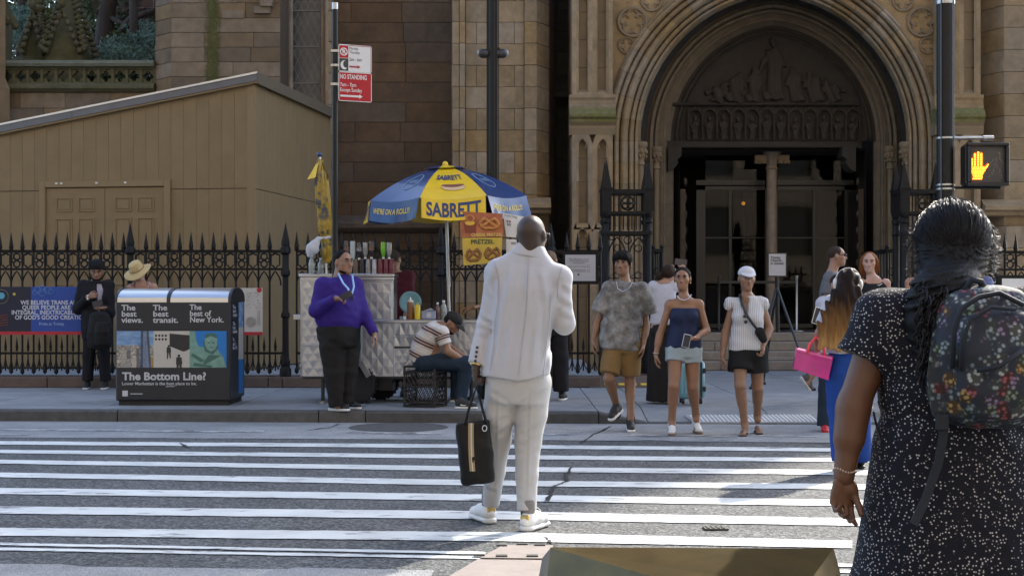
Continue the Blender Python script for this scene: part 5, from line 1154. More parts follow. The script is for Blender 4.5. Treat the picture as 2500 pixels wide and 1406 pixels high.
# ------------------------------------------------------------------ man in the white suit
def white_suit_man():
    p=Person('bald man in white suit and white sneakers standing on the crossing, seen from behind',8.5,(.09,8.5,0.0)); fw=(0.1,1,0)
    p.set(Lsh=(1217,668,.02),Rsh=(1362,678,-.02),Lel=(1190,790,.05),Lwr=(1163,890,-.02),Rel=(1377,790,-.03),Rwr=(1345,742,.26),Lhip=(1232,912,.0),Rhip=(1298,914,.0),Lkn=(1219,1075,.10),Rkn=(1289,1082,.0),Lan=(1199,1232,.22),Ran=(1285,1250,-.07))
    T=dict(TD,sh=.20,ch=.19,wa=.165,hi=.175,dsh=.075,dch=.125,dwa=.115,dhi=.12,bum=1.05)
    sk=skin('deep',(.062,.035,.025)); R=headframe(158,6,-4)
    hd=hand(p.Lwr+np.array([-.005,0,-.01]),(-.02,.02,-1),(1,.1,0),(0,1,0),1.08,1.25); 
    fn,k,o=make_skin(p,sk,dict(T,bum=0,hi=.14,dhi=.09,wa=.14),p(1298,577),R,.245,(.055,.044,.031),(.05,.04,.03),[hd,hand(p.Rwr,(-.3,.3,.9),(-1,0,0),(0,-1,0),1.0,.9)],fw,.009,neckr=.064,jaw=1.08)
    # glasses arm
    g=MB(); g.tube([fn(.078,-.005,.012),fn(.082,.06,.014),fn(.072,.095,.012)],.003,5); g.tube([fn(.072,.095,.022),fn(.035,.108,.024),fn(.035,.108,-.01),fn(.07,.095,-.008),fn(.072,.095,.022)],.003,5); g.tube([fn(-.078,-.005,.012),fn(-.08,.06,.014),fn(-.07,.095,.012)],.003,5); g.build('glasses',M_blackp,p.root,smooth=True)
    suit=mat('cloth_white_suit',(.46,.46,.49),.9,var=.03,scale=9,bump=.35,bscale=3.2,stretch=(2.4,2.4,.7),bdist=.05,spec=.2,bdet=1.2); trou=mat('cloth_white_trouser',(.44,.435,.43),.9,var=.03,scale=9,bump=.5,bscale=4.5,stretch=(1.5,1.5,1.1),bdist=.05,spec=.2,bdet=1.2)
    # jacket: trunk with flared skirt, shoulders, sleeves
    J=Sdf(); mh=mid(p.Lhip,p.Rhip); ms=mid(p.Lsh,p.Rsh); r=nrm(p.Rsh-p.Lsh); f=nrm(fw); q=lambda x,y,dd=0: p(x,y,dd)
    J.loft([(q(1258,926),.202,.16),(q(1264,880),.196,.16),(q(1271,820),.178,.148),(q(1279,760),.188,.148),(q(1285,705),.205,.142),(q(1288,668),.208,.118),(q(1289,648),.195,.095),(q(1291,630),.148,.082),(q(1294,614),.102,.074),(q(1296,602),.082,.068)],r,f,.0,2.5,rnd=.012)
    J.cut(q(1262,926),(.16,0,-1))
    for a,b,c,ra,rb,rc,e in ((p.Lsh,p.Lel,p.Lwr,.072,.061,.050,.985),(p.Rsh,p.Rel,p.Rwr,.074,.062,.052,.9)):
        J.ell(a+UP*.004,(.083,.083,.075),None,.03); J.cap(a,b,ra,rb,.028); J.cap(b,mid(b,c,e),rb,rc,.02,flat=True)
    # drag folds: cut between sleeve and trunk, blades, small of the back
    J.cap(q(1203,700,-.10),q(1192,870,-.14),.013,.018,.014,mode='s'); J.cap(q(1366,710,-.12),q(1350,830,-.15),.012,.016,.014,mode='s')
    for pts,r_ in (([(1163,772,-.02),(1200,792,-.03)],.008),([(1162,800,-.02),(1198,812,-.03)],.007),([(1372,745,-.105),(1396,752,-.10)],.006)):
        for a_,b_ in zip(pts[:-1],pts[1:]): J.cap(q(*a_),q(*b_),r_,r_,.020,mode='s')
    J.disp(folds([(1247,645,1222,760),(1222,740,1210,870),(1316,655,1332,770),(1332,750,1322,895),(1286,640,1280,770),(1306,790,1290,912),(1242,790,1226,905),(1362,690,1334,762),(1350,840,1330,915),(1158,768,1206,790),(1156,790,1204,808),(1163,815,1196,824),(1172,690,1200,735),(1362,728,1400,750),(1360,762,1402,780),(1370,695,1394,716),(1200,640,1190,690)],8.4,8.52,.0085,.022))
    J.disp(lambda P: .003*np.sin(24*P[...,0]-10*P[...,2]+2*np.sin(7*P[...,2])))
    jo=J.build('jacket',suit,p.root,.008)
    # hanging vents, seams, collar, pocket flaps, cuff buttons
    def back(px,py,lift=.004):     # point on the jacket's back seen at this pixel
        best=None; v=J_v; t=A3(U(px,py,1)); t=t-np.array([0,0,CAMH]); t=t/np.linalg.norm(t); w=v-np.array([0,0,CAMH]); s=w@t; dd=np.linalg.norm(w-s[:,None]*t,axis=1); i=np.where(dd<.012)[0]
        if not len(i): i=[dd.argmin()]
        j=i[np.argmin(s[i])]; return np.array([0,0,CAMH])+t*(s[j]-lift)
    J_v=np.empty(len(jo.data.vertices)*3,np.float32); jo.data.vertices.foreach_get('co',J_v); J_v=J_v.reshape(-1,3).astype(float)+np.array(wm(p.root))[:3,3]
    sm=cloth('suit_seam',(.42,.42,.45),.9,.02,0)
    for nm,pts,rr in (('back_seam',[(1290,628),(1288,680),(1284,760),(1276,830),(1266,915)],.0022),('side_seam',[(1218,720),(1208,790),(1204,850),(1196,905)],.0022),('side_seam',[(1345,720),(1340,790),(1333,850),(1325,925)],.0026),('armhole_seam',[(1208,640),(1217,680),(1215,720)],.0022),('armhole_seam',[(1372,650),(1361,690),(1362,730)],.0022)):
        g=MB(); P=[]
        for (xa,ya),(xb,yb) in zip(pts[:-1],pts[1:]):
            for i in range(5): P.append(back(lerp(xa,xb,i/5),lerp(ya,yb,i/5),.001))
        P.append(back(*pts[-1],.001)); g.tube(P,rr,4); g.build(nm,sm,jo)
    C=Sdf(); nc=q(1297,608); C.loft([(q(1292,628),.125,.090),(q(1296,606),.092,.078),(q(1298,597),.080,.072)],r,f,.0,2.2,rnd=.008); C.loft([(q(1297,596),.064,.060),(q(1292,622),.064,.060)][::-1],r,f,.004,2.2,mode='s',rnd=.002); C.build('collar',suit,jo,.006)
    for i in range(4):
        b=MB(); c=mid(p.Lel,p.Lwr,.72+.065*i); c=back(1165-i*1.5,848+i*11,.002); b.lathe([(.001,-.004),(.0085,-.004),(.0085,.002),(.001,.003)],c,10,'y'); b.build('button',mat('dark_button',(.03,.03,.035),.4),jo)
    # trousers
    S=Sdf(); S.loft([(q(1262,985),.165,.13),(q(1264,940),.182,.14),(q(1266,890),.178,.135),(q(1270,850),.17,.125)],r,f,.0,2.4,rnd=.02)
    for sd,pts in (('L',((1230,930,0,.108),(1218,1010,.02,.094),(1217,1075,.10,.074),(1208,1150,.16,.062),(1198,1232,.22,.052))),('R',((1301,935,0,.112),(1296,1010,0,.096),(1289,1080,.0,.078),(1286,1160,-.04,.066),(1286,1246,-.07,.057)))):
        pp=[(q(x,y,dd),w) for x,y,dd,w in pts]
        for i,((a,ra),(b,rb)) in enumerate(zip(pp[:-1],pp[1:])): S.cap(a,b,ra,rb,.02,flat=(i==len(pp)-2))
    S.cap(q(1263,985,-.16),q(1262,900,-.17),.006,.006,.02,mode='s')
    S.disp(folds([(1262,1062,1320,1028),(1260,1086,1318,1062),(1264,1108,1314,1090),(1268,1022,1328,988),(1192,1066,1246,1040),(1190,1092,1240,1072),(1195,1030,1250,1010),(1252,992,1188,955),(1260,985,1338,945),(1262,1004,1326,984),(1262,1212,1308,1224),(1180,1200,1215,1212),(1200,930,1192,990)],8.4,8.7,.009,.018)); S.disp(folds([(1216,930,1206,1240),(1294,940,1285,1250)],8.4,8.7,.007,.010))
    S.build('trousers',trou,p.root,.008)
    leather=mat('white_leather',(.70,.69,.67),.45,var=.05,bump=.1); gum=mat('gum_sole',(.52,.42,.22),.6)
    for heel,toe in (((1200,1279,0),(1158,1262,0)),((1281,1299,0),(1322,1276,0))):
        h=A3(G(heel[0],heel[1])); t=h+np.array([(-.12 if toe[0]<heel[0] else .13),.255,0]); h[2]=.004; t[2]=.004
        o,d,up,sd=shoe(p,h,t,leather,M_white_rub,1.12,res=.007,sole_h=.03,ank=.055)
        b=MB(); b.cbox(h+d*.006+up*.082,(.028,.010,.014),.005,Matrix([sd,d,up]).transposed()); b.build('heel_tab',M_gold,o)
        b=Sdf(); b.cap(h+d*.03+up*.007,h+d*.07+up*.007,.040,.040,.01,fl=up,fs=.25); b.cut(h,-up); b.build('heel_sole',gum,o,.006)
        b=MB()
        for i in range(4): c=h+d*(.12+.026*i)+up*(.095-.010*i); b.tube([c-sd*.022,c+up*.006,c+sd*.022],.004,5)
        b.tube([h+d*.11+up*.10,h+d*.11+up*.13+sd*.03,h+d*.12+up*.11+sd*.045],.0035,5); b.build('laces',M_white_rub,o,smooth=True)
        an=h+d*.055; S=Sdf(); S.cap(an+up*.08,an+up*.16,.036,.038,.0); S.build('sock',cloth('grey_sock',(.22,.21,.21)),p.root,.008)
    # gold watch
    w=MB(); ax=nrm(p.Lwr-p.Lel); c=p.Lwr-ax*.008; Rm=Vector(ax).to_track_quat('Z','Y').to_matrix(); b=MB(); b.lathe([(.034,-.014),(.038,-.014),(.038,.014),(.034,.014)],(0,0,0),16); b.xform(Matrix.Translation(Vector(c))@Rm.to_4x4()); b.build('wristwatch',M_gold,p.root,angle=40)
    return p
MAN=white_suit_man()
# ================================================================== STREET FURNITURE
need_text(('Monday\nThursday',.0),('2am - 6am',.0),('NO STANDING',.02),('7am - 7pm\nExcept Sunday',.012),('P',.03),
 ('The\nbest\nviews.',.022,.8),('The\nbest\ntransit.',.022,.8),('The\nbest of\nNew York.',.022,.8),('The Bottom Line?',.03),('Lower Manhattan is the best place to be.',.016),
 ('WE BELIEVE TRANS AND\nQUEER PEOPLE ARE AN\nINTEGRAL, INEXTRICABLE PART\nOF GOD\'S GOOD CREATION',.02,.85,'CENTER'),('Pride at Trinity',.012),
 ('Trinity\nChurch\nis closed.',.03,.85),('Please help keep the church\nand churchyards open and\nwelcoming to all.',.0,.9,'CENTER'),('Please refrain from smoking',.0),('Do not bring weapons of any\nkind onto Trinity property',.0,.9,'CENTER'),
 ('We',.02),('SABRETT',.03),("WE'RE ON A ROLL!!!",.02),('CHEESE PRETZEL',.025),('PRETZEL',.03),('Corn Dog',.012),('I',.02),('NY',.02),('HOT DOGS',.02))
M_pole=mat('black_pole_paint',(.007,.008,.009),.4,var=.3,scale=9,spec=.3); M_galv=mat('galvanised',(.45,.46,.47),.35,.85,var=.2,scale=14)
M_red=mat('sign_red',(.42,.006,.012),.6,var=.05); M_signw=mat('sign_white',(.68,.68,.67),.4,var=.04); M_signk=mat('sign_black',(.03,.03,.032),.4); M_maroon=mat('sign_arrow',(.35,.03,.06),.4)
# --- parking sign post
D=16.4; sp=thing('sign_post','black street sign post with silver cap by the folded umbrella','sign post',(Xp(818,D),D,.13)); x=Xp(818,D)
MB().tube([(x,D,.131),(x,D,Zp(24,D))],.034,14).build('pole',M_pole,sp,smooth=False,angle=40); MB().tube([(x,D,Zp(24,D)),(x,D,Zp(8,D))],.036,14).build('cap',M_galv,sp,angle=40)
for y_ in (126,161,207): MB().box(x-.045,x+.06,D-.045,D+.04,Zp(y_,D)-.014,Zp(y_,D)+.014).build('bracket',M_galv,sp)
MB().lathe([(.07,.131),(.07,.17),(.045,.2)],(x,D,0),12).build('base_collar',M_pole,sp,angle=40)
a=math.radians(23); R_=Vector((math.cos(a),math.sin(a),0)); N_=Vector((math.sin(a),-math.cos(a),0)); o=Vector((Xp(827,D)+.004,D-.05,0)); wS=(903-827)*D/F/math.cos(a)*1.02
def sP(u,z,l=0.0): return o+R_*u+Vector((0,0,z))+N_*l
def sbox(pr,u0,u1,z0,z1,l0,l1,nm,mt): return MB().hexa([sP(u0,z0,l0),sP(u1,z0,l0),sP(u1,z1,l0),sP(u0,z1,l0),sP(u0,z0,l1),sP(u1,z0,l1),sP(u1,z1,l1),sP(u0,z1,l1)]).build(nm,mt,pr)
zA,zM,zB_=Zp(248,D),Zp(176,D),Zp(110,D)
s1=thing('parking_sign','white and red night parking sign with crescent moon, upper of two on the post','sign',sP(wS/2,zM)); s2=thing('parking_sign','red no standing sign with white arrow, lower of two on the post','sign',sP(wS/2,zA))
def rplate(pr,u0,u1,z0,z1,l,r,mt,nm):
    P=[]
    for cx,cz,a0 in ((u1-r,z1-r,0),(u0+r,z1-r,90),(u0+r,z0+r,180),(u1-r,z0+r,270)):
        for i in range(5): t=math.radians(a0+i*22.5); P.append(sP(cx+r*math.cos(t),cz+r*math.sin(t),l))
    return MB().prism(P,-N_*.004).build(nm,mt,pr)
rplate(s1,0,wS,zM,zB_,0,.02,M_signw,'plate'); rplate(s2,0,wS,zA,zM-.003,0,.02,M_signw,'plate')
e=.008; um=.115
sbox(s1,e,um,zM+.155,zB_-e*1.5,0,.0015,'red_field',M_red); sbox(s1,e,um,zM+e,zM+.15,0,.0015,'night_field',M_signk); sbox(s2,e,wS-e,zA+e,zM-.003-e,0,.0015,'red_field',M_red)
for q in ((um,wS-e,zB_-e*1.6,zB_-e*.7),(wS-e*1.6,wS-e*.8,zM+e,zB_-e)): sbox(s1,*q,0,.0012,'border',M_maroon)
def arc(pr,cu,cz,r,w,mt,nm,l,a0=0,a1=360,n=20):
    b=MB(); V=[]
    for i in range(n+1): t=math.radians(lerp(a0,a1,i/n)); V+=[sP(cu+(r-w)*math.cos(t),cz+(r-w)*math.sin(t),l),sP(cu+(r+w)*math.cos(t),cz+(r+w)*math.sin(t),l)]
    b.add(V,[(2*i,2*i+1,2*i+3,2*i+2) for i in range(n)]); return b.build(nm,mt,pr)
cu,cz=(e+um)/2,zM+.225; arc(s1,cu,cz,.040,.006,M_signw,'roundel',.003); letters('P',sP(cu-.015,cz-.025,.003),R_,(0,0,1),.032,.05,M_signw,s1,.03)
b=MB(); b.add([sP(cu-.03,cz+.022,.0035),sP(cu-.022,cz+.03,.0035),sP(cu+.03,cz-.022,.0035),sP(cu+.022,cz-.03,.0035)],[(0,1,2,3)]); b.build('slash',M_signw,s1)
b=MB(); V=[]; 
for i in range(15): t=math.radians(100+i*180/14*1.05); V+=[sP(cu+.008+.048*math.cos(t),zM+.075+.052*math.sin(t),.003),sP(cu+.026+.046*math.cos(t)*.75,zM+.085+.042*math.sin(t),.003)]
b.add(V,[(2*i,2*i+1,2*i+3,2*i+2) for i in range(14)]); b.build('crescent_moon',M_signw,s1)
letters('Monday\nThursday',sP(um+.012,zM+.20,.003),R_,(0,0,1),.125,.085,M_signk,s1); letters('2am - 6am',sP(um+.012,zM+.125,.003),R_,(0,0,1),.15,.04,M_signk,s1)
def arrow(pr,u0,u1,cz,h,mt):
    b=MB(); ua=u1-h*1.6; b.add([sP(u0,cz-h*.45,.003),sP(ua,cz-h*.45,.003),sP(ua,cz+h*.45,.003),sP(u0,cz+h*.45,.003),sP(ua,cz-h,.003),sP(u1,cz,.003),sP(ua,cz+h,.003)],[(0,1,2,3),(4,5,6)]); b.build('arrow',mt,pr)
arrow(s1,um+.012,um+.145,zM+.06,.022,M_maroon); arrow(s2,.02,wS*.72,zA+.06,.024,M_signw)
letters('NO STANDING',sP(.018,zM-.085,.003),R_,(0,0,1),wS*.80,.055,M_signw,s2,.02); letters('7am - 7pm\nExcept Sunday',sP(.018,zA+.095,.003),R_,(0,0,1),wS*.66,.115,M_signw,s2,.012)
# --- tall lamp post with two floodlights
D=17.9; lp_=thing('lamp_post','tall black lamp post rising behind the yellow and blue umbrella','lamp post',(Xp(1203,D),D,.13)); x=Xp(1203,D); r=.068
MB().tube([(x,D,.131),(x,D,7.5)],r,12).build('shaft',M_pole,lp_,angle=20)
for i in range(6): th=2*math.pi*i/6+.3; MB().box(x+r*math.cos(th)-.012,x+r*math.cos(th)+.012,D+r*math.sin(th)-.012,D+r*math.sin(th)+.012,.3,7.4).build('flute_rib',M_pole,lp_)
MB().lathe([(.19,.131),(.19,.35),(.13,.5),(.12,1.0),(.09,1.1)],(x,D,0),12).build('base',M_pole,lp_,angle=40)
for sg in (-1,1):
    z=Zp(132,D); b=MB(); b.lathe([(.02,-.02),(.055,.0),(.06,.05),(.058,.075),(.05,.10),(.02,.118)],(0,0,0),14); b.xform(Matrix.Translation((x+sg*.06,D-.02,z))@Matrix.Rotation(sg*math.radians(90),4,'Y')); b.build('floodlight',mat('floodlight_grey',(.05,.05,.052),.35,.5),lp_,smooth=True)
    b=MB(); b.ball((x+sg*.178,D-.02,z+.005),(.022,.04,.04),10,8); b.build('lens',mat('lens_grey',(.3,.31,.32),.2),lp_,smooth=True); MB().box(x+sg*.04-.03,x+sg*.04+.05,D-.05,D+.03,z-.05,z+.07).build('clamp',M_pole,lp_)
# --- pedestrian signal on its pole
D=16.3; pp=thing('signal_pole','thick black traffic signal pole at right carrying the red hand signal','signal pole',(Xp(2308,D),D,.13)); x=Xp(2308,D)
MB().tube([(x,D,.131),(x,D,Zp(12,D)),],.098,16).build('shaft',M_pole,pp,angle=25); MB().tube([(x,D,Zp(12,D)),(x,D,Zp(-3,D))],.105,16).build('collar',M_galv,pp,angle=30); MB().tube([(x,D,Zp(-3,D)),(x,D,7)],.09,16).build('shaft_top',M_pole,pp,angle=25)
MB().lathe([(.2,.131),(.2,.5),(.14,.65),(.12,.9)],(x,D,0),12).build('base',M_pole,pp,angle=40)
for dx_ in (-.075,.07): MB().tube([(x+dx_,D-.085,.6),(x+dx_,D-.085,6.6)],.006,6).build('cable',mat('cable_grey',(.10,.10,.11),.5),pp)
for y_ in (338,452,462): MB().lathe([(.1,-.01),(.104,-.01),(.104,.01),(.1,.01)],(x,D,Zp(y_,D)),16).build('band',M_galv,pp,angle=30)
for y_,r0 in ((338,.022),(459,.016)):
    MB().tube([(x+.08,D-.02,Zp(y_,D)),(Xp(2422 if y_==338 else 2440,D),D-.02,Zp(y_,D))],r0,10).build('arm',M_galv if y_==338 else M_pole,pp,angle=40)
MB().tube([(Xp(2398,D),D-.02,Zp(338,D)),(Xp(2424,D),D-.02,Zp(338,D))],.030,10).build('arm_joint',M_galv,pp,angle=40)
D=16.15; sg_=thing('pedestrian_signal','black pedestrian signal box showing a glowing orange hand','pedestrian signal',(Xp(2410,D),D,Zp(455,D))); x0,x1,z0,z1=Xp(2359,D),Xp(2460,D),Zp(454,D),Zp(350,D)
MB().cbox(((x0+x1)/2,D+.12,(z0+z1)/2),((x1-x0)/2,.12,(z1-z0)/2),.03).build('housing',mat('signal_black',(.010,.009,.009),.4),sg_)
for q in ((x0,x1,z0,z0+.035),(x0,x1,z1-.035,z1),(x0,x0+.04,z0+.035,z1-.035),(x1-.035,x1,z0+.035,z1-.035)): MB().cbox(((q[0]+q[1])/2,D-.03,(q[2]+q[3])/2),((q[1]-q[0])/2,.045,(q[3]-q[2])/2),.012).build('visor',mat('signal_black',(.01,.009,.009)),sg_)
MB().box(x0+.035,x1-.03,D-.006,D-.002,z0+.03,z1-.03).build('lens_face',mat('signal_face',(.05,.047,.05),.35,var=.2,scale=60),sg_)
em=emat('hand_led',(1.0,.36,.03),1.1); em2=emat('hand_halo',(.8,.05,.0),.30); hx,hz=Xp(2391,D),Zp(437,D); sc=D/F
segs=[]   # led rows laid out as in the photo: fingers, palm, wrist, thumb (pixel offsets from the wrist centre)
for fx,y0,y1 in ((-19,-33,-48),(-11.5,-33,-60),(-3.5,-33,-64),(4,-33,-61)):
    yy=y0
    while yy>y1: segs.append((fx,yy,2.4,1.5)); yy-=4.4
    segs.append((fx,y1,1.6,1.6))
for yy,xa,xb in ((0,-16,4),(-4,-15,4.5),(-8,-15,5),(-12,-17,6),(-16,-19,9),(-20,-20.5,11),(-24,-21,12),(-28,-21,9)):
    n_=int((xb-xa)/4)+1
    for i in range(n_): segs.append((lerp(xa,xb,i/(n_-1))+(1 if yy%8 else 0),yy,1.55,1.45))
for i in range(4): segs.append((13+i*2.6,-25-i*3.2,1.7,1.5)); segs.append((9+i*3.0,-21-i*2.8,1.5,1.4))
hm=[(-18,2),(6,2),(6.5,-8),(13,-18),(23,-35),(19,-39),(13,-33),(8.5,-30),(8.5,-61),(4,-66),(0,-62),(-4,-68),(-7.5,-62),(-12,-65),(-15.5,-58),(-16.5,-50),(-20,-52),(-23.5,-46),(-24,-22),(-18,-9)]
b=MB(); b.add([(hx+(u-0)*sc,D-.0085,hz-v*sc) for u,v in hm],[tuple(range(len(hm)))]); b.build('hand_symbol',em2,sg_)
for u,v,w_,h_ in segs: b=MB(); b.cbox((hx+u*sc,D-.011,hz-v*sc),(w_*sc,.003,h_*sc),.002); b.build('led',em,sg_)
ld=mat('dead_led',(.30,.30,.30),.3); dead=MB(); rr=random.Random(5)
wp=[((2436,372),(2440,378)),((2438,382),(2428,400)),((2428,388),(2418,398)),((2440,385),(2448,398)),((2430,402),(2426,418)),((2426,418),(2414,432)),((2432,404),(2440,418)),((2440,418),(2444,434))]
ledme=MB().lathe([(.001,-.002),(.004,-.002),(.004,.002),(.001,.002)],(0,0,0),6,'y').mesh('dead_led'); ledme.materials.append(ld)
for (xa,ya),(xb,yb) in wp:
    for i in range(5): inst('dead_led',ledme,sg_,(Xp(lerp(xa,xb,i/4)+rr.uniform(-2,2),D),D-.010,Zp(lerp(ya,yb,i/4),D)))
# --- solar rubbish compactor with printed panels
D=16.7; bx0,bx1=Xp(282,D),Xp(563,D); z0=.135; zt=Zp(737,D); dep=.87; bn=thing('rubbish_compactor','double black rubbish compactor with steel top and printed city photographs','rubbish bin',((bx0+bx1)/2,D+dep/2,.13))
M_bin=mat('bin_black',(.016,.018,.023),.45,var=.15,scale=8); M_steel=mat('brushed_steel',(.55,.56,.57),.3,.9,var=.12,scale=4,stretch=(.3,12,12)); M_btxt=mat('print_grey_white',(.50,.51,.53),.6)
MB().cbox(((bx0+bx1)/2,D+dep/2,(z0+zt)/2+.03),((bx1-bx0)/2,dep/2,(zt-z0)/2-.02),.015).build('cabinet',M_bin,bn)
MB().box(bx0+.03,bx1-.03,D+.03,D+dep-.03,.131,z0+.06).build('plinth',M_joint,bn)
def lidprof(): return [(D+dep*.5-dep*.5*math.cos(t)*(1.0), zt-.005+.165*math.sin(t)**.75) for t in [math.pi*i/14 for i in range(15)]]
for xa_,xb_,mt_,nm_ in ((bx0+.02,(bx0*.54+bx1*.46)-.02,M_steel,'lid'),((bx0*.54+bx1*.46)+.02,bx1-.03,M_steel,'lid'),((bx0*.54+bx1*.46)-.022,(bx0*.54+bx1*.46)+.022,M_bin,'lid_hinge'),(bx1-.03,bx1+.004,M_bin,'end_cap'),(bx0-.004,bx0+.02,M_bin,'end_cap')):
    MB().prism([(xa_,y,z) for y,z in (lidprof() if mt_ is M_steel else [(D+dep/2+(y-D-dep/2)*1.01,zt+(z-zt)*1.04+.004) for y,z in lidprof()])],(xb_-xa_,0,0)).build(nm_,mt_,bn,angle=30)
def bp(px,py,l=.0015): p=U(px,py,D); return Vector((p.x,D-l,p.z))
def btext(t,bold,line,px0,px1,py0,py1,mt=None): letters(t,bp(px0,py1,.0025),(1,0,0),(0,0,1),(px1-px0)*D/F,(py1-py0)*D/F,mt or M_btxt,bn,bold,line=line)
btext('The\nbest\nviews.',.022,.8,296,349,744,788); btext('The\nbest\ntransit.',.022,.8,373,435,744,788); btext('The\nbest of\nNew York.',.022,.8,463,546,743,787)
btext('The Bottom Line?',.03,1.0,298,503,908,928); btext('Lower Manhattan is the best place to be.',.016,1.0,298,480,932,942)
MB().tube([bp(405,943.5,.003),bp(414,942.6,.003),bp(426,943)],.004,5).build('underline',M_btxt,bn)
MB().box(bp(299,967).x,bp(312,967).x,D-.002,D-.0005,bp(0,967).z,bp(0,953).z).build('emblem',M_btxt,bn); MB().box(bp(318,962).x,bp(348,962).x,D-.002,D-.0005,bp(0,962).z,bp(0,960).z).build('small_print',M_btxt,bn)
def pr(poly,mt,l,nm='print'): return MB().add([bp(x,y,l) for x,y in poly],[tuple(range(len(poly)))]).build(nm,mt,bn)
M_psky=mat('print_sky',(.05,.17,.40),.5,col2=(.30,.42,.55),cs=7,cw=.2,stretch=(1,1,2.5)); M_pcity=mat('print_city',(.20,.19,.18),.6,var=.8,scale=30,col2=(.42,.36,.27),cs=28,cw=.06); M_ptow=mat('print_tower',(.05,.075,.12),.5,var=.5,scale=14); M_pwall=mat('print_wall',(.47,.45,.40),.6,var=.08,scale=14); M_pdark=mat('print_dark',(.025,.022,.02),.6,var=.5,scale=30); M_pteal=mat('print_teal',(.16,.30,.25),.6,var=.3,scale=16); M_pteal2=mat('print_teal_dark',(.055,.13,.11),.6); M_pblue=mat('print_blue',(.01,.17,.50),.5)
pr([(285,808),(375,808),(375,845),(285,845)],M_psky,.0012); pr([(285,843),(375,843),(375,897),(285,897)],M_pcity,.0013); pr([(344,808),(363,808),(369,897),(342,897)],M_ptow,.0018); pr([(350,808),(358,808),(364,897),(349,897)],mat('print_tower2',(.16,.20,.28),.5,var=.4,scale=20),.0022); pr([(369,872),(375,872),(375,897),(369,897)],mat('print_ochre',(.35,.2,.06),.6),.0021)
for i,(x,y,w_,h_) in enumerate(((295,860,12,37),(310,855,9,42),(322,868,14,29),(300,876,20,21),(333,850,8,47))): pr([(x,y),(x+w_,y),(x+w_,897),(x,897)],mat('print_block%d'%(i%3),((.30,.28,.25),(.13,.13,.14),(.42,.37,.30))[i%3],.6,var=.5,scale=40),.0016+.0001*i)
pr([(375,808),(463,808),(463,897),(375,897)],M_pwall,.0012); pr([(414,814),(463,818),(463,852),(447,858),(414,845)],M_pdark,.0016)
for j in range(2):
    for i in range(4): c=bp(381+i*8,819+j*9,.002); b=MB(); b.lathe([(.0005,0),(.014,0),(.014,.0004),(.0005,.0004)],c,10,'y'); b.build('roundel_print',M_pdark,bn)
def fig(cx,yt,h,mt): 
    for P in ([(cx-h*.06,yt),(cx+h*.06,yt),(cx+h*.07,yt+h*.14),(cx-h*.07,yt+h*.14)],[(cx-h*.14,yt+h*.15),(cx+h*.14,yt+h*.15),(cx+h*.18,yt+h*.52),(cx-h*.16,yt+h*.52)],[(cx-h*.13,yt+h*.52),(cx+h*.0,yt+h*.52),(cx-h*.05,yt+h),(cx-h*.13,yt+h)],[(cx+h*.0,yt+h*.52),(cx+h*.14,yt+h*.52),(cx+h*.16,yt+h*.95),(cx+h*.07,yt+h*.95)]): pr(P,mt,.0022)
fig(412,842,34,M_pdark); fig(437,865,46,M_pdark); fig(453,832,26,M_pdark)
pr([(463,808),(553,808),(553,897),(463,897)],M_pblue,.0012)
# a plain robed bronze-green figure with an upright arm
pr([(463,808),(476,808),(480,835),(486,845),(500,848),(530,852),(545,870),(552,897),(463,897)],M_pteal,.0016); pr([(495,832),(531,832),(533,850),(520,866),(500,858)],M_pteal2,.0018); pr([(500,822),(508,816),(522,816),(530,824),(531,840),(526,852),(515,858),(505,852),(500,840)],M_pteal,.002); pr([(499,820),(506,813),(524,813),(531,821),(529,826),(515,820),(501,826)],M_pteal2,.0022)
for P in ([(470,862),(500,880),(490,884),(466,868)],[(510,866),(540,868),(500,890),(495,886)],[(475,885),(520,893),(515,897),(470,893)],[(508,835),(513,835),(513,838),(508,838)],[(519,835),(524,835),(524,838),(519,838)],[(511,847),(521,847),(519,849),(513,849)]): pr(P,M_pteal2,.0024)
# right-hand side print
def bs(t,py): y=D+.05+t*(dep-.1); p=Zp(py,16.9); return Vector((bx1+.0025,y,p))
b=MB(); b.add([bs(.55,735),bs(.95,735),bs(.95,800),bs(.55,800)],[(0,1,2,3)]); b.build('print',M_psky,bn); b=MB(); b.add([bs(.55,800),bs(.95,800),bs(.95,880),bs(.55,880)],[(0,1,2,3)]); b.build('print',M_pwall,bn); b=MB(); b.add([bs(.55,880),bs(.95,880),bs(.95,965),bs(.55,965)],[(0,1,2,3)]); b.build('print',M_pblue,bn)
for t,py,h_ in (('The\nbest\nviews.',745,28),('The\nbest\ntransit.',785,28),('The\nbest of\nNew York.',825,28)):
    vs_,fs_=TEXTS[(t,.022,.8,'LEFT')]; xs_=[v[0] for v in vs_]; ys_=[v[1] for v in vs_]; 
    letters(t,(0,0,0),(1,0,0),(0,0,1),1,1,M_btxt,bn,.022,fn=lambda u,v,py=py,h_=h_: bs(.08+.36*u,py+h_*(1-v))+Vector((.001,0,0)),line=.8)
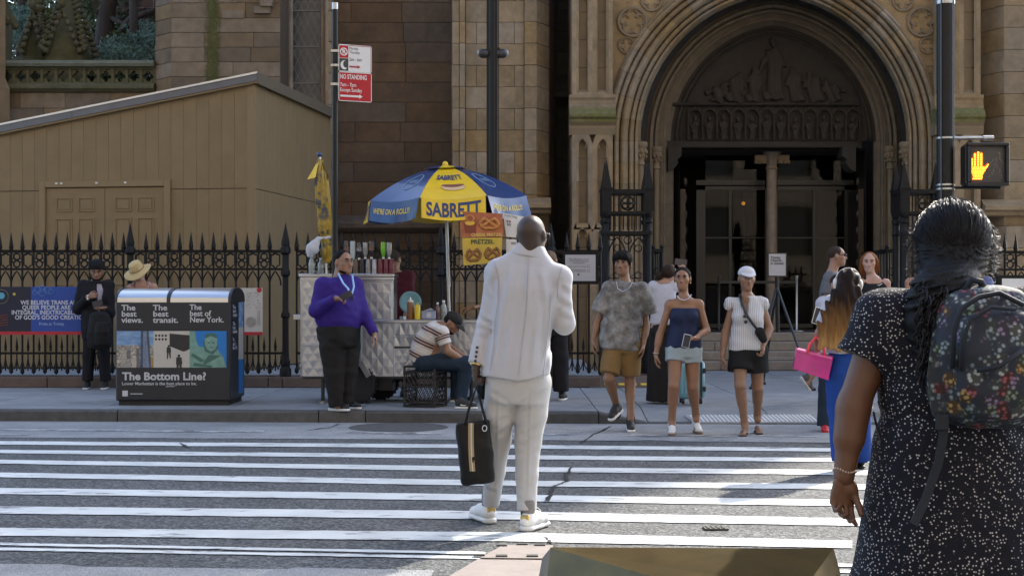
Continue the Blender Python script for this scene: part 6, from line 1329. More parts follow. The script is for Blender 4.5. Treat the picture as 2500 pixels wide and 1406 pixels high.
# --- banners on the railing
D=20.05; bn1=thing('pride_banner','blue printed banner with white capital letters tied to the railing','banner',(Xp(110,D),D,Zp(816,D))); M_navy=mat('banner_navy',(.010,.012,.03),.6,var=.1); M_blue=mat('banner_blue',(.018,.06,.30),.6,var=.08); M_bw=mat('banner_white',(.55,.57,.62),.6); M_bred=mat('banner_red',(.42,.02,.03),.6)
def brect(pt,x0,x1,y0,y1,l,nm,mt,jit=0): return MB().box(Xp(x0,D),Xp(x1,D),D-l-.002,D-l,Zp(y1,D),Zp(y0,D)).build(nm,mt,pt)
brect(bn1,-40,252,700,816,0,'cloth',M_navy); brect(bn1,76,252,700,809,.002,'blue_field',M_blue); brect(bn1,-40,252,809,817,.002,'red_band',M_bred)
letters("WE BELIEVE TRANS AND\nQUEER PEOPLE ARE AN\nINTEGRAL, INEXTRICABLE PART\nOF GOD'S GOOD CREATION",(Xp(29,D),D-.006,Zp(780,D)),(1,0,0),(0,0,1),(222-29)*D/F,(780-733)*D/F,M_bw,bn1,.02,line=.85,align='CENTER')
letters('Pride at Trinity',(Xp(96,D),D-.006,Zp(796,D)),(1,0,0),(0,0,1),(157-96)*D/F,9*D/F,mat('banner_pale',(.30,.40,.60),.6),bn1,.012)
def ringp(pt,px,py,r,w,mt,nm='motif',n=20): b=MB(); b.tube([(Xp(px+r*math.cos(2*math.pi*i/n),D),D-.006,Zp(py+r*math.sin(2*math.pi*i/n),D)) for i in range(n+1)],w,4,False); return b.build(nm,mt,pt)
def discp(pt,px,py,r,mt,nm='motif'): return MB().lathe([(.0005,0),(r*D/F,0),(r*D/F,.001),(.0005,.001)],(Xp(px,D),D-.006,Zp(py,D)),18,'y').build(nm,mt,pt)
M_cy=mat('banner_cyan',(.10,.35,.50),.6); discp(bn1,4,722,8,M_cy); ringp(bn1,4,724,17,.005,mat('banner_olive',(.16,.16,.10),.6)); discp(bn1,35,718,3.5,mat('banner_gold',(.55,.40,.04),.6))
for i in range(5): b=MB(); b.tube([(Xp(x,D),D-.006,Zp(772+i*6-3*math.sin(x*.12),D)) for x in range(-20,24,4)],.006,4,False); b.build('motif',mat('banner_rust',(.20,.05,.03),.6),bn1)
for k,(px,py,r) in enumerate(((92,708,8),(104,714,9),(116,708,8),(104,704,7),(124,712,6),(86,714,6))): ringp(bn1,px,py,r,.004,mat('banner_skyblue',(.10,.22,.50),.6))
bn2=thing('pale_banner','cream banner with red dot and line drawings tied to the railing behind the compactor','banner',(Xp(510,D),D,Zp(817,D))); brect(bn2,372,641,703,817,0,'cloth',mat('banner_cream',(.52,.49,.45),.7,var=.06)); brect(bn2,372,641,810,818,.002,'red_band',M_bred); discp(bn2,633,708,6,M_bred)
dsh=mat('banner_ink',(.13,.12,.11),.7)
for i in range(46):
    px,py=random.uniform(600,637),random.uniform(712,752); b=MB(); b.box(Xp(px,D),Xp(px+3.2,D),D-.005,D-.003,Zp(py+.35,D),Zp(py-.35,D)); b.build('motif_dash',dsh,bn2)
for r in (3,6,9,12): ringp(bn2,613,786,r,.0025,dsh)
for xx in (630,634): b=MB(); b.tube([(Xp(xx,D),D-.005,Zp(y,D)) for y in (758,775,795)],.0025,4); b.build('motif',dsh,bn2)
# --- church notice on the railing, closed sign, right-hand board
D=20.0; nb=thing('church_notice','white notice in black frame on the railing right of the white suit man','notice',(Xp(1416,D),D,Zp(690,D))); M_not=mat('notice_white',(.42,.41,.42),.5,var=.04)
brect(nb,1374,1462,615,694,0,'frame',M_iron); brect(nb,1380,1454,622,686,.003,'sheet',M_not); ink=mat('notice_ink',(.06,.055,.06),.6)
def ntext(t,px0,px1,py0,py1,line=1.0,al='LEFT'): letters(t,(Xp(px0,D),D-.008,Zp(py1,D)),(1,0,0),(0,0,1),(px1-px0)*D/F,(py1-py0)*D/F,ink,nb,0.0,line=line,align=al)
ntext('Please help keep the church\nand churchyards open and\nwelcoming to all.',1389,1437,631,645,.9,'CENTER'); ntext('Please refrain from smoking',1388,1431,649,653); ntext('Do not bring weapons of any\nkind onto Trinity property',1388,1431,657,665,.9,'CENTER')
for py in (650.5,661.5): ringp(nb,1437,py,3.2,.0022,ink)
brect(nb,1410,1414.5,668,672.5,.006,'emblem',ink)
D=20.3; cs=thing('closed_sign','white sheet reading church is closed on tall black stand before the doorway','sign',(Xp(1897,D),D,.13)); brect(cs,1874,1921,617,676,0,'frame',M_blackp); brect(cs,1877,1918,620,673,.003,'sheet',M_not)
letters('Trinity\nChurch\nis closed.',(Xp(1881,D),D-.008,Zp(646,D)),(1,0,0),(0,0,1),33*D/F,20*D/F,ink,cs,.03,line=.85)
zt_=Zp(676,D); x=Xp(1897,D); MB().tube([(x,D+.01,zt_),(x+.02,D+.05,.9)],.03,8).build('stem',M_blackp,cs)
for q in ((x-.45,D-.55),(x+.33,D-.85),(x-.1,D+.55)): MB().tube([(x,D+.02,1.55),(q[0],q[1],.16)],.019,8).build('leg',M_blackp,cs); MB().cbox((q[0],q[1],.15),(.035,.035,.02),.008).build('foot',M_blackp,cs)
MB().box(x-.25,x+.28,D-.1,D-.06,.52,.56).build('brace',mat('steel_brace',(.3,.3,.3),.3,.8),cs)
D=19.8; rb=thing('notice_board','white notice board in black frame at the right edge of the view','notice board',(Xp(2500,D),D,.13)); brect(rb,2436,2600,672,790,0,'frame',M_iron); brect(rb,2446,2590,680,780,.003,'sheet',M_signw)
letters('We',(Xp(2458,D),D-.008,Zp(741,D)),(1,0,0),(0,0,1),60*D/F,22*D/F,M_signk,rb,.02)
for xx in (2440,2596): MB().box(Xp(xx,D)-.03,Xp(xx,D)+.03,D+.003,D+.05,.132,Zp(672,D)).build('post',M_iron,rb)
# --- queue stanchions and belts at the church door
for i,(px,lab) in enumerate(((2010,'slim steel stanchion nearest the right side of the church doorway'),(1945,'slim steel stanchion at the middle of the right door opening'),(1755,'slim steel stanchion in the left door opening'))):
    D=24.4 if i==0 else 26.9; zb_=.131 if i==0 else .771; st=thing('stanchion',lab,'stanchion',(Xp(px,D),D,zb_),group='queue stanchions'); x=Xp(px,D)
    MB().lathe([(.15,zb_),(.15,zb_+.02),(.03,zb_+.04),(.022,zb_+.05),(.022,zb_+.98),(.03,zb_+1.0),(.03,zb_+1.05)],(x,D,0),12).build('post',M_galv if i<2 else M_blackp,st,angle=40)
    if i==1: MB().box(Xp(1760,D),x,D-.002,D+.002,zb_+.9,zb_+.95).build('belt',M_blackp,st)
    if i==0: MB().box(x,x+.9,D-.002,D+.002,zb_+.9,zb_+.95).build('belt',M_blackp,st)
# --- bronze faceted street block in the foreground
M_brz=mat('patinated_bronze',(.15,.105,.035),.28,.55,var=.35,scale=5,col2=(.08,.06,.025),cs=3.2,cw=.2,bump=.05,bscale=30,stretch=(1,1,2))
bz=MB(); D0=3.6
A_=U(1345,1335,3.85); B_=U(2035,1338,3.75); zt_=A_.z; fl=[Vector((A_.x-.10,3.55,.009)),Vector((B_.x+.12,3.45,.009)),Vector((B_.x+.14,4.2,.009)),Vector((A_.x-.12,4.25,.009))]
C_=U(1640,1420,3.5); E_=U(1960,1440,3.42); top=[A_,B_,Vector((B_.x+.07,3.98,zt_-.09)),Vector((A_.x-.02,4.02,zt_-.06))]
bz.add([A_,B_,*top[2:],*fl,C_,E_],[(0,1,2,3),(0,8,9,1),(0,4,8),(8,4,5,9),(9,5,1),(1,5,6,2),(2,6,7,3),(3,7,4,0)])
tag(bz.build('bronze_block',M_brz),'faceted polished bronze street block at the bottom edge','street block')
# ================================================================== FOOD CART
D=17.0; cart=thing('food_cart','quilted stainless steel street food cart on rubber wheels','food cart',(Xp(950,D),D+.45,.13))
M_ss=mat('stainless',(.40,.42,.46),.28,.97,var=.10,scale=3,bump=.10,bscale=7,bdist=.02); M_quilt=mat('quilted_steel',(.42,.44,.48),.33,.97,var=.12,scale=3,bump=.12,bscale=9,bdist=.02)
def cbx(px0,px1,py0,py1,d0,d1,nm,mt,par=None,ch=.006): 
    x0,x1,z0,z1=Xp(px0,D),Xp(px1,D),Zp(py1,D),Zp(py0,D); return MB().cbox(((x0+x1)/2,(d0+d1)/2,(z0+z1)/2),((x1-x0)/2,(d1-d0)/2,(z1-z0)/2),ch).build(nm,mt,par or cart)
def quilt(px0,px1,py0,py1,y,nm='quilted_panel',w=.135,h=.175,dp=.0036,par=None):
    """panel pressed into raised diamonds, each with its own four facets"""
    x0,x1,z0,z1=Xp(px0,D),Xp(px1,D),Zp(py1,D),Zp(py0,D); nx=max(1,round((x1-x0)/w)); nz=max(1,round((z1-z0)/h)); w=(x1-x0)/nx; h=(z1-z0)/nz; b=MB()
    for j in range(-1,2*nz+1):
        for i in range(-1,nx+1):
            cx=x0+w*(i+(.5 if j%2==0 else 0)+.0); cz=z0+h/2*(j+1); 
            P=[(cx-w/2,cz),(cx,cz-h/2),(cx+w/2,cz),(cx,cz+h/2)]; Q=[(min(max(a,x0),x1),min(max(c,z0),z1)) for a,c in P]
            if min(q[0] for q in Q)>=max(q[0] for q in Q)-1e-6 or min(q[1] for q in Q)>=max(q[1] for q in Q)-1e-6: continue
            m_=(min(max(cx,x0),x1),y-dp*random.uniform(.75,1.1),min(max(cz,z0),z1)); V=[(a,y,c) for a,c in Q]+[m_]
            b.add(V,[(0,1,4),(1,2,4),(2,3,4),(3,0,4)])
    return b.build(nm,M_quilt,par or cart)
# body
cbx(733,1190,784,920,D+.02,D+.88,'lower_body',M_ss); cbx(733,960,672,784,D+.02,D+.60,'tall_cabinet',M_ss)
cbx(730,963,668,676,D-.02,D+.62,'cabinet_top',M_ss); cbx(852,962,676,684,D-.015,D+.02,'top_trim',M_ss); cbx(860,1192,780,788,D-.03,D+.90,'counter',M_ss)
quilt(738,785,684,838,D+.018); quilt(738,790,845,916,D+.018); quilt(790,880,684,782,D+.018); quilt(790,880,790,916,D+.018); quilt(880,962,790,916,D+.018); quilt(1005,1186,790,916,D+.018)
door=cbx(884,957,688,783,D-.004,D+.018,'cabinet_door',M_ss); quilt(889,952,693,778,D-.005,'door_panel',par=door); cbx(949,953,718,748,D-.03,D-.004,'door_handle',M_ss,door)
drw=cbx(962,1040,787,846,D-.004,D+.018,'drawer',M_ss); quilt(965,1036,789,844,D-.005,'drawer_front',.135,.185,.010,drw); cbx(962,1036,821,823,D-.02,D-.004,'drawer_trim',M_ss,drw); MB().box(Xp(962,D),Xp(1036,D),D-.004,D+.002,Zp(850,D),Zp(846.5,D)).build('drawer_gap',M_joint,cart)
quilt(962,1004,852,916,D+.018)
for px in (733,786,880,960): cbx(px,px+3.5,684 if px<960 else 788,918,D-.002,D+.022,'corner_strip',M_ss)
cbx(733,790,840,844,D+.0,D+.022,'strip',M_ss); cbx(712,735,768,781,D+.1,D+.5,'side_shelf',M_ss)
MB().box(Xp(737,D),Xp(1185,D),D+.06,D+.84,.42,Zp(919,D)).build('chassis',M_blackp,cart)
# wheels, fender, hitch leg
def wheel(px,py,d_,r):
    c=U(px,py,d_); w=part('wheel',cart); b=MB(); tw=.075
    b.lathe([(r*.62,-tw),(r*.80,-tw*1.05),(r*.95,-tw*.9),(r,-tw*.6),(r*1.0,tw*.6),(r*.95,tw*.9),(r*.8,tw*1.05),(r*.62,tw)],c,28,'y')
    for i in range(28):
        t=2*math.pi*i/28; b.cbox((c.x+r*math.cos(t),c.y,c.z+r*math.sin(t)),(.012,tw*.75,.008),.003,Matrix.Rotation(-t,3,'Y'))
    b.build('tyre',mat('tyre_rubber',(.014,.014,.015),.8,bump=.3),w,angle=35); b=MB(); b.lathe([(.001,-.03),(r*.18,-.05),(r*.22,-.03),(r*.5,-.035),(r*.60,-.065),(r*.64,-.06),(r*.62,.05),(.001,.05)],c,24,'y'); b.build('rim',mat('wheel_cream',(.42,.38,.28),.5,var=.25,scale=20),w,angle=35)
    for i in range(5): t=2*math.pi*i/5; MB().ball((c.x+r*.33*math.cos(t),c.y-.04,c.z+r*.33*math.sin(t)),.012,6,4).build('lug_nut',M_galv,w)
rw=.225; wheel(873,734+(1.35-.132-rw)*F/17.05,17.05,rw); wheel(930,734+(1.35-.132-rw)*F/17.75,17.75,rw)
b=MB(); b.prism([(Xp(832,D),D-.12,Zp(905,D)),(Xp(848,D),D-.12,Zp(878,D)),(Xp(888,D),D-.12,Zp(880,D)),(Xp(907,D),D-.12,Zp(915,D)),(Xp(897,D),D-.12,Zp(921,D)),(Xp(880,D),D-.12,Zp(892,D)),(Xp(852,D),D-.12,Zp(890,D))],(0,.20,0)); b.build('fender',M_ss,cart)
for px in (785,1150): MB().tube([(Xp(px,D),D+.12,.42),(Xp(px,D),D+.12,.15)],.022,8).build('support_leg',M_blackp,cart); MB().lathe([(.05,.131),(.05,.15),(.02,.16)],(Xp(px,D),D+.12,0),10).build('support_foot',M_galv,cart)
cbx(905,955,921,958,D+.3,D+.7,'under_box',M_blackp)
for k in range(3): b=MB(); b.tube([(Xp(955+i*7,D),D+.25+.05*math.sin(i+k),Zp(924+7*math.sin(i*1.3+k)+3*k,D)) for i in range(8)],.007,6); b.build('hose',M_blackp,cart)
# --- open umbrella over the cart
UD=17.55; uc=U(1087,402,UD); um=thing('cart_umbrella','open yellow and blue striped umbrella over the food cart','umbrella',(Xp(1097,UD),UD,Zp(780,UD)))
M_yel=mat('umbrella_yellow',(.72,.48,.012),.34,var=.08,scale=5,bump=.15,bscale=6,bdist=.03,coat=.2); M_ublu=mat('umbrella_blue',(.008,.036,.14),.30,var=.1,scale=5,bump=.15,bscale=6,bdist=.03,coat=.3); M_unavy=mat('umbrella_navy_print',(.012,.035,.13),.45); M_uyel=mat('umbrella_yellow_print',(.68,.52,.10),.5)
RU=1.02; ang=[math.radians(-15+45*k) for k in range(8)]; zT=uc.z-.03; tilt=Matrix.Rotation(math.radians(-2.0),4,'Y')@Matrix.Rotation(math.radians(2.5),4,'X')
def prof_u(t): return (RU*t, -.36*t**1.8-.03*t)
def rib(k,t):
    r,z=prof_u(t); a=ang[k%8]; p=Vector((r*math.sin(a),-r*math.cos(a),z)); return Vector((uc.x,uc.y,zT))+(tilt@p)
def dome(k,s,t,l=0.0):
    p=lerp(rib(k,t),rib(k+1,t),s); sag=-.035*math.sin(math.pi*s)*t**2; a=(ang[k%8]+ang[(k+1)%8])/2 if k%8!=7 else ang[7]+math.radians(22.5); n=Vector((math.sin(a)*.5,-math.cos(a)*.5,.85)).normalized(); return p+Vector((0,0,sag))+n*l
def val(k,s,v,l=0.0):
    p=dome(k,s,1.0); a=ang[k%8]+math.radians(22.5); n=Vector((math.sin(a),-math.cos(a),0)); h=.235
    wob=.02*math.sin(s*7+k*1.7)*v+.012*math.sin(s*13+k)*v; return p+n*(.05*v+wob+l)+Vector((0,0,-h*v*(1+.06*math.sin(s*math.pi))))
for k in range(8):
    m_=M_yel if k%2==0 else M_ublu; pn=part('canopy_panel',um); b=MB(); b.grid(lambda u,v,k=k: dome(k,u,.10+.90*v),10,12); b.build('cloth',m_,pn,smooth=True)
    b=MB(); b.grid(lambda u,v,k=k: val(k,.02+.96*u,v),14,6); b.build('valance',m_,pn,smooth=True)
    b=MB(); b.tube([rib(k,i/8)-Vector((0,0,.012)) for i in range(1,9)],.006,5); b.build('rib',M_galv,um)
    b=MB(); b.grid(lambda u,v,k=k: dome(k,u,.0+.27*v,.012)+Vector((0,0,.012)),6,4); b.build('vent_cap',m_,um,smooth=True)
    if k in (0,2,4,6): letters('SABRETT',0,0,0,0,0,M_unavy,pn,.03,fn=lambda u,v,k=k: val(k,.09+.82*u,.86-.70*v,.004))
    if k in (1,3,5,7): letters("WE'RE ON A ROLL!!!",0,0,0,0,0,M_uyel,pn,.02,fn=lambda u,v,k=k: val(k,.10+.72*u,.62-.28*v,.004))
    if k in (0,2,6):
        letters('SABRETT',0,0,0,0,0,M_unavy,pn,.03,fn=lambda u,v,k=k: dome(k,.16+.66*u,.63-.13*v,.006))
        for nm_,mt_,v0,r_ in (('bun_print',mat('print_bun',(.62,.42,.22),.5),.80,.055),('sausage_print',mat('print_sausage',(.20,.06,.03),.5),.765,.03)):
            b=MB(); b.grid(lambda u,v,k=k,v0=v0,r_=r_: dome(k,.30+.46*u,v0+r_*(1.15-(2*u-1)**4)*(v-.5)*1.6-.012*(2*u-1)**2,.007 if r_>.04 else .009),14,3); b.build(nm_,mt_,pn,smooth=True)
    if k in (1,7):
        b=MB(); b.tube([dome(k,.5+.20*math.cos(2*math.pi*i/24),.62+.17*math.sin(2*math.pi*i/24),.004) for i in range(25)],.004,4,False); b.build('roundel_print',mat('umbrella_pale_print',(.25,.36,.5),.5),pn)
        letters('HOT DOGS',0,0,0,0,0,mat('umbrella_pale_print',(.25,.36,.5)),pn,.02,fn=lambda u,v,k=k: dome(k,.38+.26*u,.66-.07*v,.004))
MB().ball(uc+Vector((0,0,.0)),(.038,.038,.042),12,8).build('finial',M_yel,um,smooth=True); MB().lathe([(.05,-.06),(.035,-.02),(.02,.0)],uc,12).build('finial_base',M_yel,um,angle=40)
MB().tube([(uc.x,uc.y,uc.z-.03),(Xp(1097,UD),UD,Zp(781,UD))],.021,12).build('pole',M_galv,um,angle=40); MB().tube([(uc.x+.012,uc.y-.024,uc.z-.5),(Xp(1097,UD)+.012,UD-.024,Zp(700,UD))],.006,6).build('pull_cord',M_signw,um)
# --- hanging posters
M_p1=mat('poster_rust',(.33,.075,.03),.35,var=.3,scale=9,col2=(.42,.13,.05),cs=5,cw=.2); M_p2=mat('poster_yellow',(.60,.40,.03),.35,var=.15,scale=9,col2=(.45,.33,.06),cs=6,cw=.2); M_prz=mat('poster_pretzel',(.50,.20,.045),.45,var=.35,scale=24); M_prz2=mat('poster_pretzel_brown',(.24,.10,.02),.45,var=.3,scale=30); M_ptx=mat('poster_gold_text',(.70,.48,.12),.5); M_pgr=mat('poster_green_text',(.035,.07,.02),.5)
PD=16.62
def poster(label,pts,mt,d_):
    o=thing('menu_poster',label,'poster',tuple(sum((U(x,y,d_) for x,y in pts),Vector())/4),group='menu posters hung from the umbrella'); q=[U(x,y,d_) for x,y in pts]; b=MB(); b.prism(q,(0,.006,0)); b.build('sheet',mt,o)
    def f(u,v,l=.003): p=lerp(lerp(q[0],q[1],u),lerp(q[3],q[2],u),v); return p+Vector((0,-l,0))
    return o,f
def pretzel(o,f,cu,cv,s,mt,w,asp=1.0):
    P=[]
    for i in range(41):
        t=i/40*2*math.pi*.86+math.pi*.64-.0; P.append((cu+s*asp*(math.cos(t)*1.0),cv-s*(.75*math.sin(t)-.15)))
    L=[(-.62,.42),(-.30,.10),(.05,-.22),(.48,-.62),(.72,-.30),(.86,.1),(.70,.55),(.35,.78),(0,.72),(-.35,.78),(-.70,.55),(-.86,.1),(-.72,-.30),(-.48,-.62),(-.05,-.22),(.30,.10),(.62,.42)]
    b=MB(); n_=len(L); Q=[]
    for i in range(n_-1):
        for j in range(4): Q.append((lerp(L[i][0],L[i+1][0],j/4),lerp(L[i][1],L[i+1][1],j/4)))
    Q.append(L[-1]); b.tube([f(cu+s*asp*a,cv+s*c,.0045) for a,c in Q],w,5); b.build('pretzel_print',mt,o,smooth=True)
o,f=poster('rust red poster of a cheese pretzel hanging from umbrella',[(1122,516),(1226,522),(1230,578),(1126,580)],M_p1,PD); pretzel(o,f,.68,.42,.30,M_prz,.022,.85)
b=MB(); b.grid(lambda u,v: f(.10+.25*u+.03*(2*u-1)*(1-v),.42+.42*v,.004),8,5); b.build('cup_print',mat('poster_cup',(.20,.035,.015),.4),o); b=MB(); b.lathe([(.0005,0),(.058,0),(.058,.001),(.0005,.001)],f(.225,.44,.006),16,'y',.45); b.build('cheese_print',mat('poster_cheese',(.68,.42,.04),.4),o)
for i in range(2): b=MB(); b.tube([f(.225+.09*math.cos(t)+.02*i,.25+.12*math.sin(t),.005) for t in [2*math.pi*j/14 for j in range(15)]],.007,5,False); b.build('cheese_swirl_print',M_prz,o)
letters('CHEESE PRETZEL',0,0,0,0,0,M_ptx,o,.025,fn=lambda u,v: f(.24+.74*u,.97-.13*v,.006))
o,f=poster('yellow poster of two pretzels hanging below the rust red one',[(1128,581),(1226,580),(1224,640),(1132,648)],M_p2,PD); pretzel(o,f,.27,.62,.30,M_prz2,.018,.72); pretzel(o,f,.76,.60,.30,M_prz2,.018,.72); letters('PRETZEL',0,0,0,0,0,M_pgr,o,.03,fn=lambda u,v: f(.22+.58*u,.24-.17*v,.006))
o,f=poster('white corn dog poster beside the man in white',[(1228,520),(1283,530),(1286,582),(1236,578)],M_signw,PD+.12)
for cu in (.62,.86): b=MB(); b.tube([f(cu+.10-.10*i/6,.28+.10*i,.005) for i in range(7)],[.010,.018,.021,.022,.021,.018,.010],6); b.build('corn_dog_print',mat('poster_corndog',(.48,.17,.03),.45,var=.2,scale=30),o,smooth=True)
letters('Corn Dog',0,0,0,0,0,M_pgr,o,.012,fn=lambda u,v: f(.05+.55*u,.15-.11*v,.006)); letters('I',0,0,0,0,0,M_signk,o,.02,fn=lambda u,v: f(.12+.05*u,.38-.10*v,.006)); letters('NY',0,0,0,0,0,M_signk,o,.02,fn=lambda u,v: f(.12+.20*u,.53-.11*v,.006))
b=MB(); b.add([f(.26,.385,.006),f(.21,.33,.006),f(.21,.295,.006),f(.235,.285,.006),f(.26,.31,.006),f(.285,.285,.006),f(.31,.295,.006),f(.31,.33,.006)],[tuple(range(8))]); b.build('heart_print',M_red,o)
o,f=poster('small white food poster under the corn dog poster',[(1236,584),(1284,586),(1286,640),(1236,636)],M_signw,PD+.12); b=MB(); b.lathe([(.0005,0),(.075,0),(.075,.001),(.0005,.001)],f(.5,.62,.005),16,'y',.6); b.build('food_print',mat('poster_fries',(.55,.33,.06),.5,var=.5,scale=60),o); letters('HOT DOGS',0,0,0,0,0,M_signk,o,.02,fn=lambda u,v: f(.25+.6*u,.24-.12*v,.006))
# --- folded umbrella, water bottle, plastic bag
FD=17.15; fu=thing('folded_umbrella','furled yellow and blue umbrella tied upright at the left end of the cart','umbrella',(Xp(797,FD),FD,Zp(668,FD))); x=Xp(787,FD)
S=Sdf()
for (pa,ya,ra),(pb,yb,rb_) in (((781,395,.03),(783,440,.065)),((784,430,.075),(789,495,.082)),((789,485,.075),(794,560,.08)),((795,550,.08),(799,590,.055)),((799,590,.055),(798,615,.068)),((798,612,.07),(800,632,.05))): S.cap(U(pa,ya,FD),U(pb,yb,FD),ra,rb_,.02)
S.disp(lambda P: .011*np.sin(9*np.arctan2(P[...,1]-FD,P[...,0]-x)+9*P[...,2]+2*np.sin(6*P[...,2]))); S.build('furled_cloth',mat('furled_print',(.36,.23,.012),.42,var=.3,scale=7,col2=(.04,.045,.06),cs=7,cw=.05,cpos=.55,bump=.3,bscale=10),fu,.010)
b=MB(); 
for i in range(6):
    a=2*math.pi*i/6+.4; p0=U(781,384,FD); b=MB(); r=.16 if i in (2,3,5) else .10; q=p0+Vector((r*math.cos(a),r*.6*math.sin(a),-.27)); q2=p0+Vector((r*.7*math.cos(a+.8),r*.6*math.sin(a+.8),-.25)); b.add([p0,q,q2,p0+Vector((0,.01,-.02))],[(0,1,2)]); b.add([p0+Vector((0,.004,0)),q+Vector((0,.004,0)),q2+Vector((0,.004,0))],[(2,1,0)]); b.build('vent_flap',M_yel if i%2 else mat('flap_grey',(.12,.13,.14),.5),fu)
MB().ball(U(780,378,FD),(.034,.034,.032),12,8).build('finial',M_ublu,fu,smooth=True); MB().tube([U(781,384,FD),U(797,668,FD)],.014,8).build('pole',M_galv,fu)
bagm=bpy.data.materials.new('thin_plastic'); bagm.use_nodes=True; N=bagm.node_tree.nodes; L=bagm.node_tree.links; df=N.new('ShaderNodeBsdfDiffuse'); df.inputs[0].default_value=(.62,.64,.68,1); tr=N.new('ShaderNodeBsdfTransparent'); mx=N.new('ShaderNodeMixShader'); mx.inputs[0].default_value=.72; L.new(tr.outputs[0],mx.inputs[1]); L.new(df.outputs[0],mx.inputs[2]); L.new(mx.outputs[0],N['Material Output'].inputs[0])
pb=thing('plastic_bag','thin white plastic bag tied to the furled umbrella','plastic bag',tuple(U(765,630,17.0))); S=Sdf(); S.cap(U(778,582,17.0),U(762,608,17.0),.03,.075,.03,fl=(0,1,0),fs=.8); S.cap(U(762,608,17.0),U(755,622,17.0),.075,.03,.03); S.cap(U(778,582,17.0),U(804,580,17.02),.018,.014,.02); S.disp(wrinkle(.007,30,26,1.)); S.build('film',bagm,pb,.008)
M_clear=glassmat('clear_plastic',(.92,.95,.96),.05,.85)
def bottle(label,px,py0,py1,d_,r,m,cap_m=None,inv=False,kind='bottle',grp=None,lab_m=None,can=False,nm=None):
    o=thing(nm or ('drink_can' if can else 'drink_bottle'),label,'can' if can else 'bottle',(Xp(px,d_),d_,Zp(py1,d_)),group=grp); x,z0,z1=Xp(px,d_),Zp(py1,d_),Zp(py0,d_); h=z1-z0
    if can: pf=[(r*.8,0),(r,.04),(r,.93),(r*.82,.985),(r*.78,1.0)]
    else: pf=[(r*.9,0),(r,.05),(r*.94,.22),(r,.30),(r,.52),(r*.85,.66),(r*.4,.84),(r*.38,.90)]
    f_=(lambda t: 1-t) if inv else (lambda t: t); b=MB(); P=[(rr,z0+h*f_(t)) for rr,t in pf]; b.lathe(P if not inv else P[::-1],(x,d_,0),14); b.build('body',m,o,smooth=False,angle=40)
    if not can:
        ct=(.90,1.0); b=MB(); za,zb=sorted((z0+h*f_(ct[0]),z0+h*f_(ct[1]))); b.lathe([(r*.42,za),(r*.45,za),(r*.45,zb),(r*.40,zb)],(x,d_,0),12); b.build('screw_cap',cap_m or M_signw,o,angle=40)
        if lab_m: za,zb=sorted((z0+h*f_(.30),z0+h*f_(.52))); b=MB(); b.lathe([(r*1.02,za),(r*1.03,za),(r*1.03,zb),(r*1.02,zb)],(x,d_,0),14); b.build('label_band',lab_m,o,angle=40)
    else:
        b=MB(); b.lathe([(r*.80,z0+h*.992),(r*.83,z0+h*.985),(r*.83,z0+h*1.005),(r*.6,z0+h*1.0)],(x,d_,0),14); b.build('rim',M_galv,o,angle=40)
    return o
cola=mat('cola_bottle',(.022,.008,.006),.12,spec=.8); green=mat('green_soda',(.13,.42,.01),.15,spec=.7); frost=mat('frosted_bottle',(.38,.45,.47),.25); dkb=mat('dark_soda',(.012,.013,.015),.15,spec=.8); clr=mat('clear_bottle_water',(.25,.27,.27),.08,spec=.9,var=.4,scale=30); labr=mat('label_brown',(.16,.08,.06),.5,var=.4,scale=60); labg=mat('label_grey',(.20,.20,.20),.5,var=.4,scale=60)
gT='upturned bottles on the cart top'; gB='cans and bottles on the cart top'; d1=17.12
for px,y0,y1,m_,lb,lab in ((846,588,640,cola,labr,'dark cola bottle above the man in purple, first of the upper row'),(861,589,648,frost,None,'frosted white bottle, second of the upper row on the cart'),(877,592,634,dkb,labg,'black soda bottle with grey label, third of the upper row on the cart'),(892,592,632,clr,labg,'clear water bottle left of the cola bottle in the upper row'),(907,589,632,cola,labr,'dark cola bottle with brown label between the two clear bottles'),(936,591,632,green,None,'bright green soda bottle standing on the cans'),(950,592,632,clr,None,'clear bottle right of the green soda bottle')):
    bottle(lab,px,y0,y1,d1,.034,m_,M_signw,True,lab_m=lb,grp=gT)
cm=[mat('can_brown',(.10,.065,.05),.35,.3,var=.5,scale=40),mat('can_black',(.018,.016,.018),.3,.3,var=.3,scale=40),mat('can_grey',(.20,.19,.20),.3,.5,var=.4,scale=40),mat('can_silver',(.30,.30,.33),.3,.6,var=.3,scale=40),mat('can_maroon',(.13,.022,.035),.3,.2,var=.5,scale=50)]
cl_=('brown','black','grey','silver','maroon')
for i,(px,k) in enumerate(((869,0),(884,1),(899,2),(914,3),(929,4),(943,4),(956,4))):
    od=('left end','second','third','fourth','third from the right','second from the right','right end')[i]
    bottle('tall %s drink can, %s of the upper can row on the cart'%(cl_[k],od),px,633,659,d1,.033,cm[k],can=True,grp=gB)
    bottle('short %s drink can, %s of the lowest row on the cart'%(cl_[k],od),px,658,669,d1,.034,cm[k],can=True,grp=gB)
bottle('clear water bottle at the left end of the cart under the plastic bag',761,622,668,17.1,.038,clr,M_signw,nm='water_bottle'); bottle('clear water bottle beside the furled umbrella pole',783,630,668,17.25,.036,clr,M_signw,nm='water_bottle')
def sq(label,px,y0,y1,d_,r,m_,tip): 
    o=thing('squeeze_bottle',label,'squeeze bottle',(Xp(px,d_),d_,Zp(y1,d_))); x,z0,z1=Xp(px,d_),Zp(y1,d_),Zp(y0,d_); h=z1-z0; MB().lathe([(r,z0),(r,z0+h*.72),(r*.85,z0+h*.78)],(x,d_,0),14).build('body',m_,o,angle=40); MB().lathe([(r*.9,z0+h*.78),(r*.85,z0+h*.84),(r*.3,z0+h*.88),(r*.15,z1)],(x,d_,0),12).build('nozzle',tip,o,angle=40)
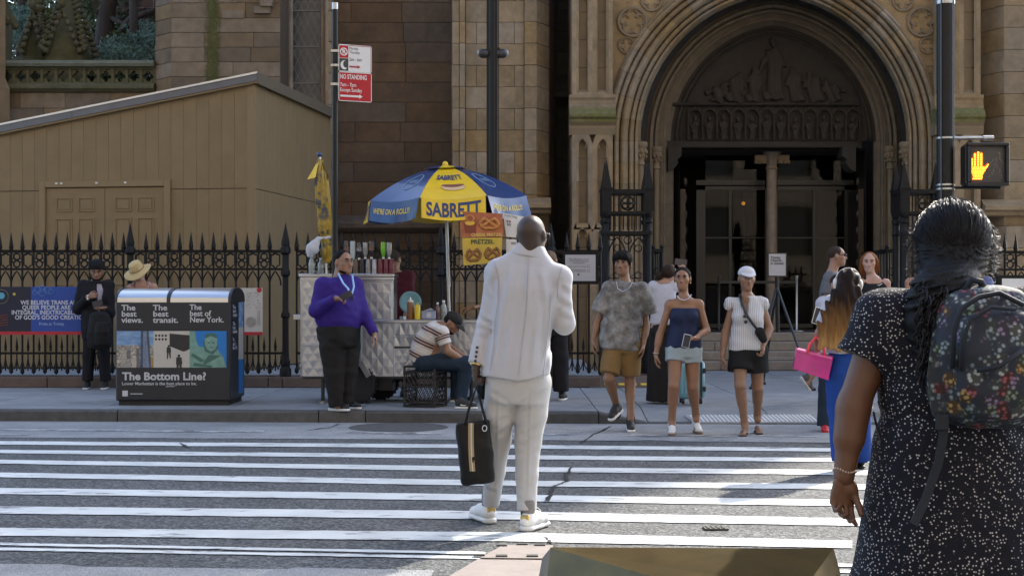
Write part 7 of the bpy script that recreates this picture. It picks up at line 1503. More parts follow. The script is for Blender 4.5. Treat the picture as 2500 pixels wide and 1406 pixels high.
sq('amber squeeze bottle on the counter left of the yellow one',1002,725,780,17.2,.042,mat('amber_sauce',(.20,.09,.03),.3),M_signw); sq('yellow mustard squeeze bottle on the counter',1019,738,780,17.15,.036,mat('mustard_yellow',(.62,.45,.01),.35),mat('mustard_yellow',(.62,.45,.01)))
bottle('dark brown bottle on the counter right of the napkin box',1068,738,780,17.3,.034,mat('brown_glass',(.07,.02,.012),.15,spec=.8),None,grp=None); bottle('clear plastic bottle on the counter near the umbrella pole',1083,733,780,17.35,.042,clr,None)
nb_=thing('napkin_box','pale blue napkin box on the counter beside mustard bottle','napkin box',(Xp(1046,17.2),17.2,Zp(780,17.2))); MB().cbox((Xp(1046,17.2),17.25,Zp(769,17.2)),(.085,.07,.05),.006).build('box',mat('napkin_blue',(.26,.32,.46),.6),nb_); MB().add([U(1035,758,17.2),U(1052,752,17.22),U(1060,757,17.28),U(1040,759,17.3)],[(0,1,2,3)]).build('napkin',M_signw,nb_); MB().lathe([(.0005,0),(.03,0),(.03,.001),(.0005,.001)],(Xp(1047,17.18),17.178,Zp(769,17.2)),14,'y').build('badge',M_btxt,nb_)
pl=thing('serving_plate','round pale blue plate propped upright on the counter','plate',(Xp(1002,17.5),17.5,Zp(780,17.5))); MB().lathe([(.001,0),(.11,.0),(.135,-.015),(.137,-.012),(.11,.006),(.001,.006)],U(1002,738,17.5),24,'y').build('dish',mat('plate_blue',(.20,.42,.52),.35),pl,smooth=True)
tin=MB(); tin.lathe([(.05,Zp(780,17.2)),(.05,Zp(772,17.2)),(.046,Zp(772,17.2)),(.046,Zp(778,17.2))],(Xp(985,17.2),17.2,0),16); tag(tin.build('steel_tin',M_ss),'small round steel tin on the counter in front of the vendor','tin')
# --- milk crate seat
CD=16.35; cr=thing('milk_crate','upturned black plastic milk crate used as a seat beside the cart','crate',(Xp(1036,CD),CD+.18,.13)); M_crt=mat('crate_black',(.010,.010,.012),.45)
x0,x1,z0,z1=Xp(992,CD),Xp(1080,CD),.133,Zp(893,CD); y0,y1=CD,CD+.36; rzc=math.radians(-18); cc=Vector(((x0+x1)/2,CD+.2,0)); hw=.185
def cw(x,y,z): return cc+Matrix.Rotation(rzc,3,'Z')@Vector((x,y,0))+Vector((0,0,z))
def cbeam(a,b_,t): return MB().tube([cw(*a),cw(*b_)],t,4)
for sx in (-1,1):
    for sy in (-1,1): cbeam((sx*hw,sy*hw,z0),(sx*hw,sy*hw,z1),.018).build('corner_post',M_crt,cr)
for sx,sy,ex,ey in ((-1,-1,1,-1),(1,-1,1,1),(1,1,-1,1),(-1,1,-1,-1)):
    for zz,t in ((z0+.012,.016),(z0+.05,.012),(z1-.012,.016),(z1-.07,.013),((z0+z1)/2,.012)): cbeam((sx*hw,sy*hw,zz),(ex*hw,ey*hw,zz),t).build('rim_bar',M_crt,cr)
    b=MB(); n_=7
    for i in range(-n_,n_+1):
        for sg in (1,-1):
            u0=i/n_*2; P=[]
            for j in range(9):
                v=j/8; u=u0+sg*v*1.0
                if -1<=u<=1: P.append(cw(lerp(sx,ex,(u+1)/2)*hw,lerp(sy,ey,(u+1)/2)*hw,lerp(z0+.05,z1-.07,v)))
            if len(P)>1: b.tube([P[0],P[-1]],.0065,4)
    b.build('lattice',M_crt,cr)
b=MB(); b.hexa([cw(-hw,-hw,z1-.012),cw(hw,-hw,z1-.012),cw(hw,hw,z1-.012),cw(-hw,hw,z1-.012),cw(-hw,-hw,z1),cw(hw,-hw,z1),cw(hw,hw,z1),cw(-hw,hw,z1)]); b.build('top',M_crt,cr)
# ------------------------------------------------------------------ the other people
def cut_low(S,z): S.cut((0,0,z),(0,0,-1))
def feet_z(p): return p.base[2]
# woman in the dotted dress, close to the camera
def dotted_woman():
    p=Person('woman in navy polka dot dress with curly black ponytail, seen from behind at right',4.3,(1.27,4.3,0.0)); fw=(0,1,0)
    p.set(Lsh=(2165,772,.0),Rsh=(2490,770,.02),Lel=(2085,985,.0),Lwr=(2060,1165,-.02),Rel=(2560,950,.05),Rwr=(2540,850,.25),Lhip=(2255,1220,0),Rhip=(2400,1220,0),Lkn=(2260,1540,0),Rkn=(2400,1540,.05),Lan=(2260,1770,0),Ran=(2400,1770,.1))
    T=dict(TD,sh=.195,ch=.185,wa=.17,hi=.2,dsh=.07,dch=.12,dwa=.12,dhi=.14); sk=skin('brown',(.155,.068,.036)); R=headframe(178,2,-2)
    hd=hand(p.Lwr,(-.09,-.05,-1),(.25,-1,0),(1,.15,0),.98,.55,curls=(.42,.55,.62,.7),tk=.12)
    make_skin(p,sk,T,p(2325,592),R,.225,(.062,.047,.031),(.08,.058,.04),[hd],fw,.008,neckr=.055)
    # dress
    q=p; m=bpy.data.materials.new('polka_dot_cloth'); m.use_nodes=True; N=m.node_tree.nodes; L=m.node_tree.links; b=N['Principled BSDF']; b.inputs['Roughness'].default_value=.8; b.inputs['Specular IOR Level'].default_value=.2
    tc=N.new('ShaderNodeTexCoord'); vo=N.new('ShaderNodeTexVoronoi'); vo.inputs['Scale'].default_value=98; vo.inputs['Randomness'].default_value=.75; L.new(tc.outputs['Object'],vo.inputs[0]); r=N.new('ShaderNodeMapRange'); r.inputs[1].default_value=.21; r.inputs[2].default_value=.28; r.inputs[3].default_value=1; r.inputs[4].default_value=0; L.new(vo.outputs['Distance'],r.inputs[0]); mx=N.new('ShaderNodeMix'); mx.data_type='RGBA'; mx.inputs[6].default_value=(.008,.009,.016,1); mx.inputs[7].default_value=(.46,.45,.46,1); L.new(r.outputs[0],mx.inputs[0]); L.new(mx.outputs[2],b.inputs['Base Color'])
    n=N.new('ShaderNodeTexNoise'); n.inputs['Scale'].default_value=11; n.inputs['Detail'].default_value=4; L.new(tc.outputs['Object'],n.inputs[0]); bp_=N.new('ShaderNodeBump'); bp_.inputs['Strength'].default_value=.5; bp_.inputs['Distance'].default_value=.03; L.new(n.outputs[0],bp_.inputs['Height']); L.new(bp_.outputs[0],b.inputs['Normal'])
    S=Sdf(); S.loft([(q(2318,1800),.40,.32),(q(2320,1560),.345,.27),(q(2322,1380),.29,.22),(q(2325,1200),.255,.19),(q(2328,1080),.235,.175),(q(2330,1010),.222,.165),(q(2328,930),.228,.16),(q(2326,850),.238,.15),(q(2324,780),.235,.125),(q(2320,735),.19,.10),(q(2316,705),.11,.085)],(1,0,0),(0,1,0),.0,2.3,rnd=.02)
    for a,b_,px,py in ((p.Lsh,p.Lel,2112,880),(p.Rsh,p.Rel,2530,880)):
        S.ell(a+A3((0,0,-.012)),(.088,.088,.08),None,.05); S.cap(a,q(px,py),.084,.092,.05,flat=True)
    S.disp(lambda P: .007*np.sin(26*P[...,0]+5*np.sin(3*P[...,2]))*np.clip((.95-P[...,2])/.5,0,1)+.005*np.sin(40*P[...,2]+12*P[...,0]+3*np.sin(9*P[...,0]))*np.exp(-((P[...,2]-1.0)/.08)**2)+.004*np.sin(33*(P[...,0]+P[...,2]*.6))*(P[...,2]>1.05))
    dr=S.build('dress',m,p.root,.0075)
    # belt line, bracelet
    # hair: crown, ponytail of curls, loose strands
    hm=mat('hair_black_curls',(.007,.0075,.010),.48,var=.4,scale=30,bump=.55,bscale=70,stretch=(2.5,2.5,.5),bdist=.012,spec=.2); H=Sdf(); c=q(2325,578); H.ell(c,(.106,.117,.113),None,.02); H.ell(q(2325,640,-.01),(.100,.10,.09),None,.04); H.ell(q(2312,685,-.05),(.088,.07,.075),None,.05)
    for i,(x,y,w) in enumerate(((2308,695,.098),(2296,740,.100),(2290,785,.092),(2284,825,.074),(2275,862,.05),(2268,890,.03))): H.ell(q(x,y,-.115),(w,.062,.055),None,.04)
    H.disp(lambda P: .0032*np.sin(46*np.arctan2(P[...,0]-c[0]+.012,P[...,2]-c[2]+.06)+5*np.sin(18*P[...,1]))*(P[...,2]>c[2]-.07)); H.disp(lambda P: .006*np.sin(75*P[...,0]+28*np.sin(11*P[...,2]))*np.sin(52*P[...,2]+17*P[...,0])*np.clip((1.50-P[...,2])/.1,.18,1.6)); H.build('hair',hm,p.root,.0055)
    rng=random.Random(11); b=MB()
    def strand(p0,d0,n_,step,curl,r): 
        P=[]; x=Vector(p0); d=Vector(d0); ph=rng.uniform(0,6)
        for i in range(n_): P.append(x.copy()); x=x+d*step+Vector((math.sin(ph+i*1.3),math.cos(ph+i*1.1),math.sin(ph*2+i*.9)))*curl; d=(d+Vector((0,0,-.10))).normalized()
        b.tube(P,[r*(1-.6*i/n_) for i in range(n_)],4)
    for i in range(330):      # curls over the ponytail
        t=rng.random(); c=Vector(q(lerp(2312,2270,t),lerp(690,870,t),-.13)); w=lerp(.095,.045,t); strand(c+Vector((rng.uniform(-w,w),rng.uniform(-.06,.0),rng.uniform(-.02,.02))),(rng.uniform(-.3,.3),-.15,-1),10,.010,.0075,.0030)
    for i in range(420):
        a=rng.uniform(-1.55,1.55); n0=Vector((math.sin(a),rng.uniform(-.5,.6),math.cos(a)*rng.uniform(.3,1))).normalized(); n1=Vector((rng.uniform(-.3,.2),-.7,-.75)); cc_=Vector(q(2325,578)); P=[]; lf=1.02+rng.random()*.035
        for j in range(7): n=n0.lerp(n1,j/7).normalized(); P.append(cc_+Vector((n.x*.106,n.y*.117,n.z*.113))*(lf+.012*math.sin(j*1.3+i)))
        b.tube(P,.0009,3)
    for i in range(260):
        sgn=rng.choice((-1,1)); yy=rng.uniform(545,665); c=Vector(q(2325+sgn*(84-abs(yy-600)*.16),yy,rng.uniform(-.06,.03))); strand(c,(sgn*.8,rng.uniform(-.4,.3),rng.uniform(-.9,.2)),8,.007,.0055,.00075)
    o=b.build('loose_curls',mat('curl_strands',(.011,.011,.015),.42,spec=.28),p.root,smooth=True); o['kind']='stuff'
    b=MB(); ax=nrm(p.Lwr-p.Lel); R3=Vector(ax).to_track_quat('Z','Y').to_matrix(); th=[2*math.pi*i/26 for i in range(26)]
    for t in th: pt=Vector(p.Lwr)-Vector(ax)*.02+R3@Vector((.036*math.cos(t),.031*math.sin(t),.004*math.sin(3*t))); b.ball(pt,.0032,6,4)
    b.build('bead_bracelet',mat('pearl',(.5,.4,.36),.3),p.root,smooth=True)
    b=MB(); b.tube([q(2132,1005,.02),q(2140,1040,-.02),q(2150,1075,-.05)],.0035,5); b.build('waist_cord',M_blackp,p.root)
    shoe(p,(1.17,4.22,.0),(1.17,4.47,.0),mat('navy_shoe',(.02,.02,.03),.5),M_blackp); shoe(p,(1.35,4.3,.0),(1.36,4.55,.0),mat('navy_shoe',(.02,.02,.03)),M_blackp)
    return p
DW=dotted_woman()
# floral backpack on her back
def backpack():
    D=4.12; bk=thing('backpack','navy floral backpack on the back of the polka dot woman','backpack',tuple(U(2395,1045,D))); q=lambda x,y,dd=0: A3(U(x,y,D+dd))
    m=bpy.data.materials.new('floral_canvas'); m.use_nodes=True; N=m.node_tree.nodes; L=m.node_tree.links; b=N['Principled BSDF']; b.inputs['Roughness'].default_value=.75; tc=N.new('ShaderNodeTexCoord')
    v1=N.new('ShaderNodeTexVoronoi'); v1.inputs['Scale'].default_value=26; L.new(tc.outputs['Object'],v1.inputs[0]); v2=N.new('ShaderNodeTexVoronoi'); v2.inputs['Scale'].default_value=70; L.new(tc.outputs['Object'],v2.inputs[0])
    wn=N.new('ShaderNodeTexWhiteNoise'); L.new(v1.outputs['Position'],wn.inputs['Vector']); cr_=N.new('ShaderNodeValToRGB'); cr_.color_ramp.interpolation='CONSTANT'; el=cr_.color_ramp.elements; cols=[(0,(.04,.06,.10)),(.10,(.20,.26,.30)),(.36,(.26,.07,.09)),(.48,(.20,.16,.28)),(.62,(.18,.24,.20)),(.76,(.36,.23,.09)),(.83,(.10,.15,.22)),(.90,(.36,.40,.42))]
    el[0].position=0; el[0].color=(*cols[0][1],1); el[1].position=cols[1][0]; el[1].color=(*cols[1][1],1)
    for ps,c in cols[2:]: e=el.new(ps); e.color=(*c,1)
    L.new(wn.outputs[0],cr_.inputs[0]); r=N.new('ShaderNodeMapRange'); r.inputs[1].default_value=.48; r.inputs[2].default_value=.66; L.new(v1.outputs['Distance'],r.inputs[0]); r2=N.new('ShaderNodeMapRange'); r2.inputs[1].default_value=.25; r2.inputs[2].default_value=.5; r2.inputs[3].default_value=1.; r2.inputs[4].default_value=.12; L.new(v2.outputs['Distance'],r2.inputs[0])
    hs=N.new('ShaderNodeHueSaturation'); L.new(cr_.outputs[0],hs.inputs['Color']); L.new(r2.outputs[0],hs.inputs['Value']); mx=N.new('ShaderNodeMix'); mx.data_type='RGBA'; L.new(r.outputs[0],mx.inputs[0]); L.new(hs.outputs[0],mx.inputs[6]); mx.inputs[7].default_value=(.014,.020,.036,1); L.new(mx.outputs[2],b.inputs['Base Color'])
    S=Sdf(); S.loft([(q(2420,1045),.10,.05),(q(2410,1010),.155,.085),(q(2402,930),.165,.10),(q(2400,830),.158,.10),(q(2402,750),.138,.09),(q(2405,710),.10,.07),(q(2406,695),.06,.05)],(1,0,0),(0,1,0),.0,2.6,rnd=.03); S.disp(wrinkle(.003,20,14,.4)); S.build('main_bag',m,bk,.007)
    S=Sdf(); S.loft([(q(2440,1030,-.06),.09,.045),(q(2432,960,-.075),.125,.06),(q(2430,860,-.08),.125,.06),(q(2428,775,-.07),.105,.05),(q(2426,745,-.06),.06,.04)],(1,0,0),(0,1,0),.0,2.5,rnd=.03); S.disp(wrinkle(.003,22,14,.9)); S.build('front_pocket',m,bk,.007)
    nav=mat('navy_webbing',(.007,.012,.022),.75,var=.2,scale=40); b=MB(); b.tube([q(2325,900,-.10),q(2330,800,-.115),q(2345,755,-.115),q(2390,725,-.10),q(2440,715,-.10),q(2500,745,-.11)],.0075,6); b.tube([q(2385,905,-.15),q(2440,895,-.16),q(2500,850,-.15)],.007,6); b.tube([q(2345,905,-.12),q(2350,830,-.135),q(2370,780,-.135),q(2420,750,-.13),q(2480,755,-.13)],.006,6); b.build('zip',nav,bk,smooth=True)
    b=MB(); P=[q(2362,745,-.01),q(2358,705,-.02),q(2372,683,-.03),q(2395,688,-.03),q(2408,715,-.02),q(2412,735,-.01)]; b.tube(P,.011,6); b.build('carry_loop',nav,bk,smooth=True)
    def strap(pts,w,mt,nm): 
        b=MB(); V=[]
        for i,pnt in enumerate(pts):
            t=Vector(pts[min(i+1,len(pts)-1)])-Vector(pts[max(i-1,0)]); s=t.cross(Vector((0,1,0))).normalized(); pnt=Vector(pnt); V+=[pnt-s*w,pnt+s*w,pnt+s*w+Vector((0,.008,0)),pnt-s*w+Vector((0,.008,0))]
        fs=[]
        for i in range(len(pts)-1):
            for k in range(4): fs.append((4*i+k,4*i+(k+1)%4,4*i+4+(k+1)%4,4*i+4+k))
        b.add(V,fs+[(0,1,2,3),(len(V)-4,len(V)-3,len(V)-2,len(V)-1)]); b.build(nm,mt,bk,angle=40)
    strap([q(2345,760,.02),q(2315,800,-.02),q(2290,860,-.05),q(2283,920,-.06),q(2290,985,-.06),q(2296,1010,-.06)],.0215,m,'shoulder_strap'); strap([q(2294,1005,-.065),q(2305,1060,-.065),q(2292,1130,-.055),q(2262,1215,-.05),q(2232,1280,-.07)],.012,nav,'webbing_tail'); b=MB(); b.cbox(q(2300,1030,-.075),(.018,.006,.022),.004); b.build('buckle',nav,bk)
    return bk
backpack()
# tote bag in the white suit man's hand
def tote():
    D=8.42; t=thing('tote_bag','black leather tote bag with cream stripe held by the white suit man','bag',tuple(U(1165,1180,D))); q=lambda x,y,dd=0: A3(U(x,y,D+dd)); lm=mat('black_leather',(.006,.006,.007),.42,spec=.25,var=.25,scale=14,bump=.25,bscale=40,bdist=.01)
    S=Sdf(); S.loft([(q(1169,1180),.098,.055),(q(1168,1168),.104,.060),(q(1162,1110),.106,.058),(q(1155,1032),.100,.045),(q(1154,1028),.098,.043)],(1,0,.05),(0,1,0),.0,3.2,rnd=.01); S.disp(wrinkle(.003,18,14,.2)); S.build('body',lm,t,.007)
    def strip(x0,x1,m,nm):
        b=MB(); ys=[1032,1060,1090,1120,1150]; V=[]
        for y in ys: f_=(y-1032)/120; V+=[q(x0+f_*7-6*math.sin(f_*2.2)*.6,y,-.0635+.012*(1-f_)),q(x1+f_*7-6*math.sin(f_*2.2)*.6,y,-.0635+.012*(1-f_))]
        b.add(V,[(2*i,2*i+1,2*i+3,2*i+2) for i in range(4)]); b.build(nm,m,t)
    strip(1143,1148,mat('stripe_tan',(.30,.22,.12),.5),'stripe'); strip(1148.5,1152.5,mat('stripe_cream',(.52,.47,.36),.5),'stripe'); strip(1153,1156.5,mat('stripe_tan',(.30,.22,.12)),'stripe')
    for sx,dd in ((-1,-.045),(1,.045)):
        b=MB(); h=q(1163,945,0)+A3((.0,dd*.4,0)); b.tube([q(1136,1036,dd),q(1141,1010,dd*.9),q(1152,975,dd*.6),h,q(1172,975,dd*.6),q(1181,1010,dd*.9),q(1188,1036,dd)],.0085,6); b.build('handle',lm,t,smooth=True)
    b=MB(); c=q(1183,1045,-.055); b.tube([c+A3((.013*math.cos(a),0,.017*math.sin(a))) for a in [2*math.pi*i/16 for i in range(17)]],.003,5,False); b.build('ring',M_silver,t,smooth=True)
tote()
# man in the purple shirt
def purple_man():
    p=Person('heavy man in purple shirt and black trousers standing at the kerb edge',15.9,(Xp(835,15.85),15.85,KZ)); fw=(.75,-.65,0)
    p.set(Lsh=(790,699,-.10),Rsh=(864,697,.10),Lel=(772,757,-.20),Lwr=(820,729,-.40),Rel=(892,775,.04),Rwr=(914,815,-.05),Lhip=(812,838,-.06),Rhip=(848,838,.06),Lkn=(822,905,-.06),Rkn=(848,908,.04),Lan=(822,980,-.06),Ran=(842,990,.02))
    T=dict(TD,sh=.20,ch=.225,wa=.25,hi=.21,dsh=.085,dch=.16,dwa=.20,dhi=.18,belly=.20); sk=skin('tan',(.33,.175,.10)); R=headframe(48,0,0)
    hl=hand(p.Lwr,(1,-.15,.05),(0,-.3,-1),(0,-.2,1),1.0,.8); hr=hand(p.Rwr,(.3,-.1,-1),(-1,0,-.2),(.2,-1,0),1.0,.35)
    fn,k,o=make_skin(p,sk,dict(T,sh=.17,ch=.18,wa=.19,hi=.16,dch=.11,dwa=.12,dhi=.12,belly=0),p(838,641),R,.265,(.055,.045,.032),(.07,.055,.04),[hl,hr],fw,.010,neckr=.075,jaw=1.25); face(p,fn,k)
    H=Sdf(); H.ell(fn(0,-.020,.042),np.array([.0795,.093,.081])*k,R,.0); H.cut(fn(0,.070,.055),R@np.array([0,1,-.75]));  H.cut(fn(0,0,-.01),(0,0,-1)); H.build('hair',hairmat('dark_short',(.012,.009,.008)),p.root,.008)
    B=Sdf(); B.ell(fn(0,.034,-.078),np.array([.072,.064,.040])*k,R,.0); B.cut(fn(0,.0,-.064),R@np.array([0,.35,1])); B.build('beard',hairmat('dark_short',(.012,.009,.008)),p.root,.008)
    b=MB()
    for sx in (-1,1): b.tube([fn(sx*.012,.104,.012),fn(sx*.03,.106,.024),fn(sx*.052,.096,.018),fn(sx*.052,.096,.0),fn(sx*.03,.106,-.006),fn(sx*.012,.104,.012)],.0018,5)
    b.tube([fn(-.052,.096,.014),fn(-.08,.0,.012)],.0025,4); b.tube([fn(.052,.096,.014),fn(.08,.0,.012)],.0025,4); b.build('glasses',mat('dull_brass',(.16,.11,.05),.5),p.root)
    pur=cloth('purple',(.036,.014,.19),.75,.12,.4,22); S=Sdf(); q=p
    S.loft([(q(828,803),.235,.205),(q(826,785),.268,.235),(q(826,765),.275,.24),(q(829,740),.258,.22),(q(832,710),.235,.175),(q(833,690),.20,.13),(q(836,676),.11,.095)],(.65,.75,0),fw,.0,2.3,rnd=.03)
    for sd,rr in (('L',(.095,.082,.06)),('R',(.090,.072,.052))): S.ell(p.j[sd+'sh'],(.092,)*3,None,.05); S.cap(p.j[sd+'sh'],p.j[sd+'el'],rr[0],rr[1],.05); S.cap(p.j[sd+'el'],p.j[sd+'wr'],rr[1],rr[2],.03,flat=True)
    S.disp(wrinkle(.006,13,15,2.)); sh=S.build('shirt',pur,p.root,.010)
    C=Sdf(); C.loft([(q(838,684),.10,.092),(q(839,670),.080,.075)],(.65,.75,0),fw,.0,2.2,rnd=.01); C.build('collar',pur,sh,.008)
    lan=mat('lanyard_blue',(.30,.50,.78),.5); b=MB()
    for pts in ([(826,668,-.12),(838,692,-.20),(850,705,-.23),(855,722,-.27)],[(860,672,-.06),(864,700,-.16),(858,722,-.27)]): b.tube([q(*x) for x in pts],.011,6)
    b.build('lanyard',lan,p.root,smooth=True); b=MB(); b.cbox(q(858,728,-.28),(.028,.01,.03),.006); b.build('badge',mat('dark_badge',(.03,.02,.10),.4),p.root)
    blk=cloth('black_trouser',(.018,.016,.015),.85,.2,.4,20); S=Sdf(); S.loft([(q(832,850),.20,.18),(q(828,825),.245,.215),(q(827,800),.25,.22),(q(827,790),.24,.21)],(.65,.75,0),fw,.0,2.3,rnd=.03)
    for sd,pts in (('L',((812,845,-.07,.155),(815,905,-.07,.118),(819,950,-.07,.092),(819,990,-.06,.080))),('R',((848,842,.06,.15),(850,905,.05,.108),(850,950,.04,.085),(850,985,.03,.076)))):
        pp=[(q(x,y,dd),w) for x,y,dd,w in pts]
        for i,((a,ra),(b_,rb)) in enumerate(zip(pp[:-1],pp[1:])): S.cap(a,b_,ra,rb,.02,flat=(i==2))
    S.disp(wrinkle(.007,12,15,.5)); S.build('trousers',blk,p.root,.010)
    ks=mat('black_sneaker',(.015,.015,.016),.55)
    for x,y,dx in ((803,1003,.02),(832,999,.05)):
        h=A3(G(x,y,KZ))+A3((0,.05,0)); h[2]=KZ; shoe(p,h,h+A3((.24,-.12,0)),ks,M_white_rub,1.05,sole_h=.03)
    return p
purple_man()
# phone in his hand
def held_phone(label,c,e,Rm,m=None): 
    o=thing('phone',label,'phone',tuple(c)); MB().cbox(c,e,.004,Rm).build('case',m or M_blackp,o); MB().cbox(Vector(c)+Rm@Vector((0,-e[1]-.0006,0)),(e[0]*.9,.0006,e[2]*.93),.0003,Rm).build('screen',mat('phone_screen',(.03,.03,.04),.1),o); return o
held_phone('dark phone in the hand of the man in purple',U(845,722,15.44),(.036,.005,.07),Matrix.Rotation(math.radians(60),3,'Y'))
# seated man on the crate
def seated_man():
    p=Person('man in striped polo and cap sitting hunched on a black crate',16.45,(Xp(1085,16.45),16.45,KZ)); fw=(.96,-.25,0)
    p.set(Lsh=(1062,800,.16),Rsh=(1078,812,-.18),Lel=(1100,852,.1),Lwr=(1135,872,.0),Rel=(1094,858,-.2),Rwr=(1132,878,-.12),Lhip=(1030,876,.10),Rhip=(1034,882,-.08),Lkn=(1118,892,.14),Rkn=(1140,886,-.12),Lan=(1113,966,.18),Ran=(1124,970,-.08))
    T=dict(TD,sh=.19,ch=.17,wa=.16,hi=.17,dsh=.07,dch=.12,dwa=.13,dhi=.13); sk=skin('light_tan',(.36,.19,.11)); R=headframe(68,38,0)
    hl=hand(p.Lwr,(1,0,-.2),(0,0,-1),(0,-1,0),.95,.6); hr=hand(p.Rwr,(1,.1,-.2),(0,0,-1),(0,1,0),.95,.6)
    fn,k,o=make_skin(p,sk,T,p(1104,788),R,.235,(.052,.042,.03),(.08,.06,.04),[hl,hr],fw,.010,neckr=.058); face(p,fn,k)
    C=Sdf(); hm=cloth('cap_charcoal',(.025,.022,.020)); C.ell(fn(0,-.008,.055),np.array([.088,.104,.072])*k,R,.0); C.cut(fn(0,0,.030),R@np.array([0,0,-1])); C.cap(fn(-.03,.10,.030),fn(.03,.10,.030),.045*k,k=.02,fl=R@np.array([0,.1,1]),fs=.2); C.cap(fn(0,.12,.026),fn(0,.14,.022),.045*k,k=.02,fl=R@np.array([0,.1,1]),fs=.2); C.build('cap',hm,p.root,.007)
    H=Sdf(); H.ell(fn(0,-.028,.005),np.array([.081,.086,.062])*k,R,.0); H.build('hair',hairmat('dark_short',(.012,.009,.008)),p.root,.009)
    B=Sdf(); B.ell(fn(0,.034,-.085),np.array([.052,.06,.038])*k,R,.0); B.build('beard',hairmat('dark_short',(.012,.009,.008)),p.root,.009)
    # striped polo: stripes follow the trunk axis and each sleeve
    m=bpy.data.materials.new('striped_polo'); m.use_nodes=True; N=m.node_tree.nodes; L=m.node_tree.links; b=N['Principled BSDF']; b.inputs['Roughness'].default_value=.85; at=N.new('ShaderNodeAttribute'); at.attribute_name='band'; cr_=N.new('ShaderNodeValToRGB'); cr_.color_ramp.interpolation='CONSTANT'; el=cr_.color_ramp.elements
    W=(.58,.55,.51); Bn=(.10,.045,.035); Tn=(.30,.20,.15); seq=[(0,W),(.30,Tn),(.335,W),(.40,Bn),(.52,Tn),(.57,W),(.60,Bn),(.74,W),(.80,Tn),(.83,W),(.87,Tn),(.89,W)]
    el[0].color=(*W,1); el[1].position=seq[1][0]; el[1].color=(*seq[1][1],1)
    for ps,c in seq[2:]: e=el.new(ps); e.color=(*c,1)
    fr=N.new('ShaderNodeMath'); fr.operation='FRACT'; L.new(at.outputs['Fac'],fr.inputs[0]); L.new(fr.outputs[0],cr_.inputs[0]); L.new(cr_.outputs[0],b.inputs['Base Color'])
    q=p; S=Sdf(); st=[(q(1030,892,.02),.20,.16),(q(1032,868,.02),.205,.165),(q(1040,840,.01),.20,.155),(q(1053,818,.0),.205,.145),(q(1066,800,.0),.195,.12),(q(1076,790,.0),.12,.09)]
    S.loft(st,(-.1,-1,0),fw,.0,2.3,rnd=.03)
    for sd in 'LR': S.ell(p.j[sd+'sh'],(.082,)*3,None,.04); S.cap(p.j[sd+'sh'],mid(p.j[sd+'sh'],p.j[sd+'el'],.62),.082,.075,.03,flat=True)
    S.disp(wrinkle(.006,13,16,3.)); a0,a1=st[0][0],st[-1][0]; ax=nrm(a1-a0)
    def band(v):
        t=(v-a0)@ax/.165; out=t.copy(); best=np.full(len(v),1e9)
        for sd in 'LR':
            a,b_=p.j[sd+'sh'],p.j[sd+'el']; u=nrm(b_-a); h=(v-a)@u; d=np.linalg.norm(v-a-np.clip(h,0,1)[:,None]*u,axis=1); mk=(h>.035)&(d<.10)&(np.abs((v-mid(st[3][0],st[2][0]))@nrm((-.1,-1,0)))>.13); out=np.where(mk,h/.14+.15,out)
        return out
    S.build('polo_shirt',m,p.root,.009,attr={'band':band})
    jean=cloth('dark_jean',(.022,.038,.062),.85,.25,.35,24); S=Sdf(); S.cap(p.Lhip,p.Rhip,.12,.12,.03)
    for sd in 'LR': S.cap(p.j[sd+'hip'],p.j[sd+'kn'],.105,.085,.04); S.cap(p.j[sd+'kn'],p.j[sd+'an']-UP*.02,.082,.072,.03,flat=True)
    S.disp(wrinkle(.006,14,14,.9)); S.build('jeans',jean,p.root,.010); ks=mat('black_sneaker',(.015,.015,.016),.55)
    for x,y in ((1100,982),(1112,998)):
        h=A3(G(x,y,KZ)); h[2]=KZ; o,d,up,sd=shoe(p,h,h+A3((.26,-.06,0)),ks,M_white_rub,1.0,sole_h=.028); b=MB(); b.tube([h+d*.07+up*.05-sd*-.036,h+d*.11+up*.042-sd*-.038,h+d*.19+up*.062-sd*-.03],[.009,.006,.002],5); b.build('side_flash',M_white_rub,o)
seated_man()
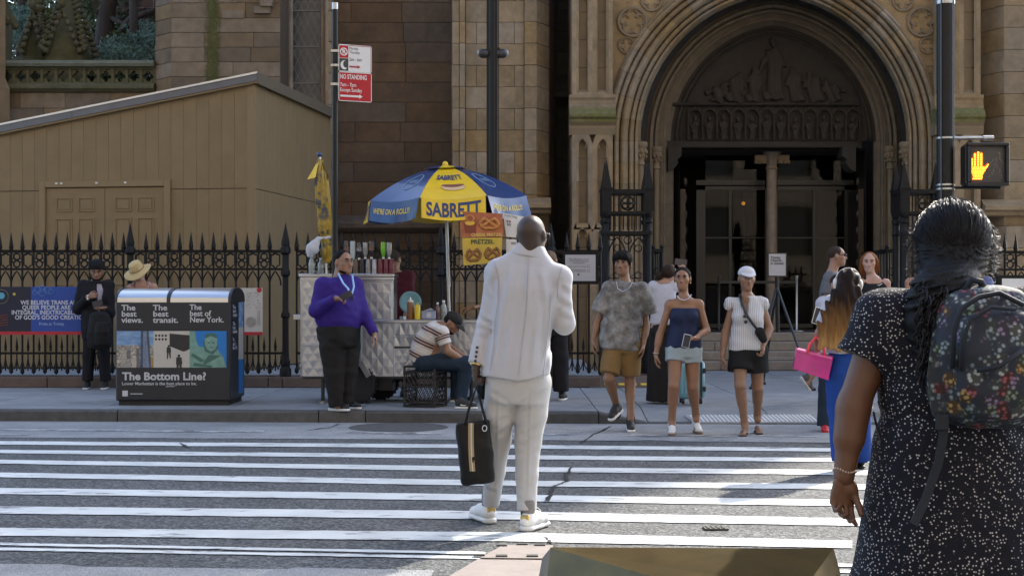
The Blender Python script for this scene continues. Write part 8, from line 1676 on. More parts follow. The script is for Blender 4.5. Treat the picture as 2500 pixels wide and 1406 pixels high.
# vendor behind the cart
def vendor():
    p=Person('vendor in maroon polo shirt standing behind the food cart',18.3,(Xp(970,18.3),18.3,KZ)); fw=(-.3,-.95,0)
    p.set(Lsh=(935,676,.0),Rsh=(996,676,.0),Lel=(930,735,-.1),Lwr=(940,770,-.2),Rel=(1000,735,-.05),Rwr=(990,772,-.2),Lhip=(950,790,0),Rhip=(986,790,0),Lkn=(950,860,0),Rkn=(986,860,0),Lan=(950,930,0),Ran=(986,930,0)); T=dict(TD,sh=.19,ch=.19,wa=.18,hi=.18,dch=.13,dwa=.13)
    fn,k,o=make_skin(p,skin('light',(.45,.26,.17)),T,p(962,634),headframe(150,0,0),.24,hands=[hand(p.Lwr,(0,-.5,-1),(1,0,0),(0,-1,0)),hand(p.Rwr,(0,-.5,-1),(-1,0,0),(0,-1,0))],fw=fw,res=.012,arm=(.058,.048,.034)); H=Sdf(); R=headframe(150); H.ell(fn(0,-.02,.035),np.array([.083,.098,.085])*k,R,.0); H.cut(fn(0,.05,.03),R@np.array([0,1,-.5])); H.cut(fn(0,0,-.02),(0,0,-1)); H.build('hair',hairmat('grey_brown',(.07,.055,.045)),p.root,.009)
    S=Sdf(); torso(S,p,T,.025,fw=fw,hi=1.1)
    for sd in 'LR': sleeve(S,p.j[sd+'sh'],p.j[sd+'el'],p.j[sd+'wr'],.085,.075,.07,.75,half=True)
    S.disp(wrinkle(.005,13,16,1.)); S.build('polo_shirt',cloth('maroon',(.10,.016,.028),.8,.12),p.root,.011); pants(p,cloth('black_trouser',(.018,.016,.015)),T,leg=(.1,.075,.06),fw=fw)
    for sd in 'LR': a=p.j[sd+'an'].copy(); a[2]=KZ; shoe(p,a+A3((0,.06,0)),a+A3((0,-.19,0)),mat('black_sneaker',(.015,.015,.016)),M_blackp)
vendor()
# tongs hand at the right of the cart: second vendor hidden behind the white suit man
def second_vendor():
    p=Person('vendor mostly hidden behind the white suit man, one hand over the counter',18.5,(Xp(1245,18.5),18.5,KZ)); fw=(-.8,-.6,0)
    p.set(Lsh=(1215,680,-.1),Rsh=(1275,680,.1),Lel=(1190,745,-.2),Lwr=(1150,752,-.5),Rel=(1280,745,0),Rwr=(1250,770,-.2),Lhip=(1228,790,0),Rhip=(1262,790,0),Lkn=(1228,860,0),Rkn=(1262,860,0),Lan=(1228,925,0),Ran=(1262,925,0)); T=dict(TD)
    fn,k,o=make_skin(p,skin('golden',(.36,.18,.08)),T,p(1240,640),headframe(-60),.235,hands=[hand(p.Lwr,(-1,0,-.1),(0,0,-1),(0,-1,0),1.1,.9),hand(p.Rwr,(-1,0,-.3),(0,0,-1),(0,-1,0))],fw=fw,res=.012); H=Sdf(); H.ell(fn(0,-.02,.035),np.array([.083,.098,.085])*k,headframe(-60),.0); H.cut(fn(0,0,-.01),(0,0,-1)); H.build('hair',hairmat('dark_short',(.012,.009,.008)),p.root,.010); face(p,fn,k)
    S=Sdf(); torso(S,p,T,.02,fw=fw,hi=1.1)
    for sd in 'LR': sleeve(S,p.j[sd+'sh'],p.j[sd+'el'],p.j[sd+'wr'],.075,.065,.06,.7,half=True)
    S.build('shirt',cloth('black_tee',(.015,.015,.016)),p.root,.012); pants(p,cloth('black_trouser',(.018,.016,.015)),T,fw=fw,res=.012)
    for sd in 'LR': a=p.j[sd+'an'].copy(); a[2]=KZ; shoe(p,a+A3((0,.06,0)),a+A3((-.1,-.17,0)),mat('black_sneaker',(.015,.015,.016)),M_blackp,res=.010)
second_vendor()
# man in the dark suit behind the white suit man
def dark_suit():
    p=Person('man in black suit standing behind the white suit man, grey cropped hair',17.6,(Xp(1352,17.6),17.6,KZ)); fw=(.2,1,0)
    p.set(Lsh=(1312,672,0),Rsh=(1374,672,0),Lel=(1305,735,.05),Lwr=(1305,790,.0),Rel=(1383,735,0),Rwr=(1378,790,-.05),Lhip=(1325,790,0),Rhip=(1362,790,0),Lkn=(1322,870,.05),Rkn=(1368,872,-.05),Lan=(1322,950,.05),Ran=(1370,955,-.05)); T=dict(TD,sh=.19,ch=.18,wa=.16,hi=.17)
    fn,k,o=make_skin(p,skin('pinkish',(.46,.25,.18)),T,p(1343,636),headframe(165),.24,hands=[hand(p.Lwr,(0,0,-1),(1,0,0),(0,1,0)),hand(p.Rwr,(0,0,-1),(-1,0,0),(0,1,0))],fw=fw,res=.012,leg=(.06,.045,.035)); H=Sdf(); R=headframe(165); H.ell(fn(0,-.02,.035),np.array([.080,.096,.083])*k,R,.0); H.cut(fn(0,.045,.04),R@np.array([0,1,-.6])); H.cut(fn(0,0,-.03),(0,0,-1)); H.build('hair',hairmat('sandy_crop',(.22,.15,.10)),p.root,.009)
    sm=cloth('black_suit',(.014,.013,.016),.85,.15,.3,20); S=Sdf(); torso(S,p,T,.045,lo=-.16,fw=fw,hi=1.12)
    for sd in 'LR': sleeve(S,p.j[sd+'sh'],p.j[sd+'el'],p.j[sd+'wr'],.085,.072,.06,.95)
    S.disp(wrinkle(.004,13,12,1.5)); S.build('jacket',sm,p.root,.011); pants(p,sm,T,leg=(.115,.10,.10),end=1.05 if False else 1.0,fw=fw,res=.011,wr=.007)
    for sd in 'LR': a=p.j[sd+'an'].copy(); a[2]=KZ; shoe(p,a+A3((0,-.07,0)),a+A3((.05,.19,0)),mat('black_sneaker',(.015,.015,.016)),M_white_rub)
dark_suit()
def ankles(p,up,m_up,m_sole,toe=.2,**kw):
    for sd in 'LR': a=p.j[sd+'an'].copy(); a[2]=feet_z(p); shoe(p,a-A3(up)*.06,a+A3(up)*toe,m_up,m_sole,**kw)
# boy in the patterned grey T-shirt
def tee_boy():
    p=Person('dark haired boy in mottled grey oversized T-shirt and tan shorts walking forward',14.9,(Xp(1525,14.9),14.9,0.0)); fw=(-.1,-1,0); q=p
    p.set(Lsh=(1489,708,0),Rsh=(1566,710,0),Lel=(1458,788,.03),Lwr=(1448,832,-.02),Rel=(1578,795,.02),Rwr=(1570,842,-.06),Lhip=(1500,842,0),Rhip=(1540,842,0),Lkn=(1486,924,-.10),Rkn=(1538,930,.02),Lan=(1506,990,.12),Ran=(1540,1012,-.04)); T=dict(TD,sh=.165,ch=.15,wa=.135,hi=.155)
    R=headframe(-18,3,0); sk=skin('boy',(.30,.155,.085)); fn,k,o=make_skin(p,sk,T,p(1520,643),R,.245,(.045,.036,.026),(.078,.056,.038),[hand(p.Lwr,(0,-.1,-1),(1,0,0),(0,-1,0),1.0,.3),hand(p.Rwr,(-.05,-.1,-1),(-1,0,0),(0,-1,0),1.0,.3)],fw,.0095); face(p,fn,k)
    H=Sdf(); H.ell(fn(0,-.012,.045),np.array([.092,.106,.086])*k,R,.0); H.cut(fn(0,.02,.03),R@np.array([0,.55,-1])); H.cap(fn(-.05,.066,.060),fn(.05,.066,.060),.034*k,k=.02); H.cap(fn(-.045,.073,.052),fn(.045,.073,.056),.019*k,k=.02); H.cap(fn(-.075,.03,.04),fn(-.078,.02,-.01),.022*k,.012*k,.02); H.cap(fn(.075,.03,.04),fn(.078,.02,-.01),.022*k,.012*k,.02); H.ell(fn(0,-.05,-.01),np.array([.078,.05,.07])*k,R,.03); H.disp(lambda P: .006*np.sin(110*P[...,0]+40*P[...,2])*np.sin(60*P[...,1]+15*P[...,2])); H.build('hair',hairmat('jet',(.009,.008,.008)),p.root,.008)
    tm=cloth('mottled_grey',(.13,.12,.11),.85,.35,.4,18,(.27,.26,.245),7,.10); S=Sdf(); S.loft([(q(1511,853),.21,.150),(q(1514,815),.205,.145),(q(1522,765),.200,.14),(q(1527,718),.195,.12),(q(1528,697),.165,.085),(q(1526,685),.085,.072)],(1,0,0),(0,-1,0),.0,2.5,rnd=.03)
    for sd,x,y in (('L',1462,762),('R',1585,768)): S.ell(p.j[sd+'sh'],(.085,)*3,None,.04); S.cap(p.j[sd+'sh'],q(x,y,.01),.088,.098,.035,flat=True)
    S.disp(lambda P: .009*np.sin(20*P[...,0]+8*P[...,2]+3*np.sin(6*P[...,2]+9*P[...,0]))*np.clip((1.45-P[...,2])/.4,.25,1)+.004*np.sin(45*P[...,2]-15*P[...,0])); S.build('t_shirt',tm,p.root,.009)
    pants(p,cloth('tan_short',(.24,.145,.055),.85,.12),T,.022,(.118,.105,.1),-.14,.0095,wr=.004,name='shorts')
    b=MB(); b.tube([q(1505,688,-.09),q(1508,704,-.125),q(1520,712,-.135),q(1536,703,-.12),q(1544,690,-.08)],.0035,5); b.build('chain',M_silver,p.root)
    ks=mat('black_sneaker',(.015,.015,.016),.55)
    a=p.Lan+A3((.05,.05,-.06)); shoe(p,a,a+A3((-.13,-.18,-.10)),ks,M_white_rub,1.08,sole_h=.032); h=p.Ran*A3((1,1,0))+A3((0,.06,0)); shoe(p,h,h+A3((-.01,-.28,0)),ks,M_white_rub,1.05,sole_h=.03)
    for sd in 'LR': S=Sdf(); a=p.j[sd+'an']; S.cap(a+A3((0,0,.0)),a-A3((0,0,.09)),.042,.046,.0); S.build('sock',cloth('black_tee',(.015,.015,.016)),p.root,.010)
tee_boy()
# young woman in the strapless navy top
def strapless():
    p=Person('young woman in strapless navy top and pale denim shorts holding a white phone',14.4,(Xp(1668,14.4),14.4,0.0)); fw=(0,-1,0); q=p
    p.set(Lsh=(1635,744,0),Rsh=(1706,743,0),Lel=(1611,816,.02),Lwr=(1601,866,-.02),Rel=(1725,806,.0),Rwr=(1697,826,-.20),Lhip=(1650,852,0),Rhip=(1689,852,0),Lkn=(1645,941,-.08),Rkn=(1691,944,.02),Lan=(1640,1026,.04),Ran=(1699,1014,.22)); T=dict(TD,sh=.145,ch=.128,wa=.115,hi=.165,dch=.095,dwa=.085,dhi=.115,bust=.85)
    R=headframe(-12,0,0); sk=skin('warm_tan',(.33,.165,.09)); fn,k,o=make_skin(p,sk,T,p(1666,681),R,.232,(.042,.034,.024),(.084,.057,.036),[hand(p.Lwr,(0,-.05,-1),(1,0,0),(0,-1,0),.9,.35),hand(p.Rwr,(-1,-.3,.05),(.1,-.4,-1),(0,-.6,1),.9,.75)],fw,.009,neckr=.047,jaw=.95); face(p,fn,k,lip=(.33,.12,.10))
    H=Sdf(); H.ell(fn(0,-.018,.035),np.array([.083,.098,.088])*k,R,.0); H.cut(fn(0,.047,.045),R@np.array([0,1,-.55])); H.ell(fn(0,-.10,-.02),np.array([.045,.035,.05])*k,R,.03); H.build('hair',hairmat('jet',(.009,.008,.008)),p.root,.008)
    S=Sdf(); S.loft([(q(1670,848),.185,.145),(q(1670,825),.165,.125),(q(1670,800),.145,.112),(q(1671,785),.148,.118),(q(1671,768),.152,.122),(q(1671,752),.146,.105)],(1,0,0),(0,-1,0),.0,2.2,rnd=.012)
    for sx in (-1,1): S.ell(q(1671+sx*16,772,-.085),(.062,.05,.055),None,.04)
    S.disp(lambda P: .0055*np.sin(75*P[...,0]+2*np.sin(9*P[...,2]))*np.clip((1.10-P[...,2])/.12,0,1)); S.build('top',cloth('navy_crepe',(.014,.022,.062),.7,.15,.4,30),p.root,.008)
    pants(p,cloth('pale_denim',(.36,.42,.44),.9,.12,.3,50),T,.014,(.10,.104,.1),-.66,.008,.20,.002,name='shorts')
    b=MB(); b.tube([q(1652,721,-.055),q(1660,730,-.085),q(1670,733,-.09),q(1681,729,-.085),q(1688,719,-.055)],.005,5); b.build('necklace',M_silver,p.root)
    w=mat('white_leather',(.70,.69,.67)); gum=mat('gum_brown',(.16,.09,.05),.6)
    for h,t in ((p.Lan+A3((.01,.06,0)),(-.03,-.25,0)),(p.Ran+A3((0,.06,0)),(.02,-.25,0))):
        h[2]=0; o,d,up,sd=shoe(p,h,h+A3(t),w,gum,.92,sole_h=.026); b=MB(); b.tube([h+d*.12+up*.07+sd*.036,h+d*.16+up*.045+sd*.038,h+d*.20+up*.055+sd*.032],.006,5); b.build('side_mark',M_blackp,o)
    for sd in 'LR': S=Sdf(); a=p.j[sd+'an']; S.cap(a+A3((0,0,.01)),a-A3((0,0,.09)),.039,.043,.0); S.build('sock',cloth('white_sock',(.6,.6,.6)),p.root,.010)
    b=MB(); b.ball(fn(.079,-.005,-.04),.008,8,6); b.ball(fn(-.079,-.005,-.04),.008,8,6); b.build('earrings',M_gold,p.root)
    b=MB(); b.tube([p.Lwr+A3((.03*math.cos(t),.03*math.sin(t),.02)) for t in [2*math.pi*i/12 for i in range(13)]],.002,4,False); b.build('bracelet',M_silver,p.root)
strapless(); held_phone('white phone in the hand of the woman in strapless top',U(1676,832,14.12),(.036,.006,.065),Matrix.Rotation(math.radians(12),3,'Y'),M_white_rub)
# woman with the white cap
def cap_woman():
    p=Person('woman in white cap, striped sleeveless blouse and black shorts walking forward',14.4,(Xp(1828,14.4),14.4,0.0)); fw=(0,-1,0); q=p
    p.set(Lsh=(1792,741,0),Rsh=(1857,738,0),Lel=(1771,811,.02),Lwr=(1763,872,-.05),Rel=(1879,803,.0),Rwr=(1862,847,-.12),Lhip=(1808,856,0),Rhip=(1846,856,0),Lkn=(1807,941,-.10),Rkn=(1850,948,.04),Lan=(1818,1034,.0),Ran=(1849,1014,.22)); T=dict(TD,sh=.15,ch=.142,wa=.135,hi=.165,dch=.105,dwa=.10,dhi=.12,bust=.85)
    R=headframe(4,2,0); sk=skin('olive',(.31,.165,.095)); fn,k,o=make_skin(p,sk,T,p(1823,681),R,.232,(.045,.036,.025),(.080,.056,.037),[hand(p.Lwr,(0,-.05,-1),(1,0,0),(0,-1,0),.92,.45),hand(p.Rwr,(-.15,-.2,-1),(-1,-.4,0),(0,-1,0),.92,.9)],fw,.009,neckr=.048); face(p,fn,k)
    C=Sdf(); wm_=cloth('white_cap',(.62,.62,.64),.8,.04,.15); C.ell(fn(0,-.005,.052),np.array([.086,.102,.076])*k,R,.0); C.cut(fn(0,0,.040),R@np.array([0,0,-1])); C.cap(fn(-.03,.088,.046),fn(.03,.088,.046),.042*k,k=.02,fl=R@np.array([0,.25,1]),fs=.2); C.cap(fn(0,.11,.040),fn(0,.125,.035),.045*k,k=.02,fl=R@np.array([0,.3,1]),fs=.2); C.build('cap',wm_,p.root,.0075)
    H=Sdf(); H.ell(fn(0,-.03,.005),np.array([.084,.082,.07])*k,R,.0); H.cut(fn(0,.025,0),R@np.array([0,1,0])); H.build('hair',hairmat('dark_short',(.012,.009,.008)),p.root,.009)
    m=bpy.data.materials.new('pinstripe_cotton'); m.use_nodes=True; N=m.node_tree.nodes; L=m.node_tree.links; b=N['Principled BSDF']; b.inputs['Roughness'].default_value=.85; tc=N.new('ShaderNodeTexCoord'); wv=N.new('ShaderNodeTexWave'); wv.bands_direction='X'; wv.inputs['Scale'].default_value=17; wv.inputs['Distortion'].default_value=.6; L.new(tc.outputs['Object'],wv.inputs[0]); r=N.new('ShaderNodeMapRange'); r.inputs[1].default_value=.0; r.inputs[2].default_value=.35; L.new(wv.outputs['Fac'],r.inputs[0]); mx=N.new('ShaderNodeMix'); mx.data_type='RGBA'; mx.inputs[6].default_value=(.26,.27,.30,1); mx.inputs[7].default_value=(.54,.54,.55,1); L.new(r.outputs[0],mx.inputs[0]); L.new(mx.outputs[2],b.inputs['Base Color'])
    S=Sdf(); S.loft([(q(1824,855),.185,.145),(q(1824,830),.175,.135),(q(1824,795),.155,.125),(q(1824,770),.162,.13),(q(1824,740),.155,.10),(q(1823,724),.10,.07)],(1,0,0),(0,-1,0),.0,2.3,rnd=.012)
    for sx in (-1,1): S.ell(q(1824+sx*18,776,-.09),(.065,.055,.06),None,.05); 
    for sd,x in (('L',1783),('R',1864)): S.ell(p.j[sd+'sh'],(.05,.055,.05),None,.03); S.cap(p.j[sd+'sh']+A3((0,0,.02)),q(x,738),.045,.055,.02,fl=(0,1,0),fs=1.2)
    S.loft([(q(1822,775,-.16),.012,.08),(q(1821,722,-.10),.045,.08)],(1,0,0),(0,-1,0),.008,2.0,mode='s',rnd=.004)
    S.disp(lambda P: .005*np.sin(24*P[...,0]+7*P[...,2]+2*np.sin(9*P[...,2]))+.003*np.sin(50*P[...,2]+12*P[...,0])); S.build('blouse',m,p.root,.008)
    for sd,x0 in (('L',1778),('R',1868)):
        F_=Sdf(); c=p.j[sd+'sh']; sx=-1 if sd=='L' else 1; F_.ell(q(x0,744),(.035,.075,.055),None,.0); F_.disp(lambda P: .008*np.sin(90*P[...,1]+25*P[...,2])); F_.build('frill',m,p.root,.008)
    pants(p,cloth('black_short',(.013,.013,.014)),T,.018,(.115,.125,.1),-.44,.009,.25,.005,name='shorts')
    st=M_blackp
    b=MB(); b.tube([q(1807,724,-.06),q(1812,742,-.12),q(1825,772,-.175),q(1838,790,-.17),q(1850,805,-.15),q(1862,820,-.12)],.015,6); b.tube([q(1807,724,-.06),q(1806,720,.0),q(1815,735,.08),q(1850,790,.13)],.013,6); b.build('bag_strap',st,p.root,smooth=True)
    S=Sdf(); S.cap(q(1855,810,-.17),q(1864,828,-.15),.05,.04,.02,fl=(0,1,0),fs=.5); S.build('sling_bag',cloth('black_nylon',(.012,.012,.013)),p.root,.009)
    b=MB(); b.ball(q(1819,772,-.185),(.022,.008,.018),8,6); b.ball(q(1821,786,-.185),(.020,.008,.018),8,6); b.build('sunglasses',M_blackp,p.root,smooth=True)
    sd_=mat('brown_sandal',(.06,.035,.025),.6)
    for h,t in ((p.Lan+A3((.01,.04,0)),(-.06,-.22,0)),(p.Ran+A3((0,.04,0)),(-.01,-.23,0))):
        h[2]=0; d=nrm(t); S=Sdf(); L_=.24; S.cap(h+d*.03+UP*.012,h+d*L_*.55+UP*.012,.034,.036,.01,fl=(0,0,1),fs=.35); S.cap(h+d*L_*.55+UP*.012,h+d*(L_-.03)+UP*.012,.036,.042,.01,fl=(0,0,1),fs=.33); S.cut(h,(0,0,-1)); o=S.build('sandal',sd_,p.root,.007)
        F_=Sdf(); F_.cap(h+d*.035+UP*.05,h+d*.14+UP*.045,.030,.026,.02,fl=np.cross(d,UP),fs=.9); F_.cap(h+d*.12+UP*.04,h+d*.20+UP*.028,.030,.027,.02,fl=UP,fs=.6)
        for i in range(5): sdv=np.cross(d,UP); F_.cap(h+d*.19+sdv*(.022-.011*i)+UP*.026,h+d*(.232-.006*i)+sdv*(.024-.012*i)+UP*.022,.0085 if i else .011,None,.006)
        F_.build('foot',sk,p.root,.007); b=MB(); sdv=np.cross(d,UP); b.tube([h+d*.10+sdv*.038+UP*.02,h+d*.13+UP*.068,h+d*.10-sdv*.038+UP*.02],.008,6); b.tube([h+d*.13+UP*.066,h+d*.205+sdv*.008+UP*.035],.006,6); b.build('sandal_strap',sd_,o,smooth=True)
cap_woman()
# woman photographing the church, and her suitcase
def photo_woman():
    p=Person('woman in white T-shirt and wide black trousers photographing the church, back turned',17.2,(Xp(1620,17.2),17.2,KZ)); fw=(.3,1,0); q=p
    p.set(Lsh=(1596,700,0),Rsh=(1643,700,0),Lel=(1602,735,.18),Lwr=(1636,668,.34),Rel=(1668,700,.15),Rwr=(1668,655,.30),Lhip=(1605,800,0),Rhip=(1634,800,0),Lkn=(1604,880,0),Rkn=(1630,880,0),Lan=(1603,960,0),Ran=(1628,960,0)); T=dict(TD,sh=.145,ch=.13,wa=.12,hi=.155)
    R=headframe(150,-12,0); fn,k,o=make_skin(p,skin('fair',(.50,.30,.22)),T,p(1634,668),R,.225,(.04,.032,.023),(.06,.045,.03),[hand(p.Lwr,(.2,.2,1),(0,1,0),(1,0,0),.9,.5),hand(p.Rwr,(-.1,.2,1),(0,1,0),(-1,0,0),.9,.7)],fw,.011,neckr=.045)
    H=Sdf(); H.ell(fn(0,-.02,.03),np.array([.083,.1,.088])*k,R,.0); H.cut(fn(0,.05,.03),R@np.array([0,1,-.4])); H.cut(fn(0,0,-.06),(0,0,-1)); H.ell(q(1609,674,-.02),(.045,.045,.05),None,.015); H.build('hair',hairmat('brown',(.035,.022,.015)),p.root,.009)
    S=Sdf(); S.loft([(q(1620,792),.165,.125),(q(1620,760),.150,.115),(q(1619,725),.155,.11),(q(1619,704),.15,.09),(q(1621,692),.08,.065)],(1,-.2,0),fw,.0,2.4,rnd=.02)
    for sd in 'LR': sleeve(S,p.j[sd+'sh'],p.j[sd+'el'],p.j[sd+'wr'],.07,.062,.06,.75,half=True)
    S.disp(wrinkle(.004,16,16,2.)); S.build('t_shirt',cloth('white_tee',(.55,.55,.62),.85,.05,.25,22),p.root,.010)
    S=Sdf(); S.loft([(q(1620,815),.17,.13),(q(1620,790),.15,.115)],(1,0,0),fw,.0,2.3,rnd=.02)
    for x0,x1,dd in ((1606,1602,.0),(1630,1628,-.02)): S.cap(q(x0,815,dd),q(x1,978,dd),.10,.125,.03,flat=True)
    S.disp(wrinkle(.009,20,5,1.)); cut_low(S,KZ+.01); S.build('trousers',cloth('black_trouser',(.018,.016,.015)),p.root,.010); ankles(p,(0,1,0),M_white_rub,M_white_rub)
photo_woman(); held_phone('black phone held up by the photographing woman',U(1662,640,17.5),(.075,.005,.038),Matrix.Rotation(math.radians(8),3,'Y'))
def suitcase():
    D=16.9; s=thing('suitcase','light blue hard shell suitcase standing beside the photographing woman','suitcase',(Xp(1690,D),D+.14,KZ)); m=mat('suitcase_shell',(.16,.33,.38),.35,var=.06); x0,x1,z0,z1=Xp(1658,D),Xp(1722,D),KZ+.06,Zp(880,D)
    MB().cbox(((x0+x1)/2,D+.14,(z0+z1)/2),((x1-x0)/2,.13,(z1-z0)/2),.035).build('shell',m,s,angle=50)
    for i in range(5): x=lerp(x0+.04,x1-.09,i/4); MB().cbox((x,D+.008,(z0+z1)/2),(.012,.008,(z1-z0)/2-.06),.004).build('shell_rib',m,s)
    MB().box(x1-.058,x1-.036,D-.003,D+.285,z0+.02,z1-.02).build('zip',M_blackp,s)
    for zz in (z0+.12,z1-.12): MB().cbox((x1-.008,D+.02,zz),(.016,.03,.03),.008).build('side_handle',M_blackp,s)
    for xx in (x0+.05,x1-.05):
        for yy in (D+.04,D+.24): MB().lathe([(.028,-.018),(.032,-.01),(.032,.01),(.028,.018)],(xx,yy,KZ+.033),12,'x').build('wheel',M_blackp,s,angle=40)
    for xx in (x0+.10,x1-.14): MB().tube([(xx,D+.22,z1-.02),(xx,D+.22,z1+.12)],.008,6).build('handle_tube',M_galv,s)
    MB().tube([(x0+.09,D+.22,z1+.12),(x1-.13,D+.22,z1+.12)],.014,8).build('pull_handle',M_blackp,s)
suitcase()
# man in the grey T-shirt with sunglasses
def grey_man():
    p=Person('man in grey T-shirt and sunglasses in profile near the doorway',17.3,(Xp(2025,17.3),17.3,KZ)); fw=(1,-.1,0); q=p
    p.set(Lsh=(2026,678,-.17),Rsh=(2034,676,.17),Lel=(2018,735,-.2),Lwr=(2035,780,-.2),Rel=(2030,735,.2),Rwr=(2045,780,.2),Lhip=(2022,800,-.1),Rhip=(2024,800,.1),Lkn=(2030,875,-.1),Rkn=(2000,880,.1),Lan=(2030,950,-.1),Ran=(1972,935,.1)); T=dict(TD,sh=.18,ch=.17,wa=.155,hi=.16)
    R=headframe(82,0,0); fn,k,o=make_skin(p,skin('ruddy',(.44,.24,.16)),T,p(2043,626),R,.24,(.052,.042,.03),(.08,.058,.04),[hand(p.Lwr,(.2,0,-1),(0,1,0),(1,0,0)),hand(p.Rwr,(.2,0,-1),(0,-1,0),(1,0,0))],fw,.010,neckr=.058); face(p,fn,k,shades=True)
    H=Sdf(); H.ell(fn(0,-.018,.035),np.array([.080,.096,.084])*k,R,.0); H.cut(fn(0,.048,.045),R@np.array([0,1,-.6])); H.cut(fn(0,0,-.02),R@np.array([0,.3,-1])); H.build('hair',hairmat('crop_brown',(.05,.038,.03)),p.root,.008)
    b=MB()
    for sx in (-1,1): b.ball(fn(sx*.031,.092,.013),(.022*k,.022*k,.014*k),10,6); b.tube([fn(sx*.05,.088,.018),fn(sx*.08,.0,.016)],.0035,5)
    b.build('sunglasses',M_blackp,p.root,smooth=True)
    S=Sdf(); torso(S,p,T,.028,fw=fw,hi=1.1)
    for sd in 'LR': sleeve(S,p.j[sd+'sh'],p.j[sd+'el'],p.j[sd+'wr'],.078,.072,.06,.72,half=True)
    S.disp(wrinkle(.005,14,14,1.)); S.build('t_shirt',cloth('grey_tee',(.16,.165,.19),.85,.1),p.root,.010); pants(p,cloth('khaki_short',(.16,.14,.11)),T,.02,(.11,.10,.1),-.1,.011,fw=fw,name='shorts')
    gs=mat('grey_sneaker',(.09,.085,.08),.7); a=p.Lan.copy(); a[2]=KZ; shoe(p,a+A3((-.06,0,0)),a+A3((.2,0,0)),gs,M_white_rub); shoe(p,q(1953,922,.1),q(1974,962,.1)+A3((.02,0,.02)),gs,M_white_rub,1.05)
grey_man()
def red_hair():
    p=Person('woman with long red hair and black tank top standing behind',16.3,(Xp(2132,16.3),16.3,KZ)); fw=(0,-1,0); q=p
    p.set(Lsh=(2100,692,0),Rsh=(2162,692,0),Lel=(2092,765,0),Lwr=(2098,820,-.05),Rel=(2180,765,0),Rwr=(2172,820,-.05),Lhip=(2115,818,0),Rhip=(2152,818,0),Lkn=(2115,895,0),Rkn=(2152,895,0),Lan=(2115,975,0),Ran=(2152,975,0)); T=dict(TD,sh=.145,ch=.135,wa=.12,hi=.155,bust=.8)
    R=headframe(-14,4,0); fn,k,o=make_skin(p,skin('pale',(.56,.34,.27)),T,p(2122,641),R,.235,(.046,.036,.025),(.08,.055,.036),[hand(p.Lwr,(0,0,-1),(1,0,0),(0,-1,0)),hand(p.Rwr,(0,0,-1),(-1,0,0),(0,-1,0))],fw,.010,neckr=.048,jaw=.95); face(p,fn,k,brow=(.16,.07,.035),lip=(.42,.20,.17))
    H=Sdf(); H.ell(fn(0,-.02,.03),np.array([.086,.1,.09])*k,R,.0)
    for sx in (-1,1): H.cap(fn(sx*.07,.0,.02),fn(sx*.085,-.02,-.16),.03*k,.035*k,.03); H.cap(fn(sx*.085,-.02,-.16),fn(sx*.075,-.01,-.22),.03*k,.012*k,.02)
    H.cap(fn(0,-.07,-.02),fn(0,-.08,-.20),.07*k,.06*k,.04); H.cut(fn(0,.042,.05),R@np.array([0,1,-.5]),fn(0,0,0)-.12,fn(0,0,0)+.12); H.build('hair',hairmat('copper',(.24,.085,.025)),p.root,.008)
    S=Sdf(); torso(S,p,T,.014,fw=fw,lo=-.1)
    for sd,x in (('L',2108),('R',2157)): S.cap(q(x,710,-.05),q(x+ (4 if sd=='L' else -4),680,-.01),.032,.022,.03)
    S.build('tank_top',cloth('black_tee',(.015,.015,.016)),p.root,.010); pants(p,cloth('black_short',(.013,.013,.014)),T,.018,(.1,.1,.1),-.5,.011,name='shorts'); ankles(p,(0,-1,0),M_white_rub,M_white_rub)
    b=MB(); b.tube([q(2142,695,-.135),q(2146,697,-.135),q(2154,692,-.13)],.004,5); b.build('small_mark',M_white_rub,p.root)
red_hair()
